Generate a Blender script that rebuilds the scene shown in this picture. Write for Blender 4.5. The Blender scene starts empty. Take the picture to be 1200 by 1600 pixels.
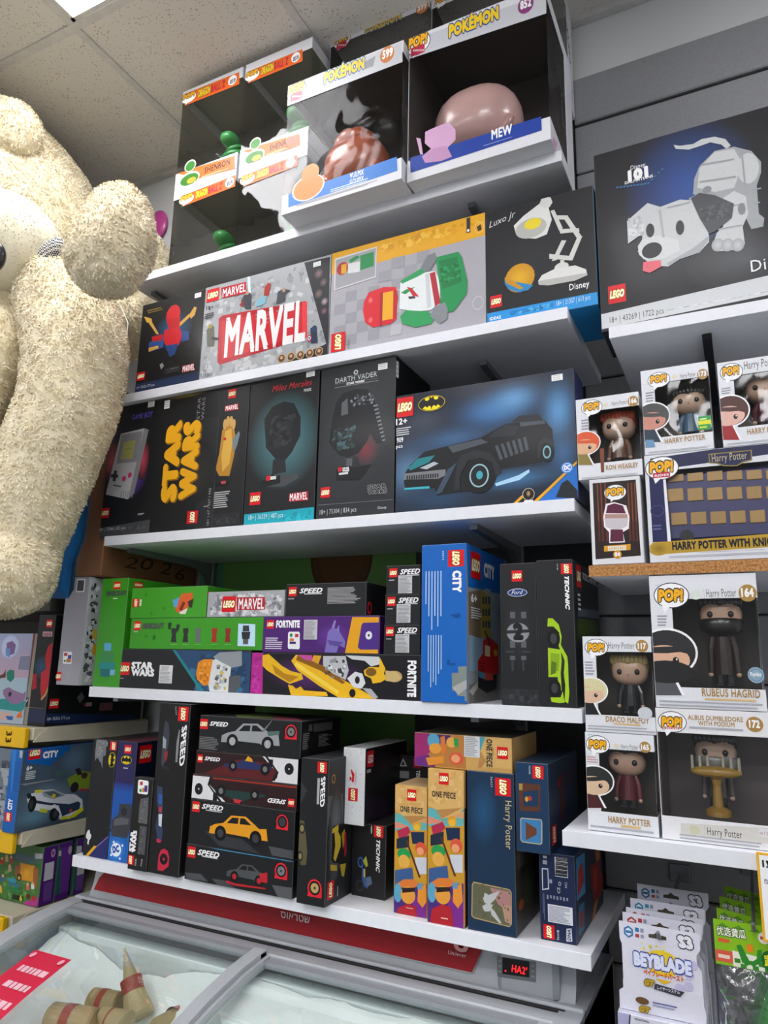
import bpy, math, random
import numpy as np
from mathutils import Vector, Matrix
random.seed(7); rng = np.random.default_rng(5)
scene = bpy.context.scene
COL = scene.collection
# ---------------------------------------------------------------- camera
YAW, PIT, ROL, FPX = 0.464599, 0.205284, 0.019013, 1115.58
CAM = np.array([0.0, 0.0, 1.5])
cy_, sy_, cp_, sp_ = math.cos(YAW), math.sin(YAW), math.cos(PIT), math.sin(PIT)
fw = np.array([-sy_*cp_, cy_*cp_, sp_]); rt = np.array([cy_, sy_, 0.0]); up = np.cross(rt, fw)
cr_, sr_ = math.cos(ROL), math.sin(ROL)
RT = cr_*rt + sr_*up; UP = -sr_*rt + cr_*up; FW = fw
cam_d = bpy.data.cameras.new('camera'); cam = bpy.data.objects.new('camera', cam_d); COL.objects.link(cam)
cam_d.sensor_width = 36; cam_d.sensor_fit = 'AUTO'; cam_d.lens = 36*FPX/1600; cam_d.clip_start = 0.05
cam.matrix_world = Matrix(((RT[0], UP[0], -FW[0], CAM[0]), (RT[1], UP[1], -FW[1], CAM[1]), (RT[2], UP[2], -FW[2], CAM[2]), (0, 0, 0, 1)))
scene.camera = cam
# ---------------------------------------------------------------- world, exposure
world = bpy.data.worlds.new('world'); scene.world = world; world.use_nodes = True
world.node_tree.nodes['Background'].inputs[0].default_value = (0.93, 0.96, 1.0, 1)
world.node_tree.nodes['Background'].inputs[1].default_value = 0.45
vs = scene.view_settings; vs.view_transform = 'Standard'; vs.look = 'None'; vs.gamma = 1; vs.use_curve_mapping = False
vs.exposure = 0.0
PANEL_EMIT = 19.0        # ceiling light panels
# ---------------------------------------------------------------- pixel rays (1200 x 1600 frame) to real planes
def ray(x, y): return RT*((x-600)/FPX) + UP*(-(y-800)/FPX) + FW
def atY(x, y, Y): d = ray(x, y); return CAM + d*(Y/d[1])
def atZ(x, y, Z): d = ray(x, y); return CAM + d*((Z-1.5)/d[2])
def atX(x, y, X): d = ray(x, y); return CAM + d*(X/d[0])
def pix(P):
    v = np.asarray(P)-CAM; f = v@FW
    return np.array([600+FPX*(v@RT)/f, 800-FPX*(v@UP)/f])
CR = dict(O=(0,0,1), A1=(0,0,2.4), A2=(250,0,3), A3=(500,0,2.857), A4=(180,330,3.333), A5=(500,280,2.609), A6=(860,0,2.962), A7=(0,400,2.857),
          A8=(140,560,3.158), B1=(480,550,2.727), B2=(880,530,3.75), B3=(880,880,3.478), B4=(80,840,3), B5=(380,840,4), B6=(580,830,3.158),
          B7=(0,920,2.9625), B8=(110,1080,5), C1=(270,1090,4.138), C2=(450,1120,4.138), C3=(640,1120,3.75), C4=(0,1330,2.4), C5=(380,1340,2.069),
          C6=(900,1300,4), C7=(150,840,4.8), D1=(270,60,4.444), D2=(0,940,6.667), D3=(0,1140,5.16), D4=(860,0,5), D5=(1020,560,6.667), D7=(500,560,6), D8=(1100,1320,5.714))
def cx(c, x, y): o = CR[c]; return o[0]+x/o[2], o[1]+y/o[2]
def lin(h):
    if not isinstance(h, str): return tuple(h)
    h = h.lstrip('#')
    if len(h) == 3: h = ''.join(a*2 for a in h)
    v = [int(h[i:i+2], 16)/255 for i in (0, 2, 4)]
    return tuple((c/12.92 if c <= .04045 else ((c+.055)/1.055)**2.4) for c in v)
def mixc(a, b, t): a, b = lin(a), lin(b); return tuple(a[i]*(1-t)+b[i]*t for i in range(3))
# ---------------------------------------------------------------- materials
def newmat(name):
    m = bpy.data.materials.new(name); m.use_nodes = True
    return m, m.node_tree.nodes, m.node_tree.links, m.node_tree.nodes['Principled BSDF']
def attr_mat(name, rough, coat=0, bump=0, bscale=300, noise=.06, metal=0, spec=.5):
    m, n, l, p = newmat(name)
    a = n.new('ShaderNodeAttribute'); a.attribute_name = 'Col'
    t = n.new('ShaderNodeTexCoord'); nz = n.new('ShaderNodeTexNoise'); nz.inputs['Scale'].default_value = bscale; nz.inputs['Detail'].default_value = 3
    l.new(t.outputs['Object'], nz.inputs['Vector'])
    mr = n.new('ShaderNodeMapRange'); mr.inputs[3].default_value = 1-noise; mr.inputs[4].default_value = 1+noise
    l.new(nz.outputs['Fac'], mr.inputs[0])
    mx = n.new('ShaderNodeVectorMath'); mx.operation = 'SCALE'; l.new(a.outputs['Color'], mx.inputs[0]); l.new(mr.outputs[0], mx.inputs['Scale'])
    l.new(mx.outputs[0], p.inputs['Base Color'])
    p.inputs['Roughness'].default_value = rough; p.inputs['Coat Weight'].default_value = coat; p.inputs['Coat Roughness'].default_value = .12; p.inputs['Metallic'].default_value = metal; p.inputs['Specular IOR Level'].default_value = spec
    if bump:
        b = n.new('ShaderNodeBump'); b.inputs['Strength'].default_value = bump; b.inputs['Distance'].default_value = .001
        l.new(nz.outputs['Fac'], b.inputs['Height']); l.new(b.outputs[0], p.inputs['Normal'])
    return m
def flat(name, c, rough=.5, metal=0, noise=.05, scale=40, bump=0, c2=None):
    m, n, l, p = newmat(name)
    t = n.new('ShaderNodeTexCoord'); nz = n.new('ShaderNodeTexNoise'); nz.inputs['Scale'].default_value = scale; nz.inputs['Detail'].default_value = 4
    l.new(t.outputs['Object'], nz.inputs['Vector'])
    cr = n.new('ShaderNodeValToRGB'); a = lin(c); b = lin(c2) if c2 else tuple(v*(1-noise*2) for v in a)
    cr.color_ramp.elements[0].color = (*b, 1); cr.color_ramp.elements[1].color = (*a, 1); cr.color_ramp.elements[0].position = .35; cr.color_ramp.elements[1].position = .6
    l.new(nz.outputs['Fac'], cr.inputs[0]); l.new(cr.outputs[0], p.inputs['Base Color'])
    p.inputs['Roughness'].default_value = rough; p.inputs['Metallic'].default_value = metal
    if bump:
        bb = n.new('ShaderNodeBump'); bb.inputs['Strength'].default_value = bump; bb.inputs['Distance'].default_value = .002
        l.new(nz.outputs['Fac'], bb.inputs['Height']); l.new(bb.outputs[0], p.inputs['Normal'])
    return m
def emis(name, c, s):
    m, n, l, p = newmat(name); p.inputs['Emission Color'].default_value = (*lin(c), 1); p.inputs['Emission Strength'].default_value = s
    p.inputs['Base Color'].default_value = (*lin(c), 1); return m
def film(name, tint='#ffffff', gloss=1.0, bump=.25, scale=14, rough=.05):
    m, n, l, p = newmat(name); n.remove(p)
    out = n['Material Output']; tr = n.new('ShaderNodeBsdfTransparent'); tr.inputs[0].default_value = (*lin(tint), 1)
    gl = n.new('ShaderNodeBsdfGlossy'); gl.inputs['Roughness'].default_value = rough
    fr = n.new('ShaderNodeFresnel'); fr.inputs['IOR'].default_value = 1.5
    mt = n.new('ShaderNodeMath'); mt.operation = 'MULTIPLY'; mt.inputs[1].default_value = gloss; l.new(fr.outputs[0], mt.inputs[0])
    mx = n.new('ShaderNodeMixShader'); l.new(mt.outputs[0], mx.inputs[0]); l.new(tr.outputs[0], mx.inputs[1]); l.new(gl.outputs[0], mx.inputs[2])
    t = n.new('ShaderNodeTexCoord'); nz = n.new('ShaderNodeTexNoise'); nz.inputs['Scale'].default_value = scale; nz.inputs['Detail'].default_value = 1; nz.inputs['Distortion'].default_value = .8
    b = n.new('ShaderNodeBump'); b.inputs['Strength'].default_value = bump; b.inputs['Distance'].default_value = .01
    l.new(t.outputs['Object'], nz.inputs['Vector']); l.new(nz.outputs['Fac'], b.inputs['Height']); l.new(b.outputs[0], gl.inputs['Normal']); l.new(b.outputs[0], fr.inputs['Normal'])
    l.new(mx.outputs[0], out.inputs[0]); return m
CARD = attr_mat('printed_card', .42, coat=.06, spec=.3, bump=.04, bscale=250)
VINYL = attr_mat('vinyl', .3, coat=.4, noise=.08, bscale=30)
PAPER = attr_mat('paper', .7, noise=.03)
FILM = film('window_film', gloss=.9, bump=.6, scale=9)
FILM2 = film('window_film_matte', gloss=.28, bump=.8, scale=12, rough=.1)
BAG = film('bag_film', gloss=2.2, bump=1.0, scale=30, rough=.12)
# ---------------------------------------------------------------- mesh collector
class PM:
    def __init__(s): s.v = []; s.f = []; s.c = []; s.k = 0
    def add(s, verts, faces, col):
        o = len(s.v); s.v += [tuple(map(float, q)) for q in verts]
        for fc in faces: s.f.append(tuple(i+o for i in fc)); s.c.append([lin(col)]*len(fc))
    def addc(s, verts, faces, vcols):
        o = len(s.v); s.v += [tuple(map(float, q)) for q in verts]
        for fc in faces: s.f.append(tuple(i+o for i in fc)); s.c.append([lin(vcols[i]) for i in fc])
    def box(s, x0, x1, y0, y1, z0, z1, col, ch=0.0, edge=None, cols=None):
        """axis-aligned box with chamfered edges; cols: dict F,K,L,S,T,B side colours"""
        cols = cols or {}
        if ch <= 0: ch = min(x1-x0, y1-y0, z1-z0)*.02
        def pt(i, j, k, a):
            X = [x0, x1][i]; Y = [y0, y1][j]; Z = [z0, z1][k]
            if a != 0: X += ch*(1-2*i)
            if a != 1: Y += ch*(1-2*j)
            if a != 2: Z += ch*(1-2*k)
            return (X, Y, Z)
        idx = {}; vs_ = []
        for i in (0, 1):
            for j in (0, 1):
                for k in (0, 1):
                    for a in (0, 1, 2): idx[(i, j, k, a)] = len(vs_); vs_.append(pt(i, j, k, a))
        I = lambda i, j, k, a: idx[(i, j, k, a)]
        e = edge or col
        s.add(vs_, [[I(0,0,0,1), I(1,0,0,1), I(1,0,1,1), I(0,0,1,1)]], cols.get('F', col))
        def g(face, c): s.f.append(tuple(q+o for q in face)); s.c.append([lin(c)]*len(face))
        o = len(s.v)-len(vs_)
        g([I(1,1,0,1), I(0,1,0,1), I(0,1,1,1), I(1,1,1,1)], cols.get('K', col))
        g([I(0,1,0,0), I(0,0,0,0), I(0,0,1,0), I(0,1,1,0)], cols.get('L', col))
        g([I(1,0,0,0), I(1,1,0,0), I(1,1,1,0), I(1,0,1,0)], cols.get('S', col))
        g([I(0,0,1,2), I(1,0,1,2), I(1,1,1,2), I(0,1,1,2)], cols.get('T', col))
        g([I(0,1,0,2), I(1,1,0,2), I(1,0,0,2), I(0,0,0,2)], cols.get('B', col))
        for j in (0, 1):
            for k in (0, 1):
                q = [I(0,j,k,1), I(1,j,k,1), I(1,j,k,2), I(0,j,k,2)]; g(q if (j+k) % 2 else q[::-1], e)
        for i in (0, 1):
            for k in (0, 1):
                q = [I(i,0,k,0), I(i,1,k,0), I(i,1,k,2), I(i,0,k,2)]; g(q[::-1] if (i+k) % 2 else q, e)
        for i in (0, 1):
            for j in (0, 1):
                q = [I(i,j,0,0), I(i,j,1,0), I(i,j,1,1), I(i,j,0,1)]; g(q if (i+j) % 2 else q[::-1], e)
                for k in (0, 1):
                    q = [I(i,j,k,0), I(i,j,k,1), I(i,j,k,2)]; g(q if (i+j+k) % 2 else q[::-1], e)
        return s
    def ell(s, c, r, col, axes=None, nu=24, nv=14, fn=None):
        c = np.array(c); A = np.eye(3) if axes is None else np.array(axes)
        vs_ = []
        for j in range(nv+1):
            th = math.pi*j/nv
            for i in range(nu):
                ph = 2*math.pi*i/nu
                d = np.array([math.sin(th)*math.cos(ph), math.sin(th)*math.sin(ph), math.cos(th)])
                if fn: d = fn(d)
                vs_.append(c + (d*np.array(r))@A)
        fs = [(j*nu+i, (j+1)*nu+i, (j+1)*nu+(i+1) % nu, j*nu+(i+1) % nu) for j in range(nv) for i in range(nu)]
        s.add(vs_, fs, col); return s
    def tube(s, pts, rad, col, n=12, cap=True):
        pts = [np.array(p, float) for p in pts]; m = len(pts)
        if not hasattr(rad, '__len__'): rad = [rad]*m
        vs_ = []; pn = None
        for i, p in enumerate(pts):
            t = pts[min(i+1, m-1)]-pts[max(i-1, 0)]; t /= np.linalg.norm(t)+1e-9
            if pn is None:
                a = np.array([0, 0, 1.]) if abs(t[2]) < .9 else np.array([1., 0, 0]); pn = np.cross(t, a)
            pn = pn - t*(pn@t); pn /= np.linalg.norm(pn)+1e-9; b = np.cross(t, pn)
            for k in range(n):
                a = 2*math.pi*k/n; vs_.append(p + (pn*math.cos(a)+b*math.sin(a))*rad[i])
        fs = [(i*n+k, i*n+(k+1) % n, (i+1)*n+(k+1) % n, (i+1)*n+k) for i in range(m-1) for k in range(n)]
        if cap: fs += [tuple(range(n))[::-1], tuple((m-1)*n+k for k in range(n))]
        s.add(vs_, fs, col); return s
    def prism(s, prof, x0, x1, col, axis=0, cols=None):
        """closed profile [(y,z)..] extruded along x"""
        n = len(prof)
        vs_ = [(x0, a, b) for a, b in prof]+[(x1, a, b) for a, b in prof]
        if axis == 1: vs_ = [(a, x0, b) for a, b in prof]+[(a, x1, b) for a, b in prof]
        fs = [(i, (i+1) % n, n+(i+1) % n, n+i) for i in range(n)]+[tuple(range(n))[::-1], tuple(range(n, 2*n))]
        s.add(vs_, fs, col); return s
    def build(s, name, mat, parent=None, base=None, smooth=False):
        me = bpy.data.meshes.new(name)
        v = np.array(s.v)
        if base is None: base = np.array([v[:, 0].mean(), v[:, 1].mean(), v[:, 2].min()]) if parent is None else np.array(parent['_b'])
        base = np.array(base, float)
        me.from_pydata((v-base).tolist(), [], s.f)
        ca = me.color_attributes.new('Col', 'FLOAT_COLOR', 'CORNER')
        flatc = np.ones((sum(len(c) for c in s.c), 4)); flatc[:, :3] = np.array([q for c in s.c for q in c])
        ca.data.foreach_set('color', flatc.ravel())
        me.materials.append(mat)
        if smooth: me.polygons.foreach_set('use_smooth', [True]*len(me.polygons))
        me.update()
        o = bpy.data.objects.new(name, me); COL.objects.link(o)
        o['_b'] = [float(q) for q in base]
        if parent is not None: o.parent = parent; o.location = Vector(base-np.array(parent['_b']))
        else: o.location = Vector(base)
        return o
def tag(o, label, cat, group=None, kind=None):
    o['label'] = label; o['category'] = cat
    if group: o['group'] = group
    if kind: o['kind'] = kind
    return o
def struct(o, label=None, cat=None):
    o['kind'] = 'structure'
    if label: o['label'] = label
    if cat: o['category'] = cat
    return o
def thing(name, label, cat, base, group=None):
    o = bpy.data.objects.new(name, None); COL.objects.link(o); o.location = Vector([float(q) for q in base]); o['_b'] = [float(q) for q in base]
    o.empty_display_size = .02
    return tag(o, label, cat, group)
# ---------------------------------------------------------------- lettering
_tc = {}
def glyphs(s, off=0.0, shear=0.0):
    """letter outlines as (x, y, layer) points; heavier strokes are made of shifted copies on their own thin layers"""
    k = (s, round(off, 4), shear)
    if k in _tc: return _tc[k]
    k0 = (s, 0, shear)
    if k0 not in _tc:
        cu = bpy.data.curves.new('t', 'FONT'); cu.body = s; cu.size = 1; cu.shear = shear; cu.resolution_u = 2; cu.fill_mode = 'BOTH'; cu.space_character = 1.06
        ob = bpy.data.objects.new('t', cu); me = bpy.data.meshes.new_from_object(ob)
        v = np.zeros(len(me.vertices)*3); me.vertices.foreach_get('co', v); v = v.reshape(-1, 3); v[:, 2] = 0
        f = [tuple(p.vertices) for p in me.polygons]
        bpy.data.objects.remove(ob); bpy.data.curves.remove(cu); bpy.data.meshes.remove(me)
        _tc[k0] = (v, f)
    v, f = _tc[k0]
    if off > .004 and len(v):
        m = 4 if off < .04 else 8; V = []; F_ = []
        for j in range(m):
            a = math.pi/m+2*math.pi*j/m; V.append(v+np.array([math.cos(a)*off*1.35, math.sin(a)*off*1.35, j*.9/m])); F_ += [tuple(i+j*len(v) for i in q) for q in f]
        v, f = np.concatenate(V), F_
    _tc[k] = (v, f); return _tc[k]
# ---------------------------------------------------------------- a flat face of a real box; positions are read off in crop pixels
class Face:
    def __init__(s, pm, o, u, v, crop, wh=None, st=.00003):
        s.wh = wh; s.pm = pm; s.o = np.array(o, float); s.u = np.array(u, float); s.v = np.array(v, float); s.n = np.cross(s.u, s.v); s.crop = crop; s.st = st; s.kf = 1
    def uv(s, x, y):
        px, py = cx(s.crop, x, y); d = ray(px, py); t = ((s.o-CAM)@s.n)/(d@s.n); P = CAM+d*t-s.o
        return np.array([P@s.u, P@s.v])
    def P3(s, ab, k): return s.o + s.u*ab[0] + s.v*ab[1] + s.n*(s.st*k)
    def nk(s): s.kf += 1; return s.kf
    def mpp(s, x, y):
        c = s.uv(x, y); p0 = pix(s.P3(c, 0)); sc = CR[s.crop][2]
        return .01/(np.linalg.norm(pix(s.P3(c+[.01, 0], 0))-p0)*sc), .01/(np.linalg.norm(pix(s.P3(c+[0, .01], 0))-p0)*sc)
    def ab(s, pts, col):        # polygon in face coords
        s.poly(pts, col, s.nk())
    def poly(s, pts, col, k):
        cs = [lin(c) for c in col] if isinstance(col, list) else [lin(col)]*len(pts)
        P = [np.append(np.array(q[:2], float), c) for q, c in zip(pts, cs)]
        if s.wh:
            for ax, lim, sg in ((0, .0006, 1), (0, s.wh[0]-.0006, -1), (1, .0006, 1), (1, s.wh[1]-.0006, -1)):
                Q = []
                for i in range(len(P)):
                    a, b = P[i-1], P[i]; da, db = (a[ax]-lim)*sg, (b[ax]-lim)*sg
                    if (da < 0) != (db < 0): Q.append(a+(b-a)*(da/(da-db)))
                    if db >= 0: Q.append(b)
                P = Q
                if len(P) < 3: return
        s.pm.addc([s.P3(q, k) for q in P], [tuple(range(len(P)))], [tuple(q[2:]) for q in P])
    def R(s, x0, y0, x1, y1, col, c2=None):
        a = s.uv(x0, y0); b = s.uv(x1, y1)
        q = [(a[0], b[1]), (b[0], b[1]), (b[0], a[1]), (a[0], a[1])]
        s.ab(q, [c2, c2, col, col] if c2 else col)
    def P(s, pts, col): s.ab([s.uv(*q) for q in pts], col)
    def E(s, x, y, rx, ry, col, c2=None, n=20, ring=0):
        c = s.uv(x, y); mu, mv = s.mpp(x, y); k = s.nk()
        pts = [(c[0]+rx*mu*math.cos(2*math.pi*i/n), c[1]+ry*mv*math.sin(2*math.pi*i/n)) for i in range(n)]
        if c2 is not None:
            for i in range(n): s.poly([pts[i], pts[(i+1) % n], c], [c2, c2, col], k)
            return
        if not ring: return s.poly(pts, col, k)
        V = [s.P3(q, k) for q in pts]
        if ring:
            W = [s.P3((c[0]+(q[0]-c[0])*ring, c[1]+(q[1]-c[1])*ring), k) for q in pts]
            s.pm.add(V+W, [(i, (i+1) % n, n+(i+1) % n, n+i) for i in range(n)], col)
    def base(s, x0, y0, x1, y1):
        a = s.uv(x0, y0); b = s.uv(x1, y1); d = b-a; L = np.linalg.norm(d); ang = math.atan2(d[1], d[0]); q = round(ang/(math.pi/2))*(math.pi/2)
        if abs(ang-q) < .2:
            m = (a+b)/2; ang = q; dd = np.array([math.cos(q), math.sin(q)]); a = m-dd*L/2
        e = np.array([math.cos(ang), math.sin(ang)]); return a, e, np.array([-e[1], e[0]]), L
    def T(s, txt, x0, y0, x1, y1, h, col, bold=.02, shear=0.0, out=None, ow=.05):
        a, e, w, L = s.base(x0, y0, x1, y1); mu, mv = s.mpp((x0+x1)/2, (y0+y1)/2); H = h*(mv if abs(e[0]) > abs(e[1]) else mu)
        if txt.isdigit() and len(txt) == 3: a = a+e*L*.10; L *= .80
        v0, _ = glyphs(txt, bold, shear)
        if not len(v0): return
        mn = v0.min(0); mx = v0.max(0); capb = max(mn[1], -.25) if any(ch in 'gjpqy' for ch in txt) else 0
        sx = L/(mx[0]-mn[0]); sz = H/.72
        lay = ([(bold+ow, out)] if out else [])+[(bold, col)]
        for off, c in lay:
            v, f = glyphs(txt, off, shear)
            if not len(v): continue
            cen = (v.max(0)+v.min(0))/2-(mx+mn)/2 if 0 else np.zeros(3)
            k = s.nk()
            s.pm.add([s.P3(a+e*((q[0]-mn[0]-cen[0])*sx)+w*(q[1]*sz), k+q[2]) for q in v], f, c)
    def L(s, x, y, w, h=None, rot=0, small=False):      # the red square logo: centre, size in px
        h = h or w; c = s.uv(x, y); mu, mv = s.mpp(x, y); W = w*mu/2; H = h*mv/2
        s.ab([c+[-W, -H], c+[W, -H], c+[W, H], c+[-W, H]], '#d8101c')
        e = [np.array([1, 0]), np.array([0, 1]), np.array([-1, 0]), np.array([0, -1])][rot % 4]; wv = np.array([-e[1], e[0]])
        SL = (W if rot % 2 == 0 else H)*2; SH = (H if rot % 2 == 0 else W)*2
        for off, col in ((.11, '#101010'), (.075, '#f6d414'), (.025, '#ffffff')):
            if small and off > .1: continue
            v, f = glyphs('LEGO', off, .25); mn = v.min(0); mx = v.max(0); ce = (mn+mx)/2; sx = SL*.84/2.75; sy = SH*.40/.72
            k = s.nk(); s.pm.add([s.P3(c+e*((q[0]-ce[0])*sx)+wv*((q[1]-ce[1])*sy), k+q[2]) for q in v], f, col)
    def lines(s, x0, y0, x1, y1, n, col, vert=False, ragged=.35, fill=.5):
        a = s.uv(x0, y0); b = s.uv(x1, y1)
        for i in range(n):
            t0 = (i+.5-fill/2)/n; t1 = (i+.5+fill/2)/n; e = 1-ragged*random.random()
            if vert: q = [(a[0]+(b[0]-a[0])*t0, a[1]), (a[0]+(b[0]-a[0])*t1, a[1]), (a[0]+(b[0]-a[0])*t1, a[1]+(b[1]-a[1])*e), (a[0]+(b[0]-a[0])*t0, a[1]+(b[1]-a[1])*e)]
            else: q = [(a[0], a[1]+(b[1]-a[1])*t0), (a[0]+(b[0]-a[0])*e, a[1]+(b[1]-a[1])*t0), (a[0]+(b[0]-a[0])*e, a[1]+(b[1]-a[1])*t1), (a[0], a[1]+(b[1]-a[1])*t1)]
            s.ab(q, col)
    def D(s, x0, y0, x1, y1, shapes, flip=False):       # a drawing in unit coordinates along a base line
        a, e, w, L = s.base(x0, y0, x1, y1)
        if flip: w = -w
        for c, g in shapes:
            if isinstance(g, tuple): X, Y, r = g; g = [(X+r*math.cos(i*math.pi/8), Y+r*math.sin(i*math.pi/8)) for i in range(16)]
            s.ab([a+e*(p*L)+w*(q*L) for p, q in g], c)
    def speck(s, x0, y0, x1, y1, n, cols, lo=2, hi=6, seed=1):   # blocky printed pattern
        r = random.Random(seed); a = s.uv(x0, y0); b = s.uv(x1, y1); mu, mv = s.mpp((x0+x1)/2, (y0+y1)/2); k = s.nk()
        for i in range(n):
            w = r.uniform(lo, hi)*mu; h = r.uniform(lo, hi)*mv; x = r.uniform(min(a[0], b[0]), max(a[0], b[0])-w); y = r.uniform(min(a[1], b[1]), max(a[1], b[1])-h)
            t = r.uniform(-.6, .6) if lo > 2 else 0; ct, sn = math.cos(t), math.sin(t)
            q = [(x+w/2+(p*ct-g*sn), y+h/2+(p*sn+g*ct)) for p, g in ((-w/2, -h/2), (w/2, -h/2), (w/2, h/2), (-w/2, h/2))]
            q = [(min(max(p, min(a[0], b[0])), max(a[0], b[0])), min(max(g, min(a[1], b[1])), max(a[1], b[1]))) for p, g in q]
            s.poly(q, r.choice(cols), k+i*.9/n)
def field(f, x0, y0, x1, y1, base, blobs, nx=26, ny=16):
    a = f.uv(x0, y0); b = f.uv(x1, y1); k = f.nk(); V = []; C = []; B = np.array(lin(base))
    cs = [(f.uv(bx, by), rx*f.mpp(bx, by)[0], ry*f.mpp(bx, by)[1], np.array(lin(c))) for bx, by, rx, ry, c in blobs]
    for j in range(ny+1):
        for i in range(nx+1):
            p = np.array([a[0]+(b[0]-a[0])*i/nx, b[1]+(a[1]-b[1])*j/ny]); c = B.copy()
            for o, rx, ry, cc in cs:
                w = math.exp(-(((p[0]-o[0])/rx)**2+((p[1]-o[1])/ry)**2)*1.2); c = c*(1-w)+cc*w
            p[0] = min(max(p[0], .0008), f.wh[0]-.0008); p[1] = min(max(p[1], .0008), f.wh[1]-.0008); V.append(f.P3(p, k)); C.append(tuple(c))
    f.pm.addc(V, [(j*(nx+1)+i, j*(nx+1)+i+1, (j+1)*(nx+1)+i+1, (j+1)*(nx+1)+i) for j in range(ny) for i in range(nx)], C)
def CAR(c, dark='#15161a', hub='#888', low=1):
    return [(c, [(0, .07), (.01, .16), (.1, .2), (.24, .23), (.37, .34), (.62, .35), (.8, .25), (.97, .23), (1, .08)]),
            (dark, [(.3, .235), (.39, .315), (.6, .325), (.72, .25)]), (c, [(.49, .23), (.52, .23), (.53, .33), (.5, .33)]),
            (dark, [(.3, .06), (.68, .06), (.68, .09), (.3, .1)]), ('#0b0b0c', (.2, .09, .1)), (hub, (.2, .09, .055)), ('#0b0b0c', (.8, .09, .1)), (hub, (.8, .09, .055))]
def FORM(c, acc, dark='#101116'):
    return [(c, [(0, .06), (.02, .1), (.3, .14), (.42, .2), (.55, .22), (.7, .15), (.95, .13), (.98, .07), (.5, .05)]), (acc, [(.44, .18), (.5, .26), (.58, .22), (.6, .17)]),
            (dark, [(.9, .13), (1, .13), (1, .24), (.92, .24)]), ('#0b0b0c', (.2, .08, .085)), ('#777', (.2, .08, .04)), ('#0b0b0c', (.85, .08, .095)), ('#777', (.85, .08, .045))]
TIRE = lambda c='#777': [('#d81f30', [(0, 0), (.5, 0), (1, 0), (1, .5), (.93, .75), (.75, .93), (.5, 1), (.25, .93), (.07, .75), (0, .5), (.05, .25)]), ('#151515', (.5, .5, .4)), (c, (.5, .5, .28)), ('#333', (.5, .5, .08))]
# ---------------------------------------------------------------- a closed carton
class Carton:
    def __init__(s, name, label, crop, bl, br, tl, Y=1.305, d=.1, z0=None, z1=None, c='#17181a', S=None, T=None, Bt=None, edge=None, group=None, cat='toy box', x0=None, x1=None, ch=.0009):
        P = lambda q: atY(*cx(crop, *q), Y)
        s.x0 = x0 if x0 is not None else (P(bl)[0]+P(tl)[0])/2; s.x1 = x1 if x1 is not None else P(br)[0]
        s.z0 = z0 if z0 is not None else P(bl)[2]; s.z1 = z1 if z1 is not None else P(tl)[2]
        if z0 == 1.797: s.z1 = min(s.z1, 2.151)
        s.Y = Y; s.d = d; s.name, s.label, s.group, s.cat = name, label, group, cat
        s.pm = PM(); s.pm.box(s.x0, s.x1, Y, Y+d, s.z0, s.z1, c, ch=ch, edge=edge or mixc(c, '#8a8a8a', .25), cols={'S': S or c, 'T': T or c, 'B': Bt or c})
        s.crop = crop; s.kids = []
    def F(s, crop=None): return Face(s.pm, (s.x0, s.Y, s.z0), (1, 0, 0), (0, 0, 1), crop or s.crop, (s.x1-s.x0, s.z1-s.z0))
    def S(s, crop=None): return Face(s.pm, (s.x1, s.Y, s.z0), (0, 1, 0), (0, 0, 1), crop or s.crop, (s.d, s.z1-s.z0))
    def B(s, crop=None): return Face(s.pm, (s.x0, s.Y, s.z0), (1, 0, 0), (0, -1, 0), crop or s.crop)
    def sticker(s, x, y, w, h, crop=None, side='F', col='#f2f2f0', lab='white price sticker'):
        pm = PM(); f = (s.F if side == 'F' else s.S)(crop); f.pm = pm; f.kf = 14; c = f.uv(x, y); mu, mv = f.mpp(x, y); W, H = w*mu/2, h*mv/2
        t = .0004; o = f.P3(c, 14)
        a = [o+f.u*p+f.v*q for p, q in ((-W, -H), (W, -H), (W, H), (-W, H))]; b = [q+f.n*t for q in a]
        pm.add(a+b, [(4, 5, 6, 7), (0, 1, 5, 4), (1, 2, 6, 5), (2, 3, 7, 6), (3, 0, 4, 7)], col)
        f.o = f.o+f.n*t
        for i in range(3):
            yy = -H+H*2*(i+.6)/3.4
            f.ab([c+[-W*.8, yy], c+[W*(.8-.3*random.random()), yy], c+[W*(.8-.3*random.random()), yy+H*.22], c+[-W*.8, yy+H*.22]], '#b9b9bb')
        s.kids.append(('price_sticker', pm, lab))
    def done(s):
        o = s.pm.build(s.name, CARD, base=((s.x0+s.x1)/2, s.Y+s.d/2, s.z0)); tag(o, s.label, s.cat, s.group)
        for n, pm, lab in s.kids: k = pm.build(n, PAPER, o); k['label'] = lab
        return o
# ================================================================ THE SETTING
WALL = 1.69; ZC = 3.222; SF = 1.29
Z1, Z2, Z3, Z4, Z5 = 2.523, 2.177, 1.797, 1.425, 1.042
W_WHITE = flat('white_wall_paint', '#d9dbdc', .8, scale=3, noise=.02)
def sb(name, x0, x1, y0, y1, z0, z1, mat, lab=None):
    pm = PM(); pm.box(x0, x1, y0, y1, z0, z1, '#fff', ch=.001); return struct(pm.build(name, mat), lab)
sb('floor', -3.6, 2.6, -3.2, 1.9, -.06, 0, flat('floor_tile', '#5a5754', .35, scale=2))
sb('wall_back', -3.6, 2.6, WALL, WALL+.1, 0, 3.5, W_WHITE)
sb('wall_left', -3.7, -3.6, -3.2, WALL, 0, 3.5, W_WHITE)
sb('wall_right', 2.6, 2.7, -3.2, WALL, 0, 3.5, W_WHITE)
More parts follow.
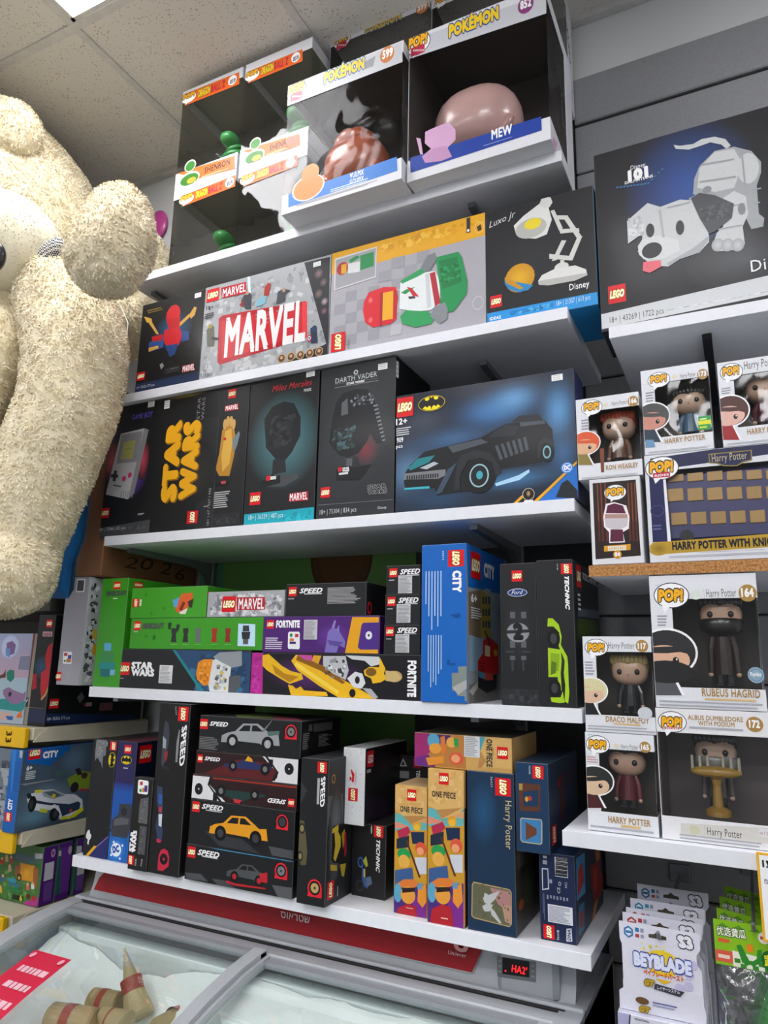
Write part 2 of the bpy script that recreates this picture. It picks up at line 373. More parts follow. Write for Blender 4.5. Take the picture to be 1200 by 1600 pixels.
# ceiling tiles with pinholes
m, n, l, p = newmat('ceiling_tile')
tc = n.new('ShaderNodeTexCoord'); vo = n.new('ShaderNodeTexVoronoi'); vo.inputs['Scale'].default_value = 120; vo.inputs['Randomness'].default_value = 1
nz = n.new('ShaderNodeTexNoise'); nz.inputs['Scale'].default_value = 22
l.new(tc.outputs['Object'], vo.inputs['Vector']); l.new(tc.outputs['Object'], nz.inputs['Vector'])
mt = n.new('ShaderNodeMath'); mt.operation = 'MULTIPLY'; mt.inputs[1].default_value = .42; l.new(nz.outputs['Fac'], mt.inputs[0])
gt = n.new('ShaderNodeMath'); gt.operation = 'GREATER_THAN'; l.new(vo.outputs['Distance'], gt.inputs[0]); l.new(mt.outputs[0], gt.inputs[1])
cr = n.new('ShaderNodeValToRGB'); cr.color_ramp.elements[0].color = (*lin('#a39d95'), 1); cr.color_ramp.elements[1].color = (*lin('#d6d2cb'), 1)
cr.color_ramp.elements[1].position = .4
l.new(gt.outputs[0], cr.inputs[0]); l.new(cr.outputs[0], p.inputs['Base Color']); p.inputs['Roughness'].default_value = .9
TILE = m
LX, LY, LS = -1.553, 1.105, .58
lights = [(0, -1), (2, -3), (0, -5), (4, -1), (4, -5), (-2, -3), (2, -5), (-2, -6), (2, -7), (4, -7), (0, -7)]  # last entries: unseen panels added far back for more light from the front
pm = PM()
for i in range(-4, 8):
    for j in range(-8, 1):
        if (i, j) in lights: continue
        x0, y0 = LX+i*LS, LY+j*LS
        pm.box(max(x0, -3.6), min(x0+LS, 2.6), max(y0, -3.2), min(y0+LS, WALL), ZC, ZC+.02, '#fff', ch=.0005)
struct(pm.build('ceiling', TILE))
pm = PM()
GRID = flat('ceiling_grid_metal', '#c9c8c5', .5)
for i in range(-3, 8): pm.box(LX+i*LS-.012, LX+i*LS+.012, -3.2, WALL, ZC-.004, ZC+.001, '#fff', ch=.0008)
for j in range(-7, 1): pm.box(-3.6, 2.6, LY+j*LS-.012, LY+j*LS+.012, ZC-.0045, ZC+.0005, '#fff', ch=.0008)
pm.box(-3.6, 2.6, WALL-.024, WALL, ZC-.02, ZC+.001, '#fff', ch=.001)
struct(pm.build('trim_1', GRID))
LIT = emis('lit_diffuser', '#fdfcff', PANEL_EMIT)
for q, (i, j) in enumerate(lights):
    x0, y0 = LX+i*LS+.012, LY+j*LS+.012
    lb = 'square white ceiling light panel above the plush bear' if q == 0 else 'unseen square white ceiling light panel further back over the shop floor'
    t = thing('ceiling_light', lb, 'light', (x0+.278, y0+.278, ZC), 'ceiling light panels' if q else None)
    f = PM()
    for a, b, c_, d_ in ((x0, x0+.556, y0, y0+.012), (x0, x0+.556, y0+.544, y0+.556), (x0, x0+.012, y0, y0+.556), (x0+.544, x0+.556, y0, y0+.556)): f.box(a, b, c_, d_, ZC-.003, ZC+.02, '#fff')
    f.build('light_frame', GRID, t)
    g = PM(); g.box(x0+.012, x0+.544, y0+.012, y0+.544, ZC-.001, ZC+.004, '#fff'); g.build('diffuser', LIT, t)
# slatted display wall on the right, grooves every .143 m
SLAT = flat('grey_slat_board', '#929396', .55, scale=180, noise=.04)
DARK = flat('dark_groove', '#26272a', .6)
pm = PM(); zt = 3.026
for k in range(21):
    z1_ = zt-.147*k if k < 2 else zt-.147-.1415*(k-1); z0_ = z1_-.137
    if z0_ < .02: break
    pm.box(-.30, 2.6, WALL-.018, WALL-.002, z0_, z1_, '#fff', ch=.003)
struct(pm.build('wall_panel', SLAT), 'grey slat wall boards with dark horizontal grooves'); bpy.data.objects['wall_panel'].name = 'trim_2'
pm = PM(); pm.box(-.74, -.302, WALL-.018, WALL-.001, 0, 3.02, '#fff'); pm.box(-.74, 2.6, WALL-.008, WALL-.0005, 0, 3.02, '#fff'); struct(pm.build('trim_3', DARK))
# green painted board with a brown round shape
pm = PM(); pm.box(-1.458, -.745, WALL-.012, WALL-.001, .9, 2.4, '#67944c', ch=.001)
f = Face(pm, (-1.458, WALL-.012, .9), (1, 0, 0), (0, 0, 1), 'O'); f.ab([(0., 0.), (.09, 0.), (.09, 1.5), (0., 1.5)], '#558f66')
c0 = atY(533, 868, WALL-.012)-np.array([-1.458, 0, .9]); 
for rr, cc in ((.098, '#4d2c14'), (.09, '#5e3818'), (.07, '#66401d')): f.ab([(c0[0]+rr*math.cos(i*math.pi/16), c0[2]+rr*1.25*math.sin(i*math.pi/16)) for i in range(32)], cc)
tag(pm.build('painted_board', PAPER), 'green painted board with a brown oval behind the shelves', 'painted board')
# uprights of the shelf system
RAIL = flat('grey_rail_steel', '#8d9094', .4, metal=.6)
BLACKM = flat('black_steel', '#1a1b1d', .45)
for X, mt_ in ((-1.405, RAIL), (-.47, RAIL)):
    pm = PM(); pm.box(X-.012, X+.012, WALL-.032, WALL-.018, .9, 2.75, '#fff', ch=.001); struct(pm.build('trim_4', mt_))
# ---------------------------------------------------------------- shelves with brackets
SHW = flat('white_melamine', '#e4e6ec', .42, noise=.015, scale=60)
SHG = flat('shelf_underside_grey', '#a9a9ae', .6, noise=.03, scale=30)
CORK = flat('speckled_cork_edge', '#c08a50', .8, scale=260, c2='#8a5a2c', bump=.3)
def shelf(lab, x0, x1, zt, th=.022, y0=SF, front=None, brs=(), bm=RAIL, arm=.05):
    t = thing('shelf', lab, 'shelf', ((x0+x1)/2, (y0+WALL)/2, zt-th))
    b = PM(); b.box(x0, x1, y0+.001, WALL-.034, zt-th, zt, '#fff', ch=.0012); b.build('board', SHW, t)
    e = PM(); e.box(x0, x1, y0, y0+.001, zt-th, zt, '#fff', ch=.0003); e.build('edge_band', front or SHW, t)
    for X in brs:
        k = PM(); w = .008
        prof = [(WALL-.033, zt-th-.15), (WALL-.021, zt-th-.15), (WALL-.021, zt-th-.001), (y0+arm, zt-th-.001), (y0+arm, zt-th-.012), (WALL-.09, zt-th-.022), (WALL-.05, zt-th-.04), (WALL-.036, zt-th-.07)]
        k.prism(prof, X-w, X+w, '#fff'); k.box(X-.016, X+.016, WALL-.036, WALL-.018, zt-th-.16, zt-th-.11, '#fff', ch=.002)
        k.build('bracket', bm, t)
    return t
XL, XR = -1.443, -.259
for z, nm in ((Z1, 'top white shelf under the large window boxes'), (Z2, 'second white shelf from the top, carrying four wide flat boxes'), (Z3, 'third white shelf from the top, with the black vehicle box at its right end'), (Z4, 'fourth white shelf with green boxes and the tall blue box'), (Z5, 'lowest white shelf above the ice cream freezer')):
    shelf('long '+nm, XL, XR, z, th=.024, brs=(-1.405, -.47) if z != Z5 else (), arm=.12 if z == Z2 else .05)
shelf('right white shelf under the big box with the white dog model', -.184, 1.0, 2.118, brs=(-.02, .7), bm=BLACKM)
shelf('right shelf with a speckled cork brown edge', -.238, .96, 1.672, th=.02, front=CORK, brs=(-.1, .7), bm=BLACKM, arm=.14)
shelf('lowest right white shelf above the hanging packs', -.295, .9, 1.230, th=.024, y0=1.272, brs=(.15, .7), bm=BLACKM)
# ================================================================ CLOSED TOY BOXES
BK, DK = '#17181b', '#0e0f11'
WH = '#f4f4f4'
def bricks(f, x0, y0, x1, y1, cols, n=60, lo=4, hi=14, seed=3): f.speck(x0, y0, x1, y1, n, cols, lo, hi, seed)
def bat(f, x, y, w, h, rot=0):
    f.E(x, y, w/2+1.5*CR[f.crop][2]/2.7, h/2+1.5*CR[f.crop][2]/2.7, '#f3dc1a', n=28); f.E(x, y, w/2, h/2, '#111', n=28); 
    yel = [[(-.95, .1), (-.6, .75), (-.1, .97), (-.18, .62), (-.45, .62), (-.55, .25), (-.35, .2)], ]
    c = f.uv(x, y); mu, mv = f.mpp(x, y)
    def g(pts):
        if rot: pts = [(q, -p) for p, q in pts]
        f.ab([c+[p*w/2*mu*.96, q*h/2*mv*.96] for p, q in pts], '#f3dc1a')
    for s_ in (1, -1):
        a = [(s_*.16, .95), (s_*.2, .55), (s_*.34, .42), (s_*.5, .5), (s_*.56, .8), (s_*.4, .88)]
        b = [(s_*.0, -.98), (s_*.05, -.5), (s_*.2, -.3), (s_*.34, -.55), (s_*.5, -.3), (s_*.72, -.62), (s_*.4, -.9)]
        g(a if s_ > 0 else a[::-1]); g(b if s_ < 0 else b[::-1])
    g([(-.1, .98), (-.06, .8), (.06, .8), (.1, .98)])
# ---- shelf 2
b = Carton('toy_box', 'black upright box showing a small red and blue bust, left end of second shelf', 'A4', (98, 945), (435, 880), (148, 490), d=.09, z0=Z2, c='#17181a')
f = b.F(); f.R(90, 905, 437, 885, '#1e2c4a'); f.P([(97, 945), (107, 902), (436, 860), (434, 888)], '#22314f')
f.E(300, 620, 110, 100, '#2b5a86', '#17181a')
f.T('MARVEL', 350, 838, 412, 823, 30, '#e8dfe0', .03, out='#b3202a', ow=.06)
for q in ([(150, 548), (190, 560), (192, 580), (165, 580)], [(170, 575), (190, 575), (228, 640), (215, 640)], [(385, 540), (412, 498), (425, 500), (415, 540), (395, 560)], [(320, 596), (385, 535), (395, 545), (335, 602)]): f.P(q, '#c99b45')
f.E(303, 540, 38, 52, '#c4202c'); f.P([(265, 560), (340, 555), (335, 605), (280, 615)], '#b51c28')
f.P([(258, 620), (330, 600), (352, 640), (330, 700), (270, 705), (250, 670)], '#c4202c'); f.P([(175, 690), (215, 650), (255, 650), (250, 710), (178, 735)], '#2c4a86'); f.P([(190, 655), (250, 640), (248, 672), (195, 680)], '#b51c28')
f.P([(345, 620), (383, 625), (385, 670), (345, 680)], '#2c4a86'); f.P([(260, 700), (330, 690), (310, 745), (285, 760)], '#20407a'); f.P([(175, 712), (225, 700), (225, 715), (175, 733)], '#c99b45')
f.P([(232, 800), (245, 790), (255, 805), (240, 825)], '#8d9094'); f.R(260, 825, 335, 835, '#2a2a2c'); f.P([(262, 822), (335, 800), (336, 820), (262, 845)], '#2b2b2e'); f.lines(290, 822, 332, 812, 2, '#d8d8d8')
f.lines(168, 512, 262, 505, 1, '#8a7040', fill=.3); f.lines(172, 524, 250, 517, 1, '#8a7040', fill=.3); f.L(135, 860, 42); f.T('18+ 76326 379 pcs', 112, 925, 205, 912, 14, '#c6ccd8', 0)
b.sticker(432, 438, 34, 24); b.done()
b = Carton('toy_box', 'grey comic-page box with big white capital letters on a red sign, second shelf', 'A4', (437, 888), (1103, 757), (470, 400), d=.075, z0=Z2, c='#a3a6a9', S='#2a2c30', x1=atY(*cx('A4', 1117, 500), 1.305)[0])
f = b.F(); f.speck(440, 420, 1110, 860, 330, ['#8f9397', '#b5b8bb', '#9a9da0', '#c2c5c8', '#85888c'], 8, 34, 5); f.speck(440, 790, 1000, 860, 60, ['#b9b9b9', '#a0a0a0'], 8, 40, 6)
f.P([(985, 268), (1119, 238), (1106, 757), (850, 806), (1100, 690)], '#25272b')
f.P([(985, 268), (1119, 238), (1110, 700), (1100, 692)], '#25272b')
for x, y, r, c in ((1060, 325, 26, '#8a6a70'), (1085, 370, 22, '#7b6360'), (1060, 430, 24, '#806a62'), (1090, 470, 20, '#b9a0ac'), (1088, 520, 18, '#8a5c66')): f.E(x, y, r, r*1.1, c, '#25272b')
f.P([(540, 560), (560, 543), (990, 468), (1000, 485), (1000, 655), (985, 665), (545, 800), (532, 785)], '#b01a26')
f.P([(553, 572), (985, 490), (985, 640), (556, 775)], '#c7252f')
f.P([(975, 475), (1000, 470), (1000, 655), (975, 660)], '#dd3a3e')
a_ = [(566, 775, 675, 560, 'M', 745), (690, 0, 0, 0, 'A', 0)]
f.T('MARVEL', 566, 765, 988, 655, 208, '#e9e9e8', .035, shear=0)
for x, y in ((585, 568), (600, 566), (735, 540), (735, 560), (795, 540), (795, 560), (795, 580), (700, 650), (700, 680), (980, 632), (845, 520), (880, 512)): f.E(x, y, 4, 4, '#8f9092', n=8)
f.L(510, 437, 66); f.P([(553, 400), (682, 368), (685, 428), (556, 455)], '#b51c28'); f.T('MARVEL', 560, 445, 680, 420, 42, WH, .02)
f.P([(655, 470), (672, 440), (700, 420), (712, 440), (708, 510), (680, 512)], '#3d4046'); f.P([(648, 490), (672, 458), (668, 500)], '#8e2430'); f.E(690, 425, 10, 12, '#b89878'); f.P([(690, 340), (705, 345), (708, 430), (695, 420)], '#cfe2f4')
f.P([(780, 395), (800, 372), (812, 380), (800, 440), (775, 440)], '#a83228'); f.P([(740, 460), (790, 440), (785, 480), (735, 500)], '#7fb4c6')
f.P([(848, 420), (880, 405), (915, 412), (890, 430), (885, 470), (840, 488)], '#474b52'); f.E(880, 412, 9, 11, '#b08a6c')
f.P([(478, 620), (500, 595), (515, 600), (515, 700), (480, 705)], '#5a5b4a'); f.E(497, 600, 12, 12, '#9a8e3e'); f.P([(505, 655), (540, 660), (540, 670), (505, 668)], '#2a2a2a')
f.P([(1018, 610), (1050, 600), (1055, 685), (1020, 690)], '#27324a'); f.E(1038, 612, 14, 16, '#2a3c62'); f.E(1012, 662, 13, 18, '#b8343c'); f.E(1012, 662, 8, 11, '#dfe3ea'); f.E(1012, 662, 4, 6, '#2d4a88')
for i, x in enumerate((868, 917, 966, 1015, 1064)): f.E(x, 768-i*9, 21, 23, '#c9a06a', n=18); f.E(x, 768-i*9, 17, 19, '#5a4434'); f.E(x, 764-i*9, 8, 9, '#c69c7c')
f.T('12+', 475, 515, 515, 508, 16, '#202226', .02); f.lines(472, 535, 515, 555, 3, '#303236'); f.T('931 pcs', 448, 868, 505, 855, 20, '#303236', 0)
b.sticker(1052, 276, 40, 24); b.done()
b = Carton('toy_box', 'grey checkered box with a yellow band and a lying red, white and green figure', 'A5', (35, 725), (672, 590), (48, 303), d=.075, z0=Z2, c='#a9a7ae', S='#7d7c82', x1=atY(*cx('A5', 675, 350), 1.305)[0])
f = b.F(); f.R(48, 303, 674, 228, '#e6a817')
f.P([(50, 303), (673, 128), (673, 222), (235, 330), (235, 275), (60, 322), (60, 388), (49, 390)], '#e8aa18'); f.speck(240, 262, 560, 225, 55, ['#f0bb30', '#d99a10', '#e3a214', '#f4c445'], 8, 26, 8)
f.speck(560, 180, 670, 200, 8, ['#f0bb30', '#d99a10'], 8, 20, 9)
cols = ['#8d8c93', '#98979e', '#b7b6bc']
for i in range(6):
    for j in range(5):
        if (i+j) % 2: x = 60+i*46; y = 470+j*44-i*10; f.P([(x, y), (x+46, y-10), (x+42, y+34), (x-4, y+44)], cols[(i+j) % 2+(1 if i > 4 else 0)])
for i in range(4):
    for j in range(3):
        if (i+j) % 2: x = 240+i*52; y = 335+j*44-i*12; f.P([(x, y), (x+52, y-12), (x+50, y+32), (x-2, y+44)], '#9c9ba2')
f.P([(62, 325), (233, 275), (228, 400), (58, 455)], '#d9d8dc'); f.P([(66, 330), (229, 281), (224, 396), (62, 449)], '#9fa0a3')
f.E(92, 365, 24, 26, '#b02025'); f.R(88, 350, 108, 382, '#d8a21c'); f.P([(115, 345), (165, 335), (162, 378), (115, 385)], '#d9dcdc'); f.P([(165, 312), (220, 296), (220, 355), (165, 372)], '#1f8a4c'); f.P([(120, 330), (150, 312), (165, 318), (125, 345)], '#1f8a4c')
f.R(598, 160, 613, 216, '#2a2a2a'); f.E(605, 210, 5, 6, '#eee'); f.E(650, 197, 20, 24, '#f2d070', ring=.86); f.E(645, 505, 24, 28, '#c9c8cd', ring=.88)
f.P([(640, 195), (655, 185), (660, 205), (645, 212)], '#3a3020')
# lying block figure: red cap, yellow face, white top, green sleeves and trousers
f.P([(180, 500), (200, 462), (260, 440), (310, 440), (318, 480), (312, 570), (290, 590), (215, 605), (185, 585), (176, 540)], '#d3202c')
f.E(207, 495, 12, 15, '#f07a78', '#d3202c'); f.E(207, 575, 12, 15, '#f07a78', '#d3202c'); f.P([(255, 465), (305, 455), (300, 570), (250, 578)], '#e8a91c'); f.P([(300, 455), (316, 452), (312, 572), (298, 570)], '#c01b26'); f.P([(246, 462), (258, 460), (254, 600), (244, 600)], '#a81822')
f.P([(328, 425), (400, 385), (470, 375), (492, 420), (488, 510), (450, 535), (390, 540), (325, 530)], '#e2e6e6')
f.P([(330, 415), (418, 362), (440, 375), (400, 398), (335, 428)], '#2a9a58'); f.P([(328, 560), (350, 535), (440, 540), (470, 560), (455, 590), (390, 605), (335, 590)], '#2a9a58')
f.P([(448, 385), (470, 378), (492, 505), (470, 520)], '#b22a38'); f.P([(430, 388), (446, 384), (455, 520), (438, 528)], '#c9cdd0')
f.P([(472, 320), (565, 297), (580, 320), (602, 420), (598, 470), (545, 540), (505, 545), (490, 500), (495, 480)], '#1d8f4e'); f.P([(485, 335), (560, 316), (580, 420), (500, 450)], '#157a41')
f.speck(485, 435, 575, 335, 40, ['#1f9a55', '#126a38'], 5, 14, 4)
f.P([(412, 360), (440, 312), (470, 300), (478, 325), (450, 372), (425, 378)], '#7b7f84'); f.P([(450, 560), (468, 520), (510, 502), (522, 530), (520, 570), (490, 590)], '#85898e')
f.P([(330, 465), (350, 452), (390, 440), (350, 470)], '#1d8f4e'); f.P([(355, 440), (375, 445), (405, 480), (380, 478)], '#c02a34'); f.P([(360, 480), (385, 478), (392, 486), (365, 490)], '#333')
f.L(75, 665, 58, 76, rot=1); f.T('42806', 120, 690, 123, 655, 10, '#555', 0)
b.done()
b = Carton('toy_box', 'black box showing a white jointed desk lamp and a yellow ball, blue brick strip below', 'A5', (678, 590), (1138, 480), (678, 140), d=.16, z0=Z2, c='#191a1d', S='#1b8fd6', Bt='#1f93d9', x1=atY(*cx('A5', 1122, 240), 1.305)[0])
f = b.F(); f.P([(680, 548), (1138, 458), (1140, 560), (680, 592)], '#1f93d9'); f.speck(765, 560, 960, 500, 34, ['#1a7fc4', '#49acde', '#156fb0'], 6, 22, 2)
f.E(860, 330, 190, 170, '#26282c', '#191a1d')
f.T('IDEAS', 692, 578, 738, 566, 13, WH, .02); f.T('18+ | 21357 | 613 pcs', 965, 518, 1102, 488, 20, '#d6ecf8', 0)
f.L(718, 498, 48); f.T('Disney', 1017, 450, 1098, 440, 26, WH, .01)
f.T('Luxo Jr', 690, 200, 800, 150, 26, '#dcdcdc', 0, shear=.5)
# a plain desk lamp
f.P([(790, 190), (830, 150), (895, 100), (930, 110), (945, 165), (925, 225), (880, 243), (830, 240), (798, 220)], '#dcdcd8'); f.P([(893, 105), (905, 76), (940, 74), (948, 95), (935, 115), (918, 118)], '#d0d0cc')
f.E(860, 200, 66, 40, '#b5b5ae'); f.E(868, 182, 36, 22, '#e6cf2c')
for q in ([(940, 130), (955, 125), (990, 200), (975, 210)], [(960, 148), (1010, 148), (1015, 165), (965, 165)], [(990, 155), (1010, 150), (1068, 235), (1050, 245)], [(975, 205), (1055, 200), (1058, 215), (980, 222)], [(1050, 235), (1070, 232), (1030, 330), (1008, 330)], [(985, 250), (1005, 250), (965, 330), (945, 335)], [(935, 305), (1030, 315), (1028, 332), (935, 325)], [(980, 330), (996, 330), (996, 360), (980, 360)]): f.P(q, '#cfcfca')
f.E(985, 358, 30, 18, '#d5d5d0'); f.P([(890, 415), (905, 392), (960, 365), (1040, 352), (1085, 368), (1090, 390), (1040, 412), (930, 432), (892, 430)], '#dcdcd8'); f.P([(890, 416), (1088, 382), (1090, 392), (1040, 414), (930, 434), (892, 431)], '#b9b9b4')
f.E(815, 403, 62, 58, '#e2ae20', '#c98f14'); f.P([(752, 410), (870, 432), (850, 452), (810, 462), (770, 450), (755, 430)], '#2a86bd'); f.P([(752, 402), (790, 415), (830, 445), (815, 450), (760, 425)], '#c8901a')
g = b.B(); g.crop = 'A5'
f2 = b.S(); 
b.done()
# ---- dalmatian-size box, right bay
b = Carton('toy_box', 'very large black box with a white jointed dog model and white brick strip', 'A6', (237, 1520), (0, 0), (198, 720), d=.13, z0=2.118, c='#141519', x1=.30, ch=.0015)
f = b.F(); f.E(640, 870, 330, 330, '#1f4a96', '#141519', n=32); f.E(900, 1200, 300, 150, '#4a4c50', '#141519', n=32)
f.P([(235, 1455), (1180, 1235), (1180, 1330), (238, 1524)], '#cfd2d4'); f.speck(530, 1440, 1100, 1330, 60, ['#b8bbbe', '#dfe1e3', '#a9acb0'], 10, 40, 5)
f.T('18+ | 43269 | 1722 pcs', 275, 1495, 525, 1450, 28, '#3a3d42', 0)
f.L(308, 1360, 82); f.T('Disney', 370, 785, 440, 772, 20, WH, 0, shear=.2); f.T('101', 348, 838, 466, 815, 46, WH, .06); f.T('DALMATIANS', 345, 852, 475, 822, 13, WH, .02)
for i in range(14): f.E(310+i*16, 868-(i*2 if i < 9 else 20+(i-9)*16), 9, 5, '#3a86b8', '#1c2f50')
WD, GD = '#c3c6c6', '#9ea1a3'
f.P([(570, 672), (600, 676), (660, 668), (700, 645), (760, 634), (810, 645), (835, 675), (815, 690), (790, 670), (740, 660), (690, 678), (640, 694), (580, 690)], WD)
f.P([(690, 770), (760, 700), (850, 680), (930, 700), (975, 750), (975, 800), (955, 860), (965, 990), (990, 1010), (985, 1050), (930, 1062), (900, 1000), (850, 900), (760, 930), (660, 900), (665, 830)], GD)
f.P([(690, 780), (760, 705), (850, 690), (890, 760), (850, 870), (760, 890), (680, 870)], WD); f.E(915, 780, 52, 70, WD)
f.P([(780, 930), (850, 885), (905, 910), (915, 990), (890, 1050), (900, 1130), (880, 1155), (770, 1165), (750, 1140), (770, 1080), (800, 1050)], WD)
for x in (775, 820, 868): f.E(x, 1135, 30, 30, WD, GD)
f.P([(640, 920), (700, 890), (790, 920), (760, 1010), (700, 1050)], GD)
f.P([(430, 1010), (480, 970), (600, 925), (680, 930), (730, 1060), (735, 1120), (690, 1170), (600, 1200), (545, 1235), (470, 1230), (410, 1180), (405, 1140), (425, 1110)], WD)
f.P([(425, 1110), (500, 1090), (590, 1110), (600, 1160), (520, 1200), (430, 1200), (405, 1165)], '#cfd1d1')
f.E(470, 1160, 48, 36, '#08080a'); f.E(462, 1068, 20, 32, '#17181a'); f.E(600, 1055, 20, 34, '#17181a'); f.P([(500, 975), (512, 972), (530, 1100), (518, 1102)], '#a9acae'); f.P([(660, 1150), (735, 1090), (735, 1110), (690, 1168), (610, 1195), (545, 1230), (540, 1220)], '#a4a7aa')
for q in ([(700, 760), (850, 735), (850, 742), (702, 768)], [(690, 840), (860, 815), (860, 822), (692, 848)], [(800, 960), (900, 940), (900, 947), (802, 968)], [(775, 1060), (890, 1040), (890, 1047), (777, 1068)], [(880, 690), (888, 690), (905, 860), (897, 860)], [(540, 960), (650, 935), (650, 941), (542, 967)], [(930, 880), (975, 870), (975, 876), (932, 887)], [(940, 940), (970, 935), (970, 941), (942, 947)]): f.P(q, '#9b9ea1')
f.E(885, 968, 18, 26, '#7b7e82'); f.E(725, 880, 22, 16, '#85888c'); f.P([(430, 1215), (510, 1205), (515, 1235), (460, 1265), (428, 1255)], '#e0606c')
f.P([(355, 1025), (450, 942), (510, 960), (470, 1000), (430, 1080), (360, 1130)], '#c2c5c6'); f.speck(362, 1110, 440, 990, 30, ['#aeb1b3', '#d5d7d8'], 8, 18, 3)
f.P([(650, 920), (690, 895), (760, 905), (850, 945), (840, 1010), (760, 1075), (735, 1085), (690, 1010)], '#3c3f43'); f.speck(690, 1040, 830, 930, 50, ['#4b4e53', '#2f3236'], 8, 20, 7)
f.T('Disney', 930, 1262, 1160, 1215, 56, WH, .0)
b.done()
# ---- shelf 3
b = Carton('toy_box', 'black box with a grey handheld game console and purple title', 'A8', (43, 880), (295, 855), (100, 245), d=.06, z0=Z3, c='#1b1c1f', x0=atY(154, 837, 1.305)[0]+.003, x1=atY(*cx('A8', 345, 500), 1.305)[0]-.012)
f = b.F(); f.P([(42, 840), (298, 795), (293, 858), (40, 882)], '#45464a'); f.speck(180, 850, 290, 815, 14, ['#3a3b3f', '#55565a'], 6, 16)
f.E(215, 560, 75, 130, '#6a3fae', '#1b1c1f'); f.E(110, 510, 50, 100, '#b83a4c', '#1b1c1f'); f.E(265, 500, 30, 100, '#c2455a', '#1b1c1f')
f.P([(155, 372), (270, 345), (292, 352), (218, 668), (188, 695), (80, 672), (85, 650)], '#b9b9bb'); f.P([(270, 345), (292, 352), (220, 665), (190, 695)], '#85868a')
f.P([(158, 378), (262, 358), (238, 510), (132, 520)], '#8b8c92'); f.P([(170, 412), (228, 402), (212, 495), (152, 498)], '#a9aa62'); f.T('NINTENDO', 178, 452, 208, 447, 7, '#55562e', 0)
f.P([(122, 553), (136, 555), (128, 608), (114, 604)], '#2a2b30'); f.P([(107, 570), (142, 574), (140, 590), (105, 587)], '#2a2b30'); f.E(170, 594, 10, 14, '#c83a72'); f.E(199, 576, 10, 14, '#c83a72')
f.P([(118, 622), (158, 630), (156, 636), (116, 628)], '#4a4b50')
for i in range(6): f.P([(157+i*11, 655+i*0), (161+i*11, 655), (156+i*11, 688), (152+i*11, 688)][:4], '#8b8c92')
f.T('GAME BOY', 210, 305, 312, 285, 26, '#5a50b8', .02, shear=.15); f.L(78, 763, 40, 48); f.lines(240, 765, 275, 772, 2, '#c8c8c8'); f.T('18+ | 72046 | 421 pcs', 50, 855, 178, 842, 17, '#c6c6c6', 0)
b.sticker(305, 226, 32, 28); b.done()
b = Carton('toy_box', 'black box with very large yellow two-line block lettering running upward', 'A8', (300, 858), (556, 835), (345, 200), d=.07, z0=Z3, c='#1a1b1d', x1=atY(*cx('A8', 632, 400), 1.305)[0])
f = b.F(); f.R(556, 300, 600, 830, '#232427'); f.E(480, 170, 130, 26, '#a88a1a', '#1a1b1d'); f.E(520, 560, 110, 160, '#30312f', '#1a1b1d')
for d_, c_ in ((6, '#8a5f0c'), (0, '#e9a91a')):
    f.T('STAR', 424+d_, 706+d_, 446+d_, 303+d_, 66, c_, .07); f.T('WARS', 524+d_, 690+d_, 533+d_, 303+d_, 74, c_, .07)
f.T('STAR', 546, 300, 546, 192, 15, '#8a8a8c', 0); f.T('WARS', 568, 300, 568, 192, 15, '#8a8a8c', 0)
f.L(507, 783, 52, 62, rot=1); f.lines(568, 660, 592, 800, 1, '#9a9a9a', fill=.03); f.T('18+ | 67 / 567 / 990', 594, 822, 596, 640, 12, '#a0a0a0', 0)
b.sticker(383, 228, 26, 40); b.done()
b = Carton('toy_box', 'narrow black box with a golden armoured glove on a stand', 'A8', (560, 835), (755, 828), (632, 140), d=.08, z0=Z3, c='#1b1c1e', x0=atY(*cx('A8', 632, 400), 1.305)[0]+.001, x1=atY(*cx('A8', 776, 400), 1.305)[0])
f = b.F(); f.L(703, 174, 40, 44); f.P([(668, 235), (734, 222), (734, 252), (668, 262)], '#b51c28'); f.T('MARVEL', 671, 258, 732, 247, 22, WH, .02)
f.E(690, 450, 60, 150, '#3a3428', '#1b1c1e'); f.P([(640, 470), (655, 355), (680, 325), (712, 330), (722, 400), (715, 470), (690, 580), (640, 580), (622, 545)], '#b5822a'); f.P([(650, 480), (670, 360), (700, 345), (705, 420), (690, 520), (655, 560)], '#d6a846')
for x, y in ((668, 325), (683, 310), (699, 310), (712, 325)): f.E(x, y, 9, 26, '#caa05a')
f.P([(705, 400), (738, 358), (742, 375), (728, 430), (712, 470)], '#6f8088'); f.E(668, 398, 7, 8, '#c0242e'); f.P([(620, 620), (690, 605), (688, 625), (620, 635)], '#0c0c0d'); f.R(650, 606, 672, 618, '#b5404c')
f.lines(607, 660, 690, 735, 8, '#b5b5b5'); f.P([(600, 770), (745, 755), (745, 828), (595, 832)], '#232427'); f.speck(610, 825, 740, 765, 24, ['#2c2d30', '#36373b'], 6, 20)
b.done()
b = Carton('toy_box', 'black box with a dark dome model under red handwritten title, turquoise strip below', 'A8', (762, 826), (1107, 795), (790, 120), d=.1, z0=Z3, c='#1a1b1d', x1=atY(*cx('A8', 1122, 400), 1.305)[0])
f = b.F(); f.E(960, 400, 190, 250, '#4f8288', '#1a1b1d', n=32); f.P([(763, 770), (1110, 733), (1107, 798), (760, 828)], '#17a3b4'); f.speck(950, 815, 1100, 745, 16, ['#1493a3', '#2ab4c4'], 8, 26)
f.P([(862, 300), (900, 240), (960, 212), (1010, 222), (1042, 290), (1040, 380), (1000, 460), (960, 510), (920, 500), (870, 440)], '#17181b'); f.speck(880, 450, 1020, 260, 60, ['#24262a', '#2e3136', '#111214'], 10, 34, 6)
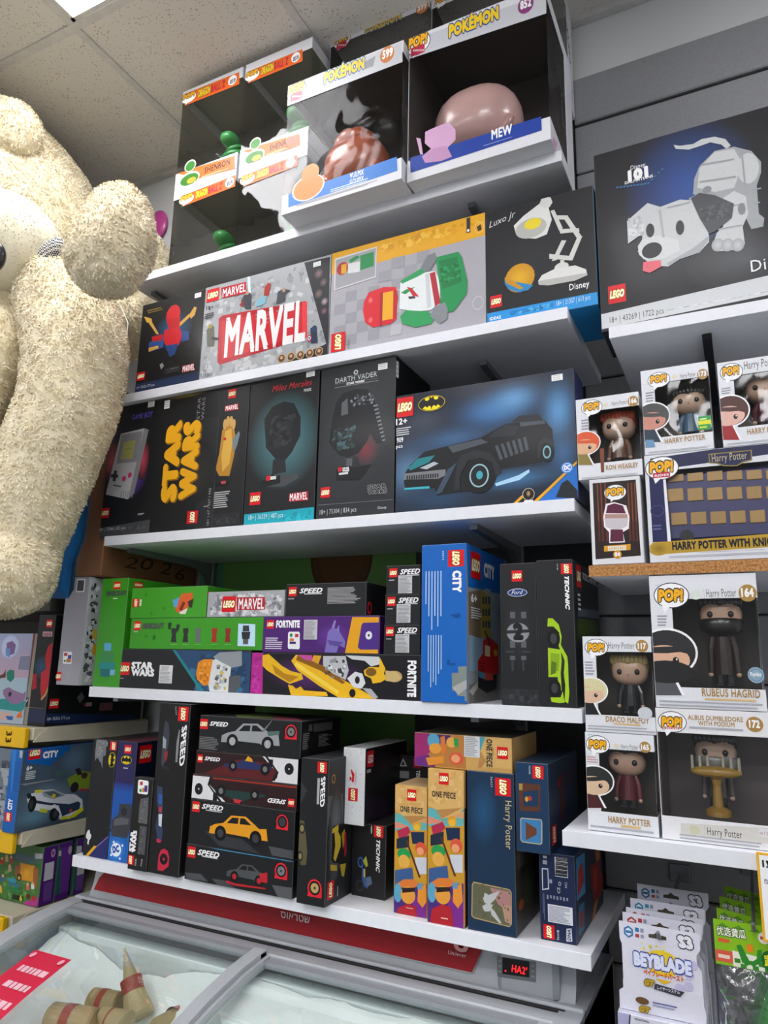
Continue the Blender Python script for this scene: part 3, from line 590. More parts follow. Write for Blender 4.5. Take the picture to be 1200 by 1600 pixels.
f.P([(905, 500), (965, 495), (970, 560), (900, 575)], '#202226'); f.P([(930, 580), (1028, 565), (1030, 590), (960, 632), (850, 635), (850, 605)], '#43464a'); f.P([(848, 605), (940, 575), (942, 615), (850, 640)], '#141517'); f.P([(870, 578), (922, 574), (922, 602), (870, 606)], '#0c0c0c'); f.R(872, 580, 892, 602, '#c8202c'); f.R(893, 583, 920, 596, '#d8d8d8')
f.T('Miles Morales', 900, 172, 1098, 125, 32, '#c42430', 0, shear=.4); f.T('MASK', 1058, 165, 1095, 160, 15, '#c8c8c8', .02)
f.L(817, 692, 54, 62); f.P([(985, 668), (1078, 655), (1078, 700), (985, 708)], '#b51c28'); f.T('MARVEL', 988, 702, 1075, 695, 36, WH, .02); f.T('18+ | 76329 | 487 pcs', 785, 798, 955, 783, 24, '#d8f0f2', 0)
b.sticker(1091, 77, 42, 26); b.done()
b = Carton('toy_box', 'tall black box with a glossy black dome model under silver serif capitals', 'D7', (-20, 1510), (690, 1440), (-4, 105), d=.19, z0=Z3, c='#2a2c2f', S='#111214', x0=atY(498, 690, 1.305)[0], x1=atY(617.5, 640, 1.305)[0])
f = b.F(); f.E(330, 650, 360, 560, '#3b3e42', '#2a2c2f', n=32); f.E(430, 850, 130, 150, '#7a3038', '#333539')
f.T('DARTH VADER', 145, 232, 535, 172, 50, '#c9ccce', -.005); f.lines(140, 245, 545, 240, 1, '#777', fill=.1, ragged=0)
f.P([(140, 200), (545, 122), (545, 125), (140, 203)], '#6a6d70'); f.P([(140, 243), (545, 184), (545, 187), (140, 246)], '#6a6d70'); f.E(337, 130, 22, 24, '#c9ccce', ring=.5, n=8)
f.T('STAR WARS', 248, 250, 418, 218, 20, '#d8d8d8', .05)
f.P([(85, 790), (110, 600), (150, 420), (210, 330), (330, 288), (440, 290), (500, 340), (530, 480), (590, 700), (600, 790), (530, 800), (470, 700), (440, 780), (360, 890), (260, 930), (180, 910), (130, 850)], '#17191c')
f.speck(280, 460, 520, 310, 46, ['#55585e', '#2b2e33', '#7c7f86'], 10, 26, 5); f.speck(110, 880, 340, 620, 90, ['#2c3c3e', '#456064', '#1b2022'], 14, 40, 6)
for i in range(10): f.P([(500+i*9, 440+i*36), (540+i*8, 430+i*36), (543+i*8, 444+i*36), (503+i*9, 456+i*36)], '#7c7f84')
f.P([(205, 420), (260, 372), (265, 520), (200, 540)], '#5a5d61')
f.P([(250, 930), (350, 920), (380, 1000), (250, 1030)], '#26282b'); f.P([(250, 940), (305, 935), (302, 1010), (245, 1010)], '#55585b'); f.P([(330, 1020), (490, 990), (370, 1140), (150, 1145), (155, 1040)], '#121315'); f.P([(165, 1015), (282, 1010), (282, 1090), (165, 1090)], '#0a0a0b'); f.R(172, 1022, 205, 1060, '#c8202c'); f.T('STAR', 212, 1040, 275, 1038, 18, '#eee', .05); f.T('WARS', 212, 1062, 275, 1060, 18, '#eee', .05); f.R(180, 1075, 265, 1084, '#ddd')
f.L(52, 1258, 88, 98); f.T('STAR', 450, 1225, 620, 1212, 36, '#17181a', .03, out='#a9abad', ow=.04); f.T('WARS', 450, 1275, 628, 1260, 36, '#17181a', .03, out='#a9abad', ow=.04)
f.P([(-18, 1375), (688, 1322), (688, 1326), (-18, 1379)], '#77797c'); f.T('18+ | 75304 | 834 pcs', 0, 1462, 342, 1440, 46, '#c6c8ca', -.003); f.T('Disney', 545, 1415, 625, 1405, 26, '#d8d8d8', 0)
b.sticker(590, 76, 88, 56); b.sticker(725, 105, 26, 150, side='S', lab='white seal on the side of the box'); b.done()
b = Carton('toy_box', 'wide blue-black box with a long low black car and a yellow oval emblem', 'B1', (368, 690), (1157, 640), (375, 190), d=.085, z0=Z3, c='#232c3e', S='#2b3160', Bt='#1a1d26', x0=atY(617.5, 700, 1.305)[0]+.002, x1=atY(*cx('B1', 1147, 360), 1.305)[0])
f = b.F(); 
field(f, 368, 185, 1160, 690, '#151c2c', [(430, 510, 100, 90, '#56789a'), (790, 250, 130, 60, '#3a74ac'), (880, 200, 90, 50, '#5a94c6'), (1070, 250, 60, 100, '#5590c4'), (620, 370, 150, 45, '#3a6088'), (880, 540, 170, 36, '#3a709c'), (500, 300, 90, 60, '#38404f'), (1090, 430, 60, 80, '#35608a'), (560, 620, 150, 50, '#22405e'), (1080, 600, 120, 60, '#16203a')], 40, 26)
f.P([(800, 560), (900, 525), (945, 500), (948, 512), (905, 545), (805, 572)], '#a9d4ee')
K1, K2, K3 = '#111317', '#23272d', '#4a5058'
f.P([(412, 555), (415, 520), (440, 480), (500, 425), (600, 400), (740, 365), (800, 330), (850, 305), (930, 300), (1010, 290), (1045, 330), (1050, 430), (1000, 470), (830, 500), (760, 590), (640, 600), (550, 612), (545, 580), (420, 590)], K1)
f.P([(860, 300), (900, 270), (935, 262), (950, 210), (1000, 160), (1080, 130), (1040, 200), (1000, 260), (1010, 292), (930, 305)], K1) if False else f.P([(870, 298), (905, 272), (985, 265), (1008, 292), (930, 305)], K2)
f.P([(800, 335), (850, 310), (900, 318), (885, 355), (775, 365)], K2); f.P([(600, 402), (740, 370), (770, 385), (620, 430)], K3); f.P([(905, 300), (1010, 292), (1015, 305), (910, 318)], K3)
for i in range(6): f.P([(800+i*24, 400-i*7), (812+i*24, 396-i*7), (835+i*22, 455-i*8), (822+i*22, 462-i*8)], K3)
f.P([(430, 495), (470, 455), (545, 440), (520, 470), (440, 505)], '#1f7f86'); f.P([(480, 495), (540, 468), (560, 475), (510, 500)], '#b5bcc2')
f.P([(412, 545), (415, 518), (590, 500), (590, 525), (560, 540)], '#7a7c80')
for i in range(14): f.R(424+i*10, 528-i*.8, 430+i*10, 545-i*.8, '#23262a')
f.P([(415, 580), (522, 572), (522, 582), (415, 588)], '#3fb3c4'); f.P([(545, 610), (600, 500), (640, 470), (575, 600)], '#3a4a5c')
f.E(735, 525, 72, 78, '#08090a'); f.E(733, 527, 42, 50, '#9fc4cc'); f.E(733, 527, 36, 44, '#14161a'); f.E(735, 525, 14, 18, '#3fa3b4')
f.P([(640, 470), (660, 440), (720, 418), (780, 430), (815, 480), (830, 515), (805, 530), (790, 470), (740, 450), (690, 460), (655, 520), (650, 590), (625, 590)], K2)
f.E(1022, 425, 32, 45, '#08090a'); f.E(1022, 427, 18, 28, '#7fb0ba'); f.E(1022, 427, 12, 20, '#14161a'); f.P([(980, 450), (985, 390), (1010, 365), (1045, 375), (1055, 430), (1040, 400), (1015, 385), (1000, 400), (992, 455)], K2)
f.L(417, 235, 74, 82); bat(f, 531, 219, 112, 62)
f.T('12+', 380, 312, 427, 306, 26, WH, .03); f.lines(380, 325, 450, 352, 4, '#c9ccd2'); f.T('909', 380, 388, 414, 384, 22, WH, .02); f.T('pcs', 380, 412, 408, 408, 16, WH, .01)
f.P([(876, 648), (915, 612), (930, 612), (895, 646)], '#e6a81a'); f.P([(965, 638), (1152, 462), (1152, 475), (985, 636)], '#e6a81a'); f.P([(985, 638), (1152, 478), (1156, 625)], '#1f6fc4')
f.P([(1060, 620), (1085, 560), (1110, 545), (1152, 590), (1155, 626)], '#1b1d24'); f.E(1108, 494, 26, 24, '#2d86dc'); f.E(1108, 494, 21, 19, '#e8eef6', ring=.85); f.T('DC', 1095, 503, 1122, 500, 17, WH, .06); f.E(944, 607, 26, 26, '#e0d5c0'); f.E(944, 607, 24, 24, '#181614'); f.E(944, 604, 10, 14, '#c8a060', '#3a2c18'); f.R(925, 634, 965, 640, '#e8e8e8')
b.sticker(1065, 109, 48, 26); b.done()
# ---- shelf 4
b = Carton('toy_box', 'tall silver grey box with black scattered shapes on its side, left of the green ones', 'B4', (15, 683), (135, 692), (80, 188), Y=1.30, d=.19, z0=Z4, c='#9a99a0', S='#b9bcc0', x0=atY(*cx('B4', 50, 430), 1.3)[0], x1=atY(*cx('B4', 155, 430), 1.3)[0])
f = b.F(); f.R(122, 195, 155, 255, '#e2e2e6')
for i in range(9): f.R(125+i*3, 200, 126.3+i*3, 250, '#333')
f.R(80, 205, 100, 258, '#c8c8cc'); f.T('COLLECT', 62, 470, 88, 270, 10, '#7fa0b4', 0); f.P([(58, 535), (98, 535), (95, 592), (54, 590)], '#ededef'); f.R(62, 540, 76, 555, '#b03a40'); f.R(72, 568, 92, 585, '#b06a30'); f.E(64, 578, 5, 6, '#2a8a4a'); f.R(80, 550, 94, 568, '#3a3a80'); f.L(34, 650, 26, 42, small=True)
f = b.S(); f.speck(140, 690, 235, 200, 70, ['#3c3e42', '#55585c', '#e6e8ea', '#26282b', '#d6d8da'], 8, 22, 9); f.R(196, 430, 212, 475, '#d8b43a'); f.R(196, 500, 210, 550, '#d8a020')
z_silver = b.z1; b.done()
GR = '#3d9722'
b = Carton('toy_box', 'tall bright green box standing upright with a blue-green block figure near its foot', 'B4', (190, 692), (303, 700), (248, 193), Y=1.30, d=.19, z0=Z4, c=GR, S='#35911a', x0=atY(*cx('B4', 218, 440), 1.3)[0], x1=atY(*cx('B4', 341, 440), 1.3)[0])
f = b.F(); f.L(309, 224, 34, 36, small=True); f.T('MINECRAFT', 258, 272, 354, 270, 20, '#5a5c5e', .03, out='#1c1d1e', ow=.03); f.R(290, 283, 310, 287, '#d8f0d0')
f.P([(250, 495), (282, 495), (280, 530), (248, 530)], '#5aa9d8'); f.P([(235, 535), (295, 535), (290, 585), (232, 585)], '#3c8a4e'); f.P([(225, 585), (300, 585), (296, 620), (222, 615)], '#1f8a86'); f.P([(232, 615), (275, 615), (272, 655), (230, 650)], '#1a6a70'); f.P([(278, 620), (300, 620), (296, 645), (275, 645)], '#7ab4dc')
f = b.S(); f.L(410, 222, 42, 26, small=True)
x_gr = b.x1; b.done()
b = Carton('toy_box', 'black box lying flat with a teal diagonal and an orange and white droid toy', 'B4', (307, 702), (940, 738), (325, 522), Y=1.30, d=.19, z0=Z4, c='#1f2023', x0=x_gr+.001, x1=atY(*cx('B4', 933, 640), 1.3)[0], T='#151618')
z_sw = b.z1
f = b.F(); f.P([(570, 525), (935, 538), (930, 738), (718, 724)], '#27486a'); f.speck(640, 728, 925, 545, 60, ['#2f567c', '#1f3c5a', '#3a6a90'], 10, 40, 5); f.P([(568, 525), (582, 525), (718, 722), (700, 722)], '#1d7f86')
f.L(345, 614, 46, 60); f.T('STAR', 375, 614, 476, 614, 30, WH, .05); f.T('WARS', 375, 646, 482, 648, 30, WH, .05); f.R(510, 597, 565, 684, '#d6d7d8'); f.lines(514, 602, 560, 680, 12, '#9a9b9d'); f.R(318, 657, 340, 661, '#bbb')
f.P([(680, 640), (690, 585), (715, 570), (758, 570), (740, 690), (715, 695), (685, 665)], '#e08a1c'); f.P([(758, 575), (790, 560), (845, 605), (830, 725), (745, 728), (738, 690)], '#d8dad8'); f.speck(760, 715, 830, 595, 22, ['#b5b8b8', '#8a8d90', '#c8b84a', '#55585c'], 8, 20, 5)
f.P([(760, 560), (790, 538), (895, 532), (895, 600), (850, 610), (800, 585)], '#8d9499'); f.P([(835, 650), (890, 645), (890, 690), (860, 730), (830, 725)], '#55595e'); f.speck(690, 680, 750, 580, 16, ['#f0a43a', '#b86a10'], 6, 14)
b.done()
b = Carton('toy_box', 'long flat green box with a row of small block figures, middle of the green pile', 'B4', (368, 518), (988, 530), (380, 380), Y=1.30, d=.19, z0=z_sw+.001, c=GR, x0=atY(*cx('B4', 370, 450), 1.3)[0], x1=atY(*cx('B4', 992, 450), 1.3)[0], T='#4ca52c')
z_mc = b.z1
f = b.F(); f.L(404, 413, 32, 42, small=True); f.T('MINECRAFT', 428, 425, 528, 427, 24, '#5a5c5e', .03, out='#1c1d1e', ow=.03)
for x, c in ((575, '#2c2e30'), (630, '#2c2e30'), (688, '#6a6c70'), (765, '#a82a22'), (828, '#8a2c24')):
    f.P([(x-12, 425), (x+14, 425), (x+12, 450), (x-10, 450)], c); f.P([(x-8, 450), (x+9, 450), (x+12, 490), (x-14, 490)], c)
    f.R(x-16, 500, x+16, 502, '#8fd070')
f.P([(548, 400), (565, 398), (560, 430), (550, 430)], '#2c2e30'); f.P([(590, 405), (605, 410), (595, 440), (585, 440)], '#2c2e30')
f.P([(878, 403), (958, 406), (956, 510), (874, 508)], '#bfe0f2'); f.P([(900, 412), (928, 412), (930, 440), (898, 440)], '#3a3c40'); f.P([(893, 442), (935, 442), (930, 475), (896, 475)], '#2c2e32'); f.P([(900, 475), (925, 475), (924, 500), (900, 500)], '#55585c'); f.R(440, 455, 452, 470, '#2f8a14'); f.R(478, 458, 488, 478, '#226a10'); f.R(388, 440, 408, 443, '#cfe8c8')
b.done()
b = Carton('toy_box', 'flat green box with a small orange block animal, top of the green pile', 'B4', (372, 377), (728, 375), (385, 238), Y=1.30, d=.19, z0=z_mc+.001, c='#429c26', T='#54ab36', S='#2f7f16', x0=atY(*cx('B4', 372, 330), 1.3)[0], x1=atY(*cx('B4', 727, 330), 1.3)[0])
f = b.F(); f.L(397, 306, 30, 40, rot=3, small=True); f.R(416, 290, 422, 320, '#cfe8c8'); f.P([(580, 330), (612, 262), (662, 258), (665, 280), (625, 355), (590, 350)], '#d8602a'); f.P([(570, 292), (602, 280), (590, 325), (575, 325)], '#5aa0d0'); f.P([(640, 300), (668, 285), (660, 330), (645, 325)], '#3c2c24'); f.P([(600, 350), (640, 330), (630, 358), (605, 358)], '#e8e0d4'); f.P([(600, 335), (618, 300), (630, 305), (612, 345)], '#7a2c18'); 
for x, y in ((440, 260), (525, 325), (465, 350)): f.R(x, y, x+10, y+14, '#2f8a14')
f = b.S(); f.R(732, 252, 770, 275, '#c02028')
b.done()
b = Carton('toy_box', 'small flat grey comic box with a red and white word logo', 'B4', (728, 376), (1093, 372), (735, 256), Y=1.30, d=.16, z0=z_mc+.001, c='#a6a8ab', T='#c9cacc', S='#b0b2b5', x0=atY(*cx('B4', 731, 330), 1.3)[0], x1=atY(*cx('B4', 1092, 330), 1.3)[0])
f = b.F(); f.speck(738, 374, 1088, 254, 150, ['#c4c6c9', '#8c8f93', '#d9dadc', '#7b7e82', '#b0b2b5'], 8, 26, 8); f.L(833, 312, 64, 74); f.P([(870, 280), (1002, 278), (1002, 338), (870, 340)], '#b51c28'); f.T('MARVEL', 877, 334, 997, 333, 50, WH, .02)
b.done()
PU = '#4c1f6e'
b = Carton('toy_box', 'long black box lying flat with a magenta end band and a golden fruit-headed toy', 'B5', (45, 983), (1115, 1023), (50, 718), Y=1.30, d=.19, z0=Z4, c='#15141a', x0=z_sw*0+atY(*cx('B5', 44, 850), 1.3)[0]+.002, x1=atY(657, 1080, 1.3)[0], T='#22182c')
z_ft = b.z1
f = b.F(); f.E(430, 850, 320, 120, '#5a2470', '#15141a'); f.P([(44, 718), (125, 722), (120, 985), (38, 982)], '#b3278e'); f.speck(45, 975, 118, 730, 16, ['#9c1f7c', '#c43aa0'], 10, 28)
YE, YD = '#e6b41c', '#b5820e'
f.P([(122, 735), (160, 728), (240, 800), (300, 835), (365, 850), (375, 885), (290, 915), (230, 880), (150, 830), (120, 800)], YE); f.P([(180, 790), (260, 850), (350, 870), (290, 905), (200, 850)], YD)
f.P([(280, 920), (310, 925), (330, 945), (360, 930), (380, 955), (520, 965), (530, 990), (300, 990)], YE)
f.P([(300, 770), (330, 732), (380, 745), (520, 830), (700, 930), (820, 1000), (840, 1010), (600, 1002), (480, 930), (340, 830)], YE); f.P([(340, 735), (500, 800), (640, 905), (620, 915), (480, 830), (330, 765)], '#8a5a0c'); f.P([(330, 775), (600, 960), (590, 980), (320, 800)], '#f2cf4a')
f.P([(340, 732), (430, 735), (440, 775), (380, 760)], '#c24a98'); f.P([(440, 735), (490, 738), (470, 790), (430, 770)], '#d8a020')
f.P([(500, 740), (640, 740), (660, 830), (640, 890), (560, 850), (500, 800)], '#b9bbbd'); f.speck(510, 880, 650, 745, 26, ['#8b8d90', '#dcdddf', '#3a3c40'], 10, 26)
f.P([(640, 735), (850, 745), (860, 790), (800, 805), (760, 770), (680, 760)], '#c9cbcd'); f.P([(650, 880), (700, 838), (745, 850), (765, 910), (740, 945), (690, 935)], '#d6d8da'); f.E(714, 890, 15, 24, '#1c1c1e'); f.E(683, 972, 20, 26, '#16140f'); f.P([(745, 940), (800, 945), (845, 1000), (810, 1005)], '#a9abad')
f.P([(755, 830), (790, 808), (850, 810), (855, 750), (890, 820), (880, 850), (900, 880), (860, 905), (810, 912), (800, 880), (760, 860)], YE); f.E(945, 868, 50, 36, '#b59a62'); f.P([(890, 830), (960, 840), (992, 880), (950, 902), (890, 895)], '#c9ae72'); f.E(800, 840, 34, 26, '#7a5618')
f.T('FORTNITE', 1032, 768, 1030, 995, 50, WH, .05)
b.done()
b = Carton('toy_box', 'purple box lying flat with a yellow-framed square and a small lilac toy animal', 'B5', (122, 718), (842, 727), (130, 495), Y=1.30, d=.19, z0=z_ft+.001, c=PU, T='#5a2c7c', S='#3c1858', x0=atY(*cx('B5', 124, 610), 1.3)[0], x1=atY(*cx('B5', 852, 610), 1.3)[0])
z_pu = b.z1
f = b.F(); f.E(560, 620, 120, 90, '#6a3a9a', PU); f.P([(682, 497), (848, 497), (842, 727), (636, 722)], '#e0a018'); f.P([(750, 532), (848, 530), (843, 700), (730, 700), (716, 685), (740, 545)], '#4a2a80'); f.E(785, 611, 21, 26, '#d9dae0'); f.E(785, 611, 6, 8, '#222')
f.L(170, 542, 46, 54); f.T('FORTNITE', 206, 560, 354, 560, 42, WH, .05); f.R(382, 514, 461, 637, '#c8c8cc'); f.lines(386, 520, 456, 632, 14, '#8b8b90'); f.P([(290, 588), (350, 588), (355, 598), (354, 690), (348, 698), (284, 696), (280, 685), (282, 596)], '#e8e8ec'); f.E(301, 610, 9, 12, '#1f8a5a'); f.R(292, 630, 318, 648, '#d8762a'); f.R(292, 650, 330, 665, '#3a2a70'); f.R(326, 602, 346, 622, '#c02a34'); f.lines(142, 622, 250, 700, 6, '#d8c8e0')
f.P([(530, 590), (560, 560), (600, 580), (640, 650), (635, 690), (600, 670), (585, 720), (510, 718), (525, 640)], '#7a6cb4'); f.P([(555, 560), (572, 515), (582, 520), (570, 570)], '#8c80c0'); f.P([(585, 575), (602, 545), (600, 590)], '#8c80c0'); f.P([(530, 640), (630, 655), (590, 680), (540, 670)], '#5a4a94')
b.done()
b = Carton('toy_box', 'flat black box with a paragraph of small white print, above the purple box', 'B5', (260, 487), (765, 492), (275, 293), Y=1.30, d=.17, z0=z_pu+.001, c='#1c1d1f', T='#2a2b2e', x0=atY(*cx('B5', 266, 400), 1.3)[0], x1=atY(*cx('B5', 768, 400), 1.3)[0])
f = b.F(); f.L(309, 338, 50, 58); f.T('SPEED', 352, 345, 495, 345, 30, WH, .03, shear=.35); f.R(382, 349, 492, 353, '#c8c8c8'); f.lines(525, 415, 735, 305, 12, '#a9a9ab', ragged=.3); f.R(282, 380, 318, 385, '#aaa')
f = b.S(); f.E(790, 440, 14, 40, '#c8202c'); f.E(790, 440, 8, 26, '#1c1d1f')
b.done()
zc = z_ft
for k, (yb, ytop) in enumerate(((732, 545), (545, 357), (357, 178))):
    xs = (876, 884, 892)[k]
    b = Carton('toy_box', ('lowest', 'middle', 'topmost')[k]+' of three stacked small black car boxes with white print beside the tall blue box', 'B5', (xs, yb), (1120, yb), (xs+8, ytop), Y=1.30, d=.15, z0=zc+.001, c='#1b1c1e', T='#333437', x0=atY(*cx('B5', xs+3, (yb+ytop)/2), 1.3)[0], x1=atY(659, 950, 1.3)[0]-.004, z1=None, group='small black car boxes stacked three high')
    zc = b.z1; f = b.F(); dy = ytop-178; dx = (18, 10, 0)[k]
    f.L(938-dx*1.2, 220+dy, 50, 56); f.T('SPEED', 980-dx, 228+dy, 1105-dx, 226+dy, 32, WH, .03, shear=.35); f.R(1020-dx, 232+dy, 1100-dx, 236+dy, '#ccc')
    f.R(970-dx, 237+dy, 1055-dx, 355+dy-2, '#c6c7c9'); f.lines(975-dx, 242+dy, 1050-dx, 350+dy, 13, '#8e8f92'); f.R(912-dx, 264+dy, 945-dx, 269+dy, '#bbb')
    b.done()
b = Carton('toy_box', 'tall bright blue box with a red fire engine on its right side', 'B6', (245, 862), (478, 873), (248, 70), Y=1.285, d=.26, z0=Z4, c='#0f62b8', S='#8f989c', T='#1f78cc', x0=atY(658, 980, 1.285)[0], x1=atY(729.5, 980, 1.285)[0], ch=.0015)
f = b.F(); f.P([(345, 640), (0, 0), (0, 0)], '#0f62b8') if False else None
f.L(418, 133, 80, 82, rot=3); f.T('CITY', 400, 195, 408, 302, 40, WH, .05); f.T('60414', 349, 98, 352, 142, 10, '#cfe4f8', 0)
f.lines(352, 195, 262, 490, 6, '#a9c8e8', vert=True, ragged=.45, fill=.35); f.lines(352, 512, 275, 790, 6, '#a9c8e8', vert=True, ragged=.45, fill=.35)
f.P([(395, 410), (440, 405), (440, 422), (412, 425), (412, 418), (395, 420)], '#0a4a90'); f.P([(375, 635), (388, 635), (388, 650), (415, 650), (415, 662), (375, 660)], '#0a4a90')
f.P([(430, 668), (478, 665), (479, 840), (462, 838), (462, 815), (425, 812), (425, 790), (400, 788), (398, 700), (430, 698)], '#7f8a84'); f.P([(400, 770), (478, 730), (478, 770), (430, 808)], '#a8aaa6')
f = b.S(); f.P([(470, 60), (660, 140), (640, 300), (478, 262)], '#1467be'); f.P([(470, 60), (660, 140), (640, 310), (590, 300), (590, 275), (560, 270), (560, 290), (478, 275)], '#1467be')
f.P([(480, 300), (540, 290), (540, 530), (482, 510)], '#7a6c58'); f.P([(540, 285), (590, 330), (590, 520), (540, 525)], '#a08c3a'); f.P([(590, 300), (630, 320), (630, 560), (590, 540)], '#8aa0b0')
for i in range(3):
    for j in range(3): f.P([(548+i*14, 320+j*60), (557+i*14, 325+j*60), (557+i*14, 360+j*58), (548+i*14, 358+j*58)], '#33475a')
f.P([(482, 510), (630, 560), (630, 700), (482, 690)], '#8aa8c0'); f.P([(482, 760), (630, 700), (630, 862), (482, 872)], '#75726e'); f.P([(482, 790), (560, 700), (575, 705), (500, 810)], '#b9b6b0')
f.P([(525, 640), (550, 600), (550, 540), (580, 520), (625, 560), (630, 700), (560, 710), (525, 690)], '#c42428'); f.P([(560, 560), (585, 570), (585, 620), (560, 615)], '#e6d8b0'); f.P([(528, 700), (560, 712), (620, 705), (615, 780), (570, 800), (525, 770)], '#2a2c30'); f.P([(560, 700), (600, 700), (600, 735), (560, 735)], '#d8503c'); f.P([(530, 690), (560, 700), (560, 730), (530, 720)], '#4a90b0')
for i in range(4): f.P([(532, 648+i*12), (560, 652+i*12), (560, 656+i*12), (532, 652+i*12)], '#6a1416')
f.P([(555, 490), (562, 490), (590, 560), (582, 562)], '#2a2c30'); f.E(612, 600, 10, 16, '#d8b43a')
f.L(514, 170, 50, 130); f.T('CITY', 554, 222, 606, 235, 62, WH, .05); f.T('6+', 490, 348, 520, 352, 38, WH, .04); f.lines(490, 370, 545, 440, 5, '#e8e8e8')
b.done()
b = Carton('toy_box', 'upright black box with a blue oval badge and a dark striped racing car', 'B6', (645, 860), (830, 868), (632, 162), Y=1.30, d=.24, z0=Z4, c='#1c1d20', x0=atY(*cx('B6', 640, 500), 1.3)[0], x1=atY(*cx('B6', 819, 500), 1.3)[0])
f = b.F(); f.L(719, 221, 52, 54); f.E(721, 303, 49, 20, '#c8d4e6'); f.E(721, 303, 46, 17, '#1c3a78'); f.T('Ford', 692, 312, 750, 310, 20, WH, .0, shear=.4)
f.E(725, 500, 80, 180, '#2c2d30', '#1c1d20')
for y0, y1 in ((398, 430), (615, 636), (540, 575)):
    for x in (685, 740): f.R(x, y0, x+26, y1, '#5a5c60')
f.R(665, 590, 705, 600, '#3a3b3f'); f.R(745, 590, 785, 600, '#3a3b3f'); f.E(724, 500, 56, 48, '#8a8d90'); f.P([(665, 490), (780, 484), (782, 500), (668, 506)], '#26272a'); f.T('2', 700, 530, 752, 528, 72, '#17181a', .07); f.R(692, 640, 704, 690, '#3a3b3f'); f.R(745, 640, 757, 690, '#3a3b3f')
f.R(645, 775, 828, 860, '#28292c'); f.speck(650, 855, 825, 780, 20, ['#303134', '#3a3b3f', '#222326'], 8, 30)
b.done()
b = Carton('toy_box', 'upright black box with a lime green sports car printed sideways', 'B6', (832, 870), (1022, 880), (815, 145), Y=1.30, d=.25, z0=Z4, c='#1d1e20', S='#202225', x0=atY(*cx('B6', 822, 500), 1.3)[0], x1=atY(*cx('B6', 1013, 500), 1.3)[0]-.003)
f = b.F(); f.L(963, 185, 54, 52, rot=3); f.T('TECHNIC', 953, 222, 962, 388, 20, WH, .04, shear=.3); f.T('42181', 914, 160, 918, 192, 7, '#ccc', 0)
LG = '#a4cc1e'
f.P([(872, 430), (895, 430), (925, 460), (940, 520), (935, 560), (968, 620), (972, 660), (975, 760), (978, 800), (972, 850), (955, 840), (958, 760), (950, 700), (952, 640), (925, 565), (928, 500), (900, 470), (870, 470)], LG)
f.P([(872, 575), (935, 585), (940, 640), (935, 700), (940, 790), (925, 760), (920, 720), (875, 720)], LG); f.P([(885, 600), (930, 605), (925, 690), (885, 690)], '#86aa18'); f.P([(890, 640), (915, 650), (912, 700), (885, 710)], '#5a7410')
f.P([(885, 820), (935, 820), (945, 790), (955, 845), (930, 848), (890, 842)], LG); f.E(900, 530, 32, 48, '#0c0c0d'); f.E(900, 530, 16, 26, '#3c3e42'); f.E(905, 775, 32, 45, '#0c0c0d'); f.E(905, 775, 16, 24, '#3c3e42'); f.P([(940, 600), (955, 640), (952, 690), (942, 690)], '#26282c')
f = b.S(); f.L(1024, 222, 26, 110); f.T('TECHNIC', 1042, 240, 1115, 268, 30, '#cfcfcf', .04, shear=.2); f.P([(1020, 380), (1190, 400), (1190, 440), (1020, 420)], '#55606a'); f.lines(1018, 300, 1040, 400, 4, '#ddd'); f.P([(1018, 430), (1100, 440), (1130, 500), (1020, 540)], '#3c5010'); f.R(1018, 250, 1100, 290, '#2a2c30') if False else None
b.done()
# ---- shelf 5
def Yb(c, x, y, z=None): return atZ(*cx(c, x, y), z or Z5)[1]
def XX(c, x, y, Y): return atY(*cx(c, x, y), Y)[0]
Y5 = 1.300
b = Carton('toy_box', 'black spine box with a grey skyline and yellow oval emblem, leftmost on lowest shelf', 'B8', (92, 1288), (290, 1325), (205, 372), Y=Y5, d=.25, z0=Z5, c='#1a1b1d', T='#3c3436', x0=XX('B8', 95, 1270, Y5), x1=XX('B8', 283, 1300, Y5))
zt5 = b.z1
f = b.F(); f.P([(205, 378), (285, 383), (275, 500), (255, 510), (248, 610), (240, 560), (225, 545), (218, 525), (205, 520), (195, 545), (192, 500)], '#77797b'); f.speck(205, 500, 275, 390, 20, ['#8b8d8f', '#66686a'], 6, 20, 5)
f.L(338, 428, 56, 68, rot=3, small=True); bat(f, 325, 537, 48, 112, rot=1); f.P([(115, 1290), (205, 1205), (300, 1120), (300, 1325)], '#262a66'); f.P([(112, 1290), (185, 1207), (210, 1210), (140, 1290)], '#e0a51c'); f.P([(205, 1212), (300, 1130), (300, 1136), (212, 1214)], '#9a7ac0')
f.P([(135, 1090), (150, 1080), (155, 1110), (165, 1125), (160, 1150), (148, 1165), (143, 1200), (132, 1190), (137, 1160), (122, 1140), (128, 1110)], '#dcdcdc'); f.lines(112, 1200, 125, 1050, 1, '#888', vert=True, fill=.2); f.T('76305', 290, 432, 298, 395, 12, '#ccc', 0)
f = Face(b.pm, (b.x0, b.Y, b.z1), (1, 0, 0), (0, 1, 0), 'B8', (b.x1-b.x0, b.d)); f.P([(240, 352), (320, 345), (330, 358), (260, 360)], '#b8574a'); f.P([(330, 345), (400, 343), (390, 352), (330, 356)], '#8a9a3a')
b.done()
b = Carton('toy_box', 'blue and purple spine box with a round blue badge, second on lowest shelf', 'B8', (288, 1330), (440, 1365), (373, 388), Y=Y5, d=.25, z0=Z5, z1=zt5, c='#2a2654', T='#6a3540', S='#141b2e', x0=XX('B8', 286, 1300, Y5)+.001, x1=XX('B8', 452, 1250, Y5))
f = b.F(); f.P([(330, 780), (500, 780), (450, 1040), (300, 1080)], '#1f55a8'); f.R(280, 700, 505, 800, '#2a2a70', '#1f55a8'); f.P([(300, 1100), (470, 1080), (440, 1366), (280, 1330)], '#1d66b8')
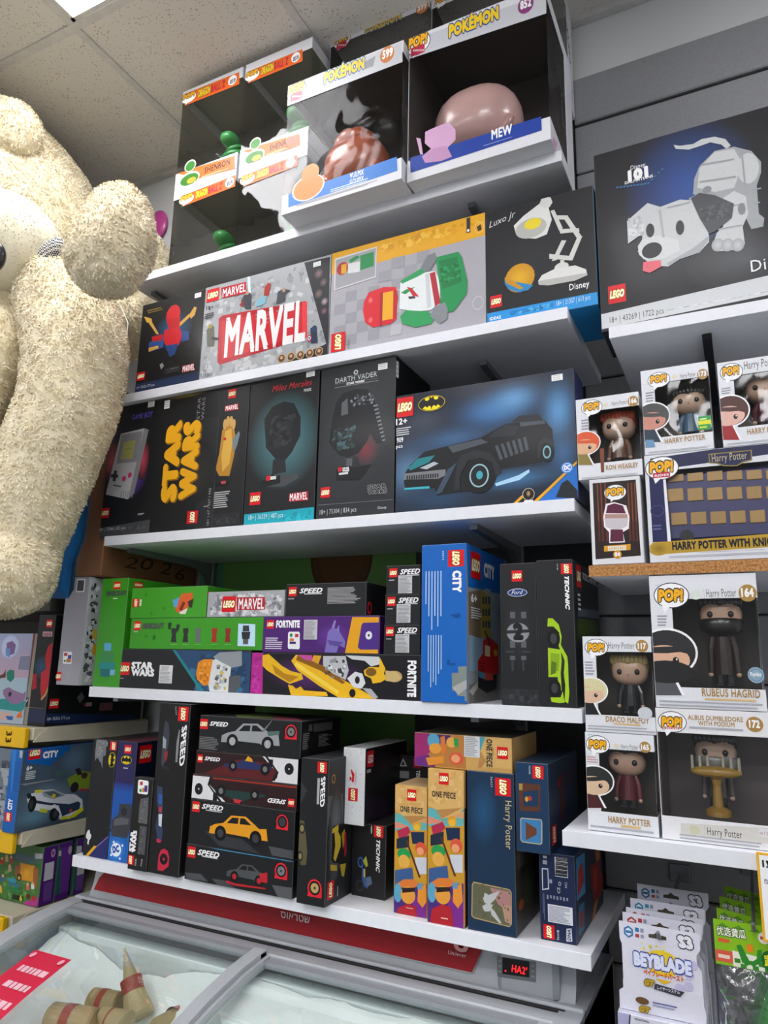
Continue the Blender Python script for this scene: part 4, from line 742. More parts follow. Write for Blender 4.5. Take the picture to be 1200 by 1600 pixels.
f.L(449, 454, 54, 66, small=True); bat(f, 438, 538, 78, 62); f.R(415, 595, 450, 607, '#c8c8d8')
f.P([(385, 880), (470, 880), (475, 980), (460, 1110), (440, 1150), (320, 1130), (320, 1010), (360, 975), (380, 950)], '#3a3c42'); f.P([(345, 1000), (400, 985), (460, 1000), (450, 1040), (340, 1050)], '#5a5c62'); f.E(420, 940, 24, 34, '#26282c')
f.E(362, 1238, 66, 92, '#2f7fd0'); f.E(362, 1238, 60, 84, '#0f4fa0', ring=.93); f.E(358, 1238, 40, 54, '#eef2f8'); f.T('DC', 333, 1262, 384, 1252, 50, '#1a5ab0', .06)
for x, y in ((340, 1178), (408, 1205), (320, 1278), (388, 1308)): f.E(x, y, 7, 10, '#eef2f8')
f = b.S(); f.L(587, 490, 96, 138); b.done()
zlo = atY(*cx('B8', 500, 660), 1.285)[2]
b = Carton('toy_box', 'short black spine box with white blocky title turned sideways, in front of the blue one', 'B8', (440, 1370), (585, 1400), (503, 660), Y=1.272, d=.02, z0=Z5, z1=zlo, c='#1c1b1b', T='#3a3c40', x0=XX('B8', 446, 1350, 1.272), x1=XX('B8', 596, 1350, 1.272))
b.d = .02
f = b.F(); f.P([(540, 690), (605, 700), (612, 712), (605, 800), (595, 808), (535, 800), (525, 790), (530, 700)], '#f0f0f0'); f.R(545, 705, 565, 735, '#c03038'); f.E(548, 775, 10, 14, '#2a9a4a'); f.R(562, 755, 578, 790, '#d87a30'); f.R(580, 735, 600, 788, '#4a3a80')
f.P([(550, 840), (612, 830), (600, 1040), (530, 1025), (540, 900)], '#5e5f61'); f.speck(535, 1030, 600, 850, 14, ['#77787a', '#48494b'], 6, 16, 5); f.P([(545, 1050), (598, 1060), (580, 1280), (525, 1270)], '#505153'); f.speck(530, 1275, 580, 1070, 14, ['#66676a', '#3e3f41'], 6, 16, 5)
f.T('STAR', 483, 1255, 500, 1095, 26, WH, .05); f.T('WARS', 503, 1262, 522, 1090, 26, WH, .05); f.L(470, 1317, 52, 74, rot=1, small=True); f.T('75336', 512, 1365, 520, 1310, 12, '#ddd', 0); f.T('Disney', 555, 1365, 566, 1310, 12, '#ccc', 0)
b.done()
b = Carton('toy_box', 'tall black racing car box standing upright with a red ringed wheel at its foot', 'B8', (590, 1398), (835, 1458), (712, 90), Y=1.275, d=.24, z0=Z5, c='#19191a', S='#141416', T='#2e2e30', x0=XX('B8', 598, 1380, 1.275)+.001, x1=XX('B8', 848, 1400, 1.275))
f = b.F(); f.L(882, 178, 78, 112, rot=3); f.T('SPEED', 868, 262, 858, 582, 38, WH, .03, shear=-.35); f.P([(830, 400), (850, 300), (856, 302), (836, 555), (820, 555)], '#8a8a8a'); f.T('76923', 818, 120, 824, 185, 10, '#ccc', 0)
for q, c in (([(745, 225), (770, 260), (775, 340), (765, 430), (735, 560), (720, 600), (710, 560), (722, 380), (735, 260)], '#3c4048'), ([(735, 470), (765, 470), (755, 530), (735, 560)], '#8a2a34'), ([(725, 350), (750, 380), (745, 450), (722, 440)], '#9aa4b0'), ([(740, 580), (775, 600), (770, 625), (705, 600)], '#26282e'),
             ([(680, 740), (720, 750), (725, 900), (715, 1000), (722, 1100), (712, 1180), (680, 1150), (665, 1050), (690, 950), (675, 850)], '#31405c'), ([(690, 800), (720, 810), (715, 880), (690, 880)], '#2f5aa8'), ([(690, 960), (718, 960), (712, 1060), (690, 1050)], '#d0d4da'), ([(695, 900), (715, 905), (712, 950), (690, 940)], '#b83440'), ([(672, 1150), (712, 1160), (705, 1185), (675, 1180)], '#b82c50')): f.P(q, c)
f.D(682, 1405, 765, 1405, [('#c42440', [(0, 0), (.5, 0), (1, .4), (1, 1), (.8, 1.4), (.5, 1.5), (.2, 1.4), (0, 1), (-.02, .4)]), ('#17171a', (.5, .8, .38)), ('#c42440', (.5, .8, .1))])
b.done()
b = Carton('toy_box', 'thin pale orange and pink edged box behind the upright racing car box', 'B8', (835, 1458), (890, 1440), (945, 385), Y=1.33, d=.2, z0=Z5, c='#f0b48a', x0=XX('B8', 848, 1400, 1.275)+.002, x1=XX('C1', 80, 1165, 1.278)-.002)
f = b.F(); f.R(835, 385, 990, 500, '#e8b050'); f.R(835, 500, 950, 960, '#e8b050', '#f0a898'); f.R(830, 970, 910, 1240, '#f2b050', '#f0a0a0'); f.R(830, 1250, 900, 1460, '#c02030'); f.R(830, 1400, 868, 1470, '#f0a0a0'); b.done()
# stack of five (fronts seen in crop C1)
stk = [((75, 1170), (770, 1310), (92, 952)), ((100, 945), (775, 1045), (118, 668)), ((118, 655), (795, 718), (132, 502)), ((140, 512), (808, 555), (155, 352)), ((165, 350), (820, 385), (175, 115))]
nm = ['black car box with a red and grey coupe, bottom of the stack of five', 'black car box with an orange sports car, second from the bottom of the stack', 'white and dark red box printed upside down, middle of the stack of five', 'dark red and white box with a blue racer, second from the top of the stack', 'black car box with a silver grey car, top of the stack of five']
Ys = 1.278; zc = Z5; xr = XX('C1', 785, 1000, Ys); xl = XX('C1', 92, 1060, Ys)
for k, (bl, br, tl) in enumerate(stk):
    z1 = (atY(*cx('C1', *tl), Ys)[2]+atY(*cx('C1', br[0], stk[k+1][1][1] if k < 4 else 150), Ys)[2])/2
    xa = XX('C1', bl[0]+6, (bl[1]+tl[1])/2, Ys); xb = [XX('C1', 775, 1180, Ys), XX('C1', 785, 900, Ys), XX('C1', 800, 640, Ys), XX('C1', 810, 480, Ys), XX('C1', 828, 270, Ys)][k]
    b = Carton('toy_box', nm[k], 'C1', bl, br, tl, Y=Ys, d=.14 if k < 4 else .16, z0=zc, z1=z1, c='#1a1b1d' if k in (0, 1, 4) else '#2a1416', T='#2c2d30', S='#161718', x0=xa, x1=xb, group='car boxes stacked five high'); zc = z1+.001
    f = b.F()
    if k == 4:
        f.L(200, 170, 54, 64); f.T('SPEED', 238, 180, 356, 188, 28, WH, .03, shear=.35); f.R(265, 188, 350, 194, '#ccc'); f.lines(170, 330, 300, 258, 8, '#77787a'); f.D(310, 320, 690, 352, CAR('#9a9ea0', hub='#a9abad')); f.P([(610, 220), (690, 215), (690, 240), (620, 250)], '#55706a'); f.D(725, 262, 802, 278, TIRE()); f.P([(580, 215), (640, 148), (644, 150), (590, 222)], '#777')
        g = b.S(); g.lines(838, 340, 885, 225, 9, '#77787a', ragged=.3); g.lines(940, 320, 1030, 225, 9, '#77787a', ragged=.5); g.R(878, 175, 900, 215, '#55565a'); g.R(910, 170, 1030, 205, '#505154')
        g = Face(b.pm, (b.x0, b.Y, b.z1), (1, 0, 0), (0, 1, 0), 'C1', (b.x1-b.x0, b.d)); g.P([(400, 110), (600, 100), (700, 125), (640, 135), (420, 125)], '#7a8a50'); g.P([(640, 120), (800, 130), (840, 150), (660, 140)], '#a04a60')
    if k == 3:
        f.P([(420, 400), (800, 440), (640, 545), (150, 510)], '#5a1a1e'); f.R(150, 495, 640, 545, '#8a1c24')
        f.P([(575, 375), (825, 385), (825, 575), (640, 545), (675, 520), (680, 490)], '#dcdcde'); f.P([(595, 380), (612, 380), (685, 485), (660, 540), (640, 535), (668, 480)], '#151517'); f.E(752, 462, 32, 40, '#e6e6e8', '#c8c8ca'); f.E(752, 462, 30, 38, '#141416'); f.E(752, 462, 4, 5, '#fff')
        f.L(178, 393, 34, 50, small=True); f.T('SPEED', 205, 405, 305, 412, 24, WH, .03, shear=.35); f.D(325, 470, 645, 500, FORM('#26305e', '#e0a01c'))
    if k == 2:
        f.R(118, 500, 810, 590, '#b8381e', '#5a1a1c'); f.P([(120, 502), (260, 515), (235, 560), (340, 675), (110, 655)], '#dcdcde'); f.P([(240, 512), (262, 516), (238, 565), (320, 675), (300, 672), (225, 562)], '#151517'); f.E(168, 590, 26, 38, '#141416'); f.E(168, 590, 4, 5, '#fff')
        f.D(600, 600, 265, 565, FORM('#1c3a36', '#c02a34'), flip=False); f.L(766, 680, 42, 52, rot=2, small=True); f.T('SPEED', 733, 662, 615, 650, 28, WH, .03, shear=.35)
    if k == 1:
        f.P([(205, 860), (420, 890), (560, 1010), (300, 960)], '#33353a'); f.P([(620, 960), (775, 990), (775, 1045), (640, 1020)], '#4a4c50')
        f.L(150, 705, 50, 66); f.T('SPEED', 187, 718, 325, 732, 32, WH, .03, shear=.35); f.R(215, 730, 318, 738, '#ccc'); f.D(232, 915, 612, 965, CAR('#e09a1c', hub='#3a3c40')); f.P([(540, 822), (632, 822), (632, 835), (600, 850), (560, 850), (540, 832)], '#1a1b1e'); f.D(668, 845, 745, 862, TIRE('#3a3c40'))
    if k == 0:
        f.P([(220, 965), (770, 1050), (770, 1062), (300, 985)], '#2f86b0'); f.P([(80, 1130), (180, 1140), (230, 1190), (90, 1170)], '#4a4c50'); f.P([(250, 1170), (330, 1180), (420, 1240), (300, 1220)], '#44464a'); f.P([(640, 1210), (770, 1230), (770, 1310), (680, 1290)], '#55575b')
        f.L(122, 998, 52, 70); f.T('SPEED', 160, 1012, 300, 1040, 36, WH, .03, shear=.35); f.R(190, 1028, 290, 1036, '#ccc'); f.D(345, 1180, 610, 1225, CAR('#4a4e50', hub='#b02030')); f.P([(560, 1140), (612, 1130), (612, 1200), (570, 1190)], '#b8202c'); f.P([(345, 1180), (400, 1200), (600, 1230), (600, 1240), (400, 1215), (345, 1195)], '#b8202c'); f.D(658, 1165, 740, 1182, TIRE('#77797c'))
    b.done()
b = Carton('toy_box', 'tall black box with a gold and black wedge supercar on its right side', 'C1', (775, 1320), (975, 1338), (818, 385), Y=1.268, d=.16, z0=Z5, c='#1b1c1e', S='#26282b', T='#3a3b3e', x0=XX('C1', 783, 1250, 1.268)+.006, x1=XX('C1', 993, 1000, 1.268))
f = b.F(); f.L(966, 452, 60, 72, rot=3); f.T('SPEED', 958, 508, 955, 705, 28, WH, .03, shear=-.35); f.R(936, 520, 946, 690, '#aaa'); f.P([(815, 520), (870, 600), (830, 680), (808, 650)], '#33353a')
f.P([(825, 790), (850, 800), (862, 900), (870, 1000), (862, 1080), (830, 1085), (812, 1040), (815, 950), (818, 850)], '#5a553c'); f.E(836, 845, 20, 36, '#24241f'); f.E(836, 845, 12, 22, '#8a8050'); f.E(824, 1025, 18, 34, '#24241f'); f.E(824, 1025, 10, 20, '#8a8050'); f.D(870, 1280, 962, 1300, TIRE('#b59a5c'))
f = b.S(); f.P([(1000, 640), (1100, 620), (1100, 850), (1000, 830)], '#50565c'); f.E(1040, 525, 12, 30, '#b08a30', ring=.7); f.E(1050, 900, 50, 330, '#6a7076', '#26282b'); f.L(1020, 1245, 46, 115, rot=1); f.lines(1060, 1285, 1070, 1190, 1, '#ccc', vert=True, fill=.5)
f.P([(1028, 850), (1040, 830), (1070, 820), (1110, 815), (1128, 860), (1128, 960), (1110, 1070), (1040, 1070), (1025, 1050), (1030, 960)], '#1c1c1a'); f.P([(1045, 880), (1060, 850), (1085, 900), (1085, 960), (1050, 1060), (1038, 1040), (1050, 960)], '#c8b03a'); f.P([(1090, 880), (1110, 850), (1115, 900), (1100, 980)], '#a8902c'); f.P([(1018, 1080), (1060, 1085), (1060, 1120), (1018, 1118)], '#b59c34'); f.P([(1080, 1080), (1120, 1070), (1105, 1160), (1090, 1150)], '#b59c34'); f.P([(1030, 850), (1070, 820), (1070, 860), (1030, 880)], '#c8b03a'); f.P([(1108, 880), (1120, 870), (1122, 1000), (1108, 1030)], '#b02040')
b.done()
# technic bike and F1 box above it
b = Carton('toy_box', 'black box with a blue and yellow motorcycle, under the white racing box', 'C2', (412, 1163), (625, 1175), (412, 680), Y=1.362, d=.15, z0=Z5, c='#1b1c1e', S='#131415', T='#2a2b2d', x0=XX('C2', 412, 1000, 1.362), x1=XX('C2', 632, 900, 1.362))
zb = b.z1
f = b.F(); f.L(586, 742, 62, 76, rot=3); f.T('TECHNIC', 572, 795, 570, 1005, 24, WH, .03, shear=.3); f.E(540, 730, 4, 28, '#ccc'); f.E(470, 940, 18, 30, '#1a2a44'); f.E(470, 940, 20, 34, '#3a66a8', ring=.75); f.E(465, 1090, 24, 38, '#33353a', ring=.7); f.P([(485, 930), (505, 900), (518, 960), (505, 975)], '#a8a83a'); f.P([(480, 960), (500, 1010), (500, 1060), (520, 1110), (495, 1100), (478, 1040)], '#3a5a9a'); f.P([(500, 1040), (535, 1030), (545, 1080), (510, 1100)], '#5a6a84'); f.P([(490, 980), (500, 985), (500, 1040), (488, 1030)], '#b8b05a')
b.done()
b = Carton('toy_box', 'white racing box with a red slanted logo, perched on the motorcycle box', 'C2', (348, 678), (485, 690), (368, 195), Y=1.335, d=.20, z0=zb+.001, c='#dadcde', S='#1c1c20', T='#c6c8ca', x0=XX('C2', 352, 500, 1.335), x1=XX('C2', 496, 450, 1.335), z1=None)
f = b.F(); f.speck(352, 688, 500, 200, 90, ['#cfd1d3', '#e2e3e5'], 6, 14, 4); f.P([(405, 345), (412, 340), (430, 370), (425, 425), (412, 420), (415, 385)], '#d0202c') ; f.P([(398, 390), (410, 388), (412, 412), (400, 410)], '#d0202c'); f.T('FORMULA 1', 441, 440, 445, 345, 12, '#b03a40', 0); f.L(420, 503, 62, 84, rot=1)
f = b.S(); f.P([(512, 225), (555, 213), (552, 320), (510, 328)], '#c8202c'); f.T('LEGO', 518, 300, 550, 290, 50, WH, .03); f.P([(500, 550), (570, 520), (640, 530), (650, 640), (510, 665)], '#2b2238'); f.E(620, 330, 50, 60, '#33302a', '#1c1c20'); f.R(510, 343, 535, 358, '#aaa')
b.done()
b = Carton('toy_box', 'dark box lying far back behind the pirate boxes, with a grey text panel', 'C2', (690, 425), (905, 400), (690, 245), Y=1.50, d=.12, z0=Z5, c='#232426', T='#2e2f31')
f = b.F(); f.R(695, 265, 800, 330, '#2c2d30'); f.P([(745, 265), (770, 320), (722, 320)], '#c8c8c8'); f.P([(745, 285), (757, 312), (733, 312)], '#2c2d30'); f.R(695, 345, 782, 400, '#8a8b8d'); f.R(808, 270, 860, 335, '#b02030'); f.T('TECHNIC', 832, 345, 828, 480, 24, WH, .03); b.done()
# pirate boxes: people on the print become plain block figures
def pirate(f, x, y, s, q=1.0):     # column of plain block figures, x,y = top left of the front below the parchment, s = width
    X = lambda a: x+a*s
    H = lambda b_: y+b_*s
    f.P([(X(0), H(.0)), (X(1), H(.02)), (X(1), H(3.2)), (X(0), H(3.1))], '#c8962a')
    f.P([(X(0), H(0)), (X(1), H(.0)), (X(1), H(.5)), (X(0), H(.5))], '#5fb0b0'); f.P([(X(0), H(.22)), (X(.5), H(.4)), (X(0), H(.45))], '#d88a70'); f.P([(X(.5), H(.2)), (X(1), H(.1)), (X(1), H(.3))], '#d8a070')
    f.P([(X(0), H(2.2)), (X(1), H(2.1)), (X(1), H(3.4)), (X(0), H(3.3))], '#4a2a7a'); f.P([(X(.55), H(2.5)), (X(1), H(2.4)), (X(1), H(3.4)), (X(.6), H(3.4))], '#7a2a8a')
    f.E(X(.68), H(.36), .13*s, .15*s, '#e0a020'); f.E(X(.68), H(.42), .09*s, .1*s, '#e8b83a'); f.P([(X(.5), H(.55)), (X(.9), H(.55)), (X(.9), H(.9)), (X(.55), H(.9))], '#1c2c4a')
    f.P([(X(.1), H(.5)), (X(.42), H(.38)), (X(.5), H(.55)), (X(.35), H(.7)), (X(.15), H(.75))], '#b02a4a'); f.P([(X(.08), H(.75)), (X(.45), H(.65)), (X(.45), H(1.0)), (X(.08), H(1.05))], '#1f2c3c')
    f.E(X(.8), H(1.05), .17*s, .2*s, '#d8563a'); f.E(X(.78), H(1.12), .11*s, .12*s, '#e8a070'); f.P([(X(.62), H(1.3)), (X(.98), H(1.3)), (X(.98), H(1.8)), (X(.7), H(1.8))], '#c8ccd4')
    f.E(X(.3), H(1.2), .2*s, .17*s, '#23964a'); f.E(X(.3), H(1.42), .17*s, .2*s, '#e0a84c'); f.P([(X(.03), H(1.68)), (X(.55), H(1.6)), (X(.6), H(2.1)), (X(.03), H(2.2))], '#3a5a8c')
    f.P([(X(.35), H(.8)), (X(.4), H(.8)), (X(.8), H(1.9)), (X(.74), H(1.9))], '#5a2c1c')
    f.P([(X(.05), H(2.1)), (X(.3), H(1.95)), (X(.6), H(1.95)), (X(.8), H(2.12)), (X(.6), H(2.2)), (X(.25), H(2.2))], '#d87830'); f.E(X(.12), H(2.35), .12*s, .28*s, '#58a0c0'); f.E(X(.42), H(2.42), .22*s, .26*s, '#e09a3a'); f.P([(X(.25), H(2.2)), (X(.62), H(2.2)), (X(.62), H(2.32)), (X(.25), H(2.35))], '#2a1c18')
    f.P([(X(.72), H(2.2)), (X(.95), H(2.1)), (X(.98), H(2.6)), (X(.85), H(2.8)), (X(.7), H(2.6))], '#e09030'); f.P([(X(.68), H(2.1)), (X(.85), H(2.05)), (X(.85), H(2.25)), (X(.7), H(2.25))], '#6a90b0')
    f.P([(X(.12), H(2.8)), (X(.4), H(2.68)), (X(.65), H(2.75)), (X(.75), H(3.4)), (X(.05), H(3.3))], '#b0202c')
PAR = '#d6ac66'
def piece(f, x0, x1, yb, y):
    f.T('ONE PIECE', x0, yb, x1, y, (x1-x0)*.25, '#26282a', .03)
b = Carton('toy_box', 'upright parchment-topped box with a column of block figures, left of two pirate boxes', 'C2', (685, 1245), (900, 1290), (692, 435), Y=1.312, d=.10, z0=Z5, c='#c8962a', T='#d2b284', x0=XX('C2', 687, 900, 1.312), x1=XX('C2', 902, 900, 1.312)-.001)
f = b.F(); pirate(f, 685, 625, 218); f.P([(688, 430), (905, 440), (903, 650), (880, 665), (795, 695), (745, 640), (688, 605)], PAR); f.P([(745, 640), (870, 640), (900, 650), (795, 693)], '#b5854a'); f.speck(690, 620, 890, 450, 24, ['#cfa25c', '#dcb878'], 10, 40, 5); f.L(801, 506, 60, 74); piece(f, 726, 872, 612, 626); f.R(775, 562, 820, 568, '#b07a50'); f.R(765, 1230, 810, 1243, '#f0d0c0'); b.done()
b = Carton('toy_box', 'upright parchment-topped box with a column of block figures, right of two pirate boxes', 'C2', (905, 1305), (1130, 1345), (902, 330), Y=1.298, d=.12, z0=Z5, c='#c8962a', S='#20242a', x0=XX('C2', 903, 800, 1.298), x1=XX('C2', 1140, 800, 1.298))
zpr = b.z1
f = b.F(); pirate(f, 903, 590, 232); f.P([(900, 328), (1143, 340), (1143, 580), (1110, 625), (995, 662), (960, 600), (903, 575)], PAR); f.P([(960, 600), (1110, 590), (1140, 582), (995, 660)], '#b5854a'); f.speck(905, 560, 1130, 350, 26, ['#cfa25c', '#dcb878'], 10, 44, 5); f.L(1008, 400, 64, 76); piece(f, 932, 1085, 520, 524); f.R(985, 458, 1035, 464, '#b07a50'); f.R(990, 1295, 1035, 1310, '#f0d0c0')
f = b.S(); f.R(1136, 340, 1150, 590, PAR); f.R(1134, 1000, 1150, 1345, '#c86a50'); b.done()
b = Carton('toy_box', 'parchment pirate box lying flat on top of the upright ones', 'C3', (30, 302), (608, 315), (35, 90), Y=1.305, d=.17, z0=zpr+.001, c='#cba05a', S='#cfa668', T='#4a4638', x0=XX('C3', 28, 200, 1.305), x1=XX('C3', 600, 200, 1.305))
f = b.F(); f.R(28, 90, 330, 305, '#b57a3a'); f.P([(28, 90), (110, 90), (130, 200), (60, 250), (28, 280)], '#9a2a6a'); f.P([(28, 240), (110, 220), (160, 305), (28, 305)], '#6a2a7a'); f.R(110, 100, 240, 160, '#4a2a6a')
f.E(140, 140, 36, 44, '#58a0c0'); f.E(150, 185, 36, 30, '#e09a3a'); f.P([(180, 120), (205, 110), (215, 200), (190, 230)], '#d87830'); f.E(245, 150, 30, 30, '#e0a84c'); f.P([(258, 125), (285, 130), (285, 180), (262, 170)], '#23964a'); f.E(275, 245, 42, 36, '#d8563a'); f.E(270, 245, 26, 24, '#e8a070'); f.P([(95, 240), (200, 230), (200, 270), (110, 285)], '#e09030')
f.R(415, 100, 610, 310, '#d2aa66'); f.P([(410, 100), (450, 105), (415, 200), (400, 170)], '#4a9aa8'); f.P([(415, 200), (450, 260), (420, 300), (400, 300)], '#b5854a'); f.R(320, 100, 412, 240, '#d6d8da'); f.lines(325, 106, 408, 235, 12, '#9a9c9e')
f.T('ONE PIECE', 452, 130, 452, 292, 34, '#26282a', .03); f.L(545, 212, 64, 70, rot=0); f.R(487, 180, 492, 230, '#b07a50')
f = b.S(); f.R(598, 110, 608, 250, '#b5854a') if False else None
b.done()
NV = '#16304a'
b = Carton('toy_box', 'tall dark blue box with gold lettering and a framed picture of a silver winged figure', 'C3', (340, 1212), (632, 1275), (330, 312), Y=1.300, d=.16, z0=Z5, c=NV, S='#3c3a34', x0=XX('C3', 336, 800, 1.3)+.001, x1=XX('C3', 618, 800, 1.3))
f = b.F(); f.E(430, 560, 90, 200, '#1f5078', NV, n=28); f.L(547, 412, 92, 104, rot=3); f.T('Harry Potter', 552, 490, 572, 775, 40, '#c9b88a', .0); f.T('76437', 470, 350, 478, 412, 12, '#c8ccd0', 0)
q = [(375, 965), (585, 1010), (598, 1030), (600, 1215), (585, 1232), (378, 1180), (362, 1165), (365, 985)]; f.P(q, '#b59a6a'); q2 = [(378, 972), (583, 1016), (593, 1032), (595, 1212), (583, 1226), (380, 1174), (368, 1162), (370, 988)]; f.P(q2, '#5f6048'); f.P([(470, 1000), (590, 1026), (594, 1150), (520, 1100)], '#a87a78'); f.P([(540, 1100), (595, 1110), (595, 1215), (560, 1200)], '#b08a78')
f.speck(385, 1170, 590, 1000, 26, ['#6a6a4c', '#55563c'], 6, 18, 5)
for q in ([(430, 1060), (470, 1040), (530, 1020), (500, 1070), (470, 1100), (440, 1090)], [(425, 1110), (450, 1095), (490, 1100), (470, 1140), (440, 1140)], [(470, 1110), (500, 1140), (540, 1210), (525, 1208), (480, 1160)], [(440, 1030), (460, 1040), (450, 1070), (435, 1060)]): f.P(q, '#b9babb')
f = b.S(); f.E(700, 1000, 50, 200, '#55614a', '#3c3a34'); f.E(655, 1100, 22, 30, '#b0562a'); f.P([(650, 880), (665, 850), (670, 900), (655, 940)], '#1c1c1c'); f.P([(625, 760), (750, 790), (750, 800), (630, 900)], '#5a5850')
b.done()
b = Carton('toy_box', 'dark blue box with a barcode side and a red dragon-like toy, at the shelf end', 'C3', (765, 1305), (975, 1345), (755, 790), Y=1.318, d=.25, z0=Z5, c='#1a2648', S='#27384c', T='#203050', x0=XX('C3', 762, 1050, 1.318), x1=XX('C3', 972, 1050, 1.318))
zhp = b.z1
f = b.F(); f.R(850, 820, 928, 945, '#e2e4e8')
for i in range(14): f.R(854, 826+i*8, 925, 826+i*8+(3 if i % 3 else 5), '#1a1c24')
f.P([(775, 885), (812, 888), (818, 1010), (778, 1015)], '#c8ccd6'); f.P([(780, 892), (808, 895), (812, 1003), (783, 1008)], '#1a2648'); f.T('CE', 885, 1035, 880, 1000, 18, '#d8dce6', 0); f.E(880, 978, 8, 12, '#c8ccd6', ring=.7); f.T('MC', 925, 1003, 922, 970, 14, '#c8ccd6', 0); f.T('76448', 880, 1310, 874, 1250, 14, '#d8dce6', 0)
f.R(782, 812, 805, 830, '#c8ccd6'); f.R(780, 838, 806, 865, '#9aa2b6'); f.R(810, 1095, 958, 1225, '#d9dbe0'); f.lines(816, 1102, 950, 1218, 12, '#8d93a4'); f.lines(800, 1040, 935, 1088, 7, '#8d93a4', vert=True); f.lines(780, 1030, 795, 1200, 2, '#6f7894', vert=True); f.L(818, 1258, 66, 82, rot=1); f.P([(920, 1240), (950, 1238), (955, 1315), (920, 1315)], '#c8ccd6'); f.T('DNA', 945, 1310, 945, 1245, 20, '#1a2648', .03); f.R(820, 950, 836, 975, '#9aa2b6')
f = b.S(); f.P([(975, 830), (1025, 795), (1030, 1030), (980, 1080)], '#4a90c4'); f.P([(985, 900), (1010, 850), (1022, 960), (985, 1060)], '#b83a30'); f.P([(990, 1110), (1025, 1080), (1025, 1240), (990, 1290)], '#3f7ca8'); f.P([(995, 1150), (1018, 1130), (1015, 1220), (998, 1240)], '#a83a34')
for q, c in (([(1085, 790), (1110, 760), (1115, 830), (1095, 850)], '#d87a2c'), ([(1060, 870), (1110, 840), (1130, 960), (1120, 1050), (1085, 1110), (1065, 1000)], '#9a2420'), ([(1075, 900), (1100, 880), (1100, 1000), (1080, 1040)], '#c8402c'), ([(1045, 880), (1058, 860), (1055, 1060), (1045, 1090)], '#3a3e44'), ([(1080, 1100), (1105, 1060), (1080, 1200), (1065, 1220)], '#d8862c'), ([(1110, 900), (1132, 930), (1130, 1020), (1112, 1000)], '#b02c24')): f.P(q, c)
b.done()
b = Carton('toy_box', 'dark blue box with a brown tower picture, resting above the barcode box', 'C3', (628, 758), (825, 782), (610, 262), Y=1.30, d=.24, z0=zhp+.001, c='#173656', S='#1c2c44', T='#2a3c50', x0=XX('C3', 622, 500, 1.3), x1=XX('C3', 815, 500, 1.3))
f = b.F(); f.L(752, 325, 66, 76, rot=3); f.T('76448', 695, 285, 700, 335, 12, '#b8c4d0', 0)
for q in ([(640, 390), (660, 388), (765, 398), (768, 425), (665, 440), (640, 450)], [(650, 520), (760, 530), (762, 555), (650, 552)], [(640, 440), (665, 440), (668, 530), (645, 545)], [(752, 400), (766, 400), (765, 550), (755, 550)]): f.P(q, '#5a3526')
f.P([(640, 390), (662, 392), (662, 430), (642, 430)], '#a88a4a'); f.E(705, 478, 12, 14, '#b03a2c'); f.E(686, 482, 10, 16, '#c89a3c')
f.P([(655, 590), (770, 600), (778, 612), (778, 740), (768, 750), (660, 735), (650, 720), (648, 600)], '#b5a888'); f.P([(658, 597), (768, 606), (772, 615), (772, 735), (765, 744), (662, 729), (655, 718), (653, 604)], '#3a7cb0'); f.P([(680, 615), (745, 655), (745, 690), (682, 722)], '#6a3c26')
f = b.S(); f.L(848, 690, 36, 110, rot=1, small=True); f.P([(860, 380), (880, 340), (905, 330), (900, 420), (915, 500), (900, 620), (885, 600), (880, 450)], '#4a1c1e'); f.P([(930, 300), (945, 260), (950, 400), (935, 420)], '#4a2420'); f.E(875, 385, 12, 26, '#7a2428')
b.done()
# ================================================================ LEFT GONDOLA (metal shop shelving)
GX, GY = -1.600, 1.274
CREAM = flat('cream_enamel', '#c9c2ac', .4, noise=.02); YEL = flat('yellow_price_rail', '#e9b800', .4, noise=.02); DKB = flat('dark_shelving', '#3a3733', .6)
t = thing('shop_shelving', 'metal shop shelving with yellow price rails at the left edge', 'shelving', (-2.1, 1.5, 0))
for z, yl in ((1.319, '33'), (1.076, '33'), (atX(60, 1417, GX-.004)[2]-.004, '')):
    pm = PM(); pm.box(-2.7, GX-.004, GY, WALL-.03, z-.03, z, '#fff', ch=.002); o = pm.build('shelf_board', CREAM, t)
    pm = PM(); pm.prism([(GY+.0, z-.034), (GY+.34, z-.045), (WALL-.03, z-.045), (WALL-.03, z-.004), (GY+.04, z-.002), (GY+.02, z-.012)], GX-.003, GX, '#fff'); pm.build('side_bracket', CREAM, o) 
    pm = PM(); pm.box(-2.7, GX-.012, GY-.018, GY-.004, z-.048, z+.001, '#e9b800', ch=.002)
    f = Face(pm, (-2.7, GY-.018, z-.048), (1, 0, 0), (0, 0, 1), 'O')
    o2 = pm.build('price_rail', YEL, t)
    if yl:
        pm = PM(); xq = GX-.05; f = Face(pm, (0, GY-.0183, 0), (1, 0, 0), (0, 0, 1), 'O')
        for dx in (0,):
            v, ff = glyphs('33', .02); s_ = .03; pm.add([(xq+dx-q[0]*0-.03+q[1]*s_, GY-.0184, z-.008-q[0]*s_) for q in v], ff, '#c98a00')
        k = pm.build('price_digits', PAPER, o2); k['label'] = 'orange printed digits on the rail'
pm = PM(); pm.box(-2.7, GX-.02, GY+.02, WALL-.02, 1.61, 1.645, '#fff', ch=.002); pm.build('top_panel', DKB, t)
pm = PM(); pm.box(-2.7, GX-.02, WALL-.035, WALL-.021, 0, 1.61, '#fff', ch=.002); pm.build('back_panel', DKB, t)
pm = PM(); pm.box(-2.7, GX, GY+.01, WALL-.02, 0, .12, '#fff', ch=.003); pm.build('base_plinth', DKB, t)
for X in (GX-.03, -2.6):
    pm = PM(); pm.box(X-.012, X+.012, WALL-.05, WALL-.036, .12, 1.61, '#fff', ch=.002); pm.build('upright', CREAM, t)
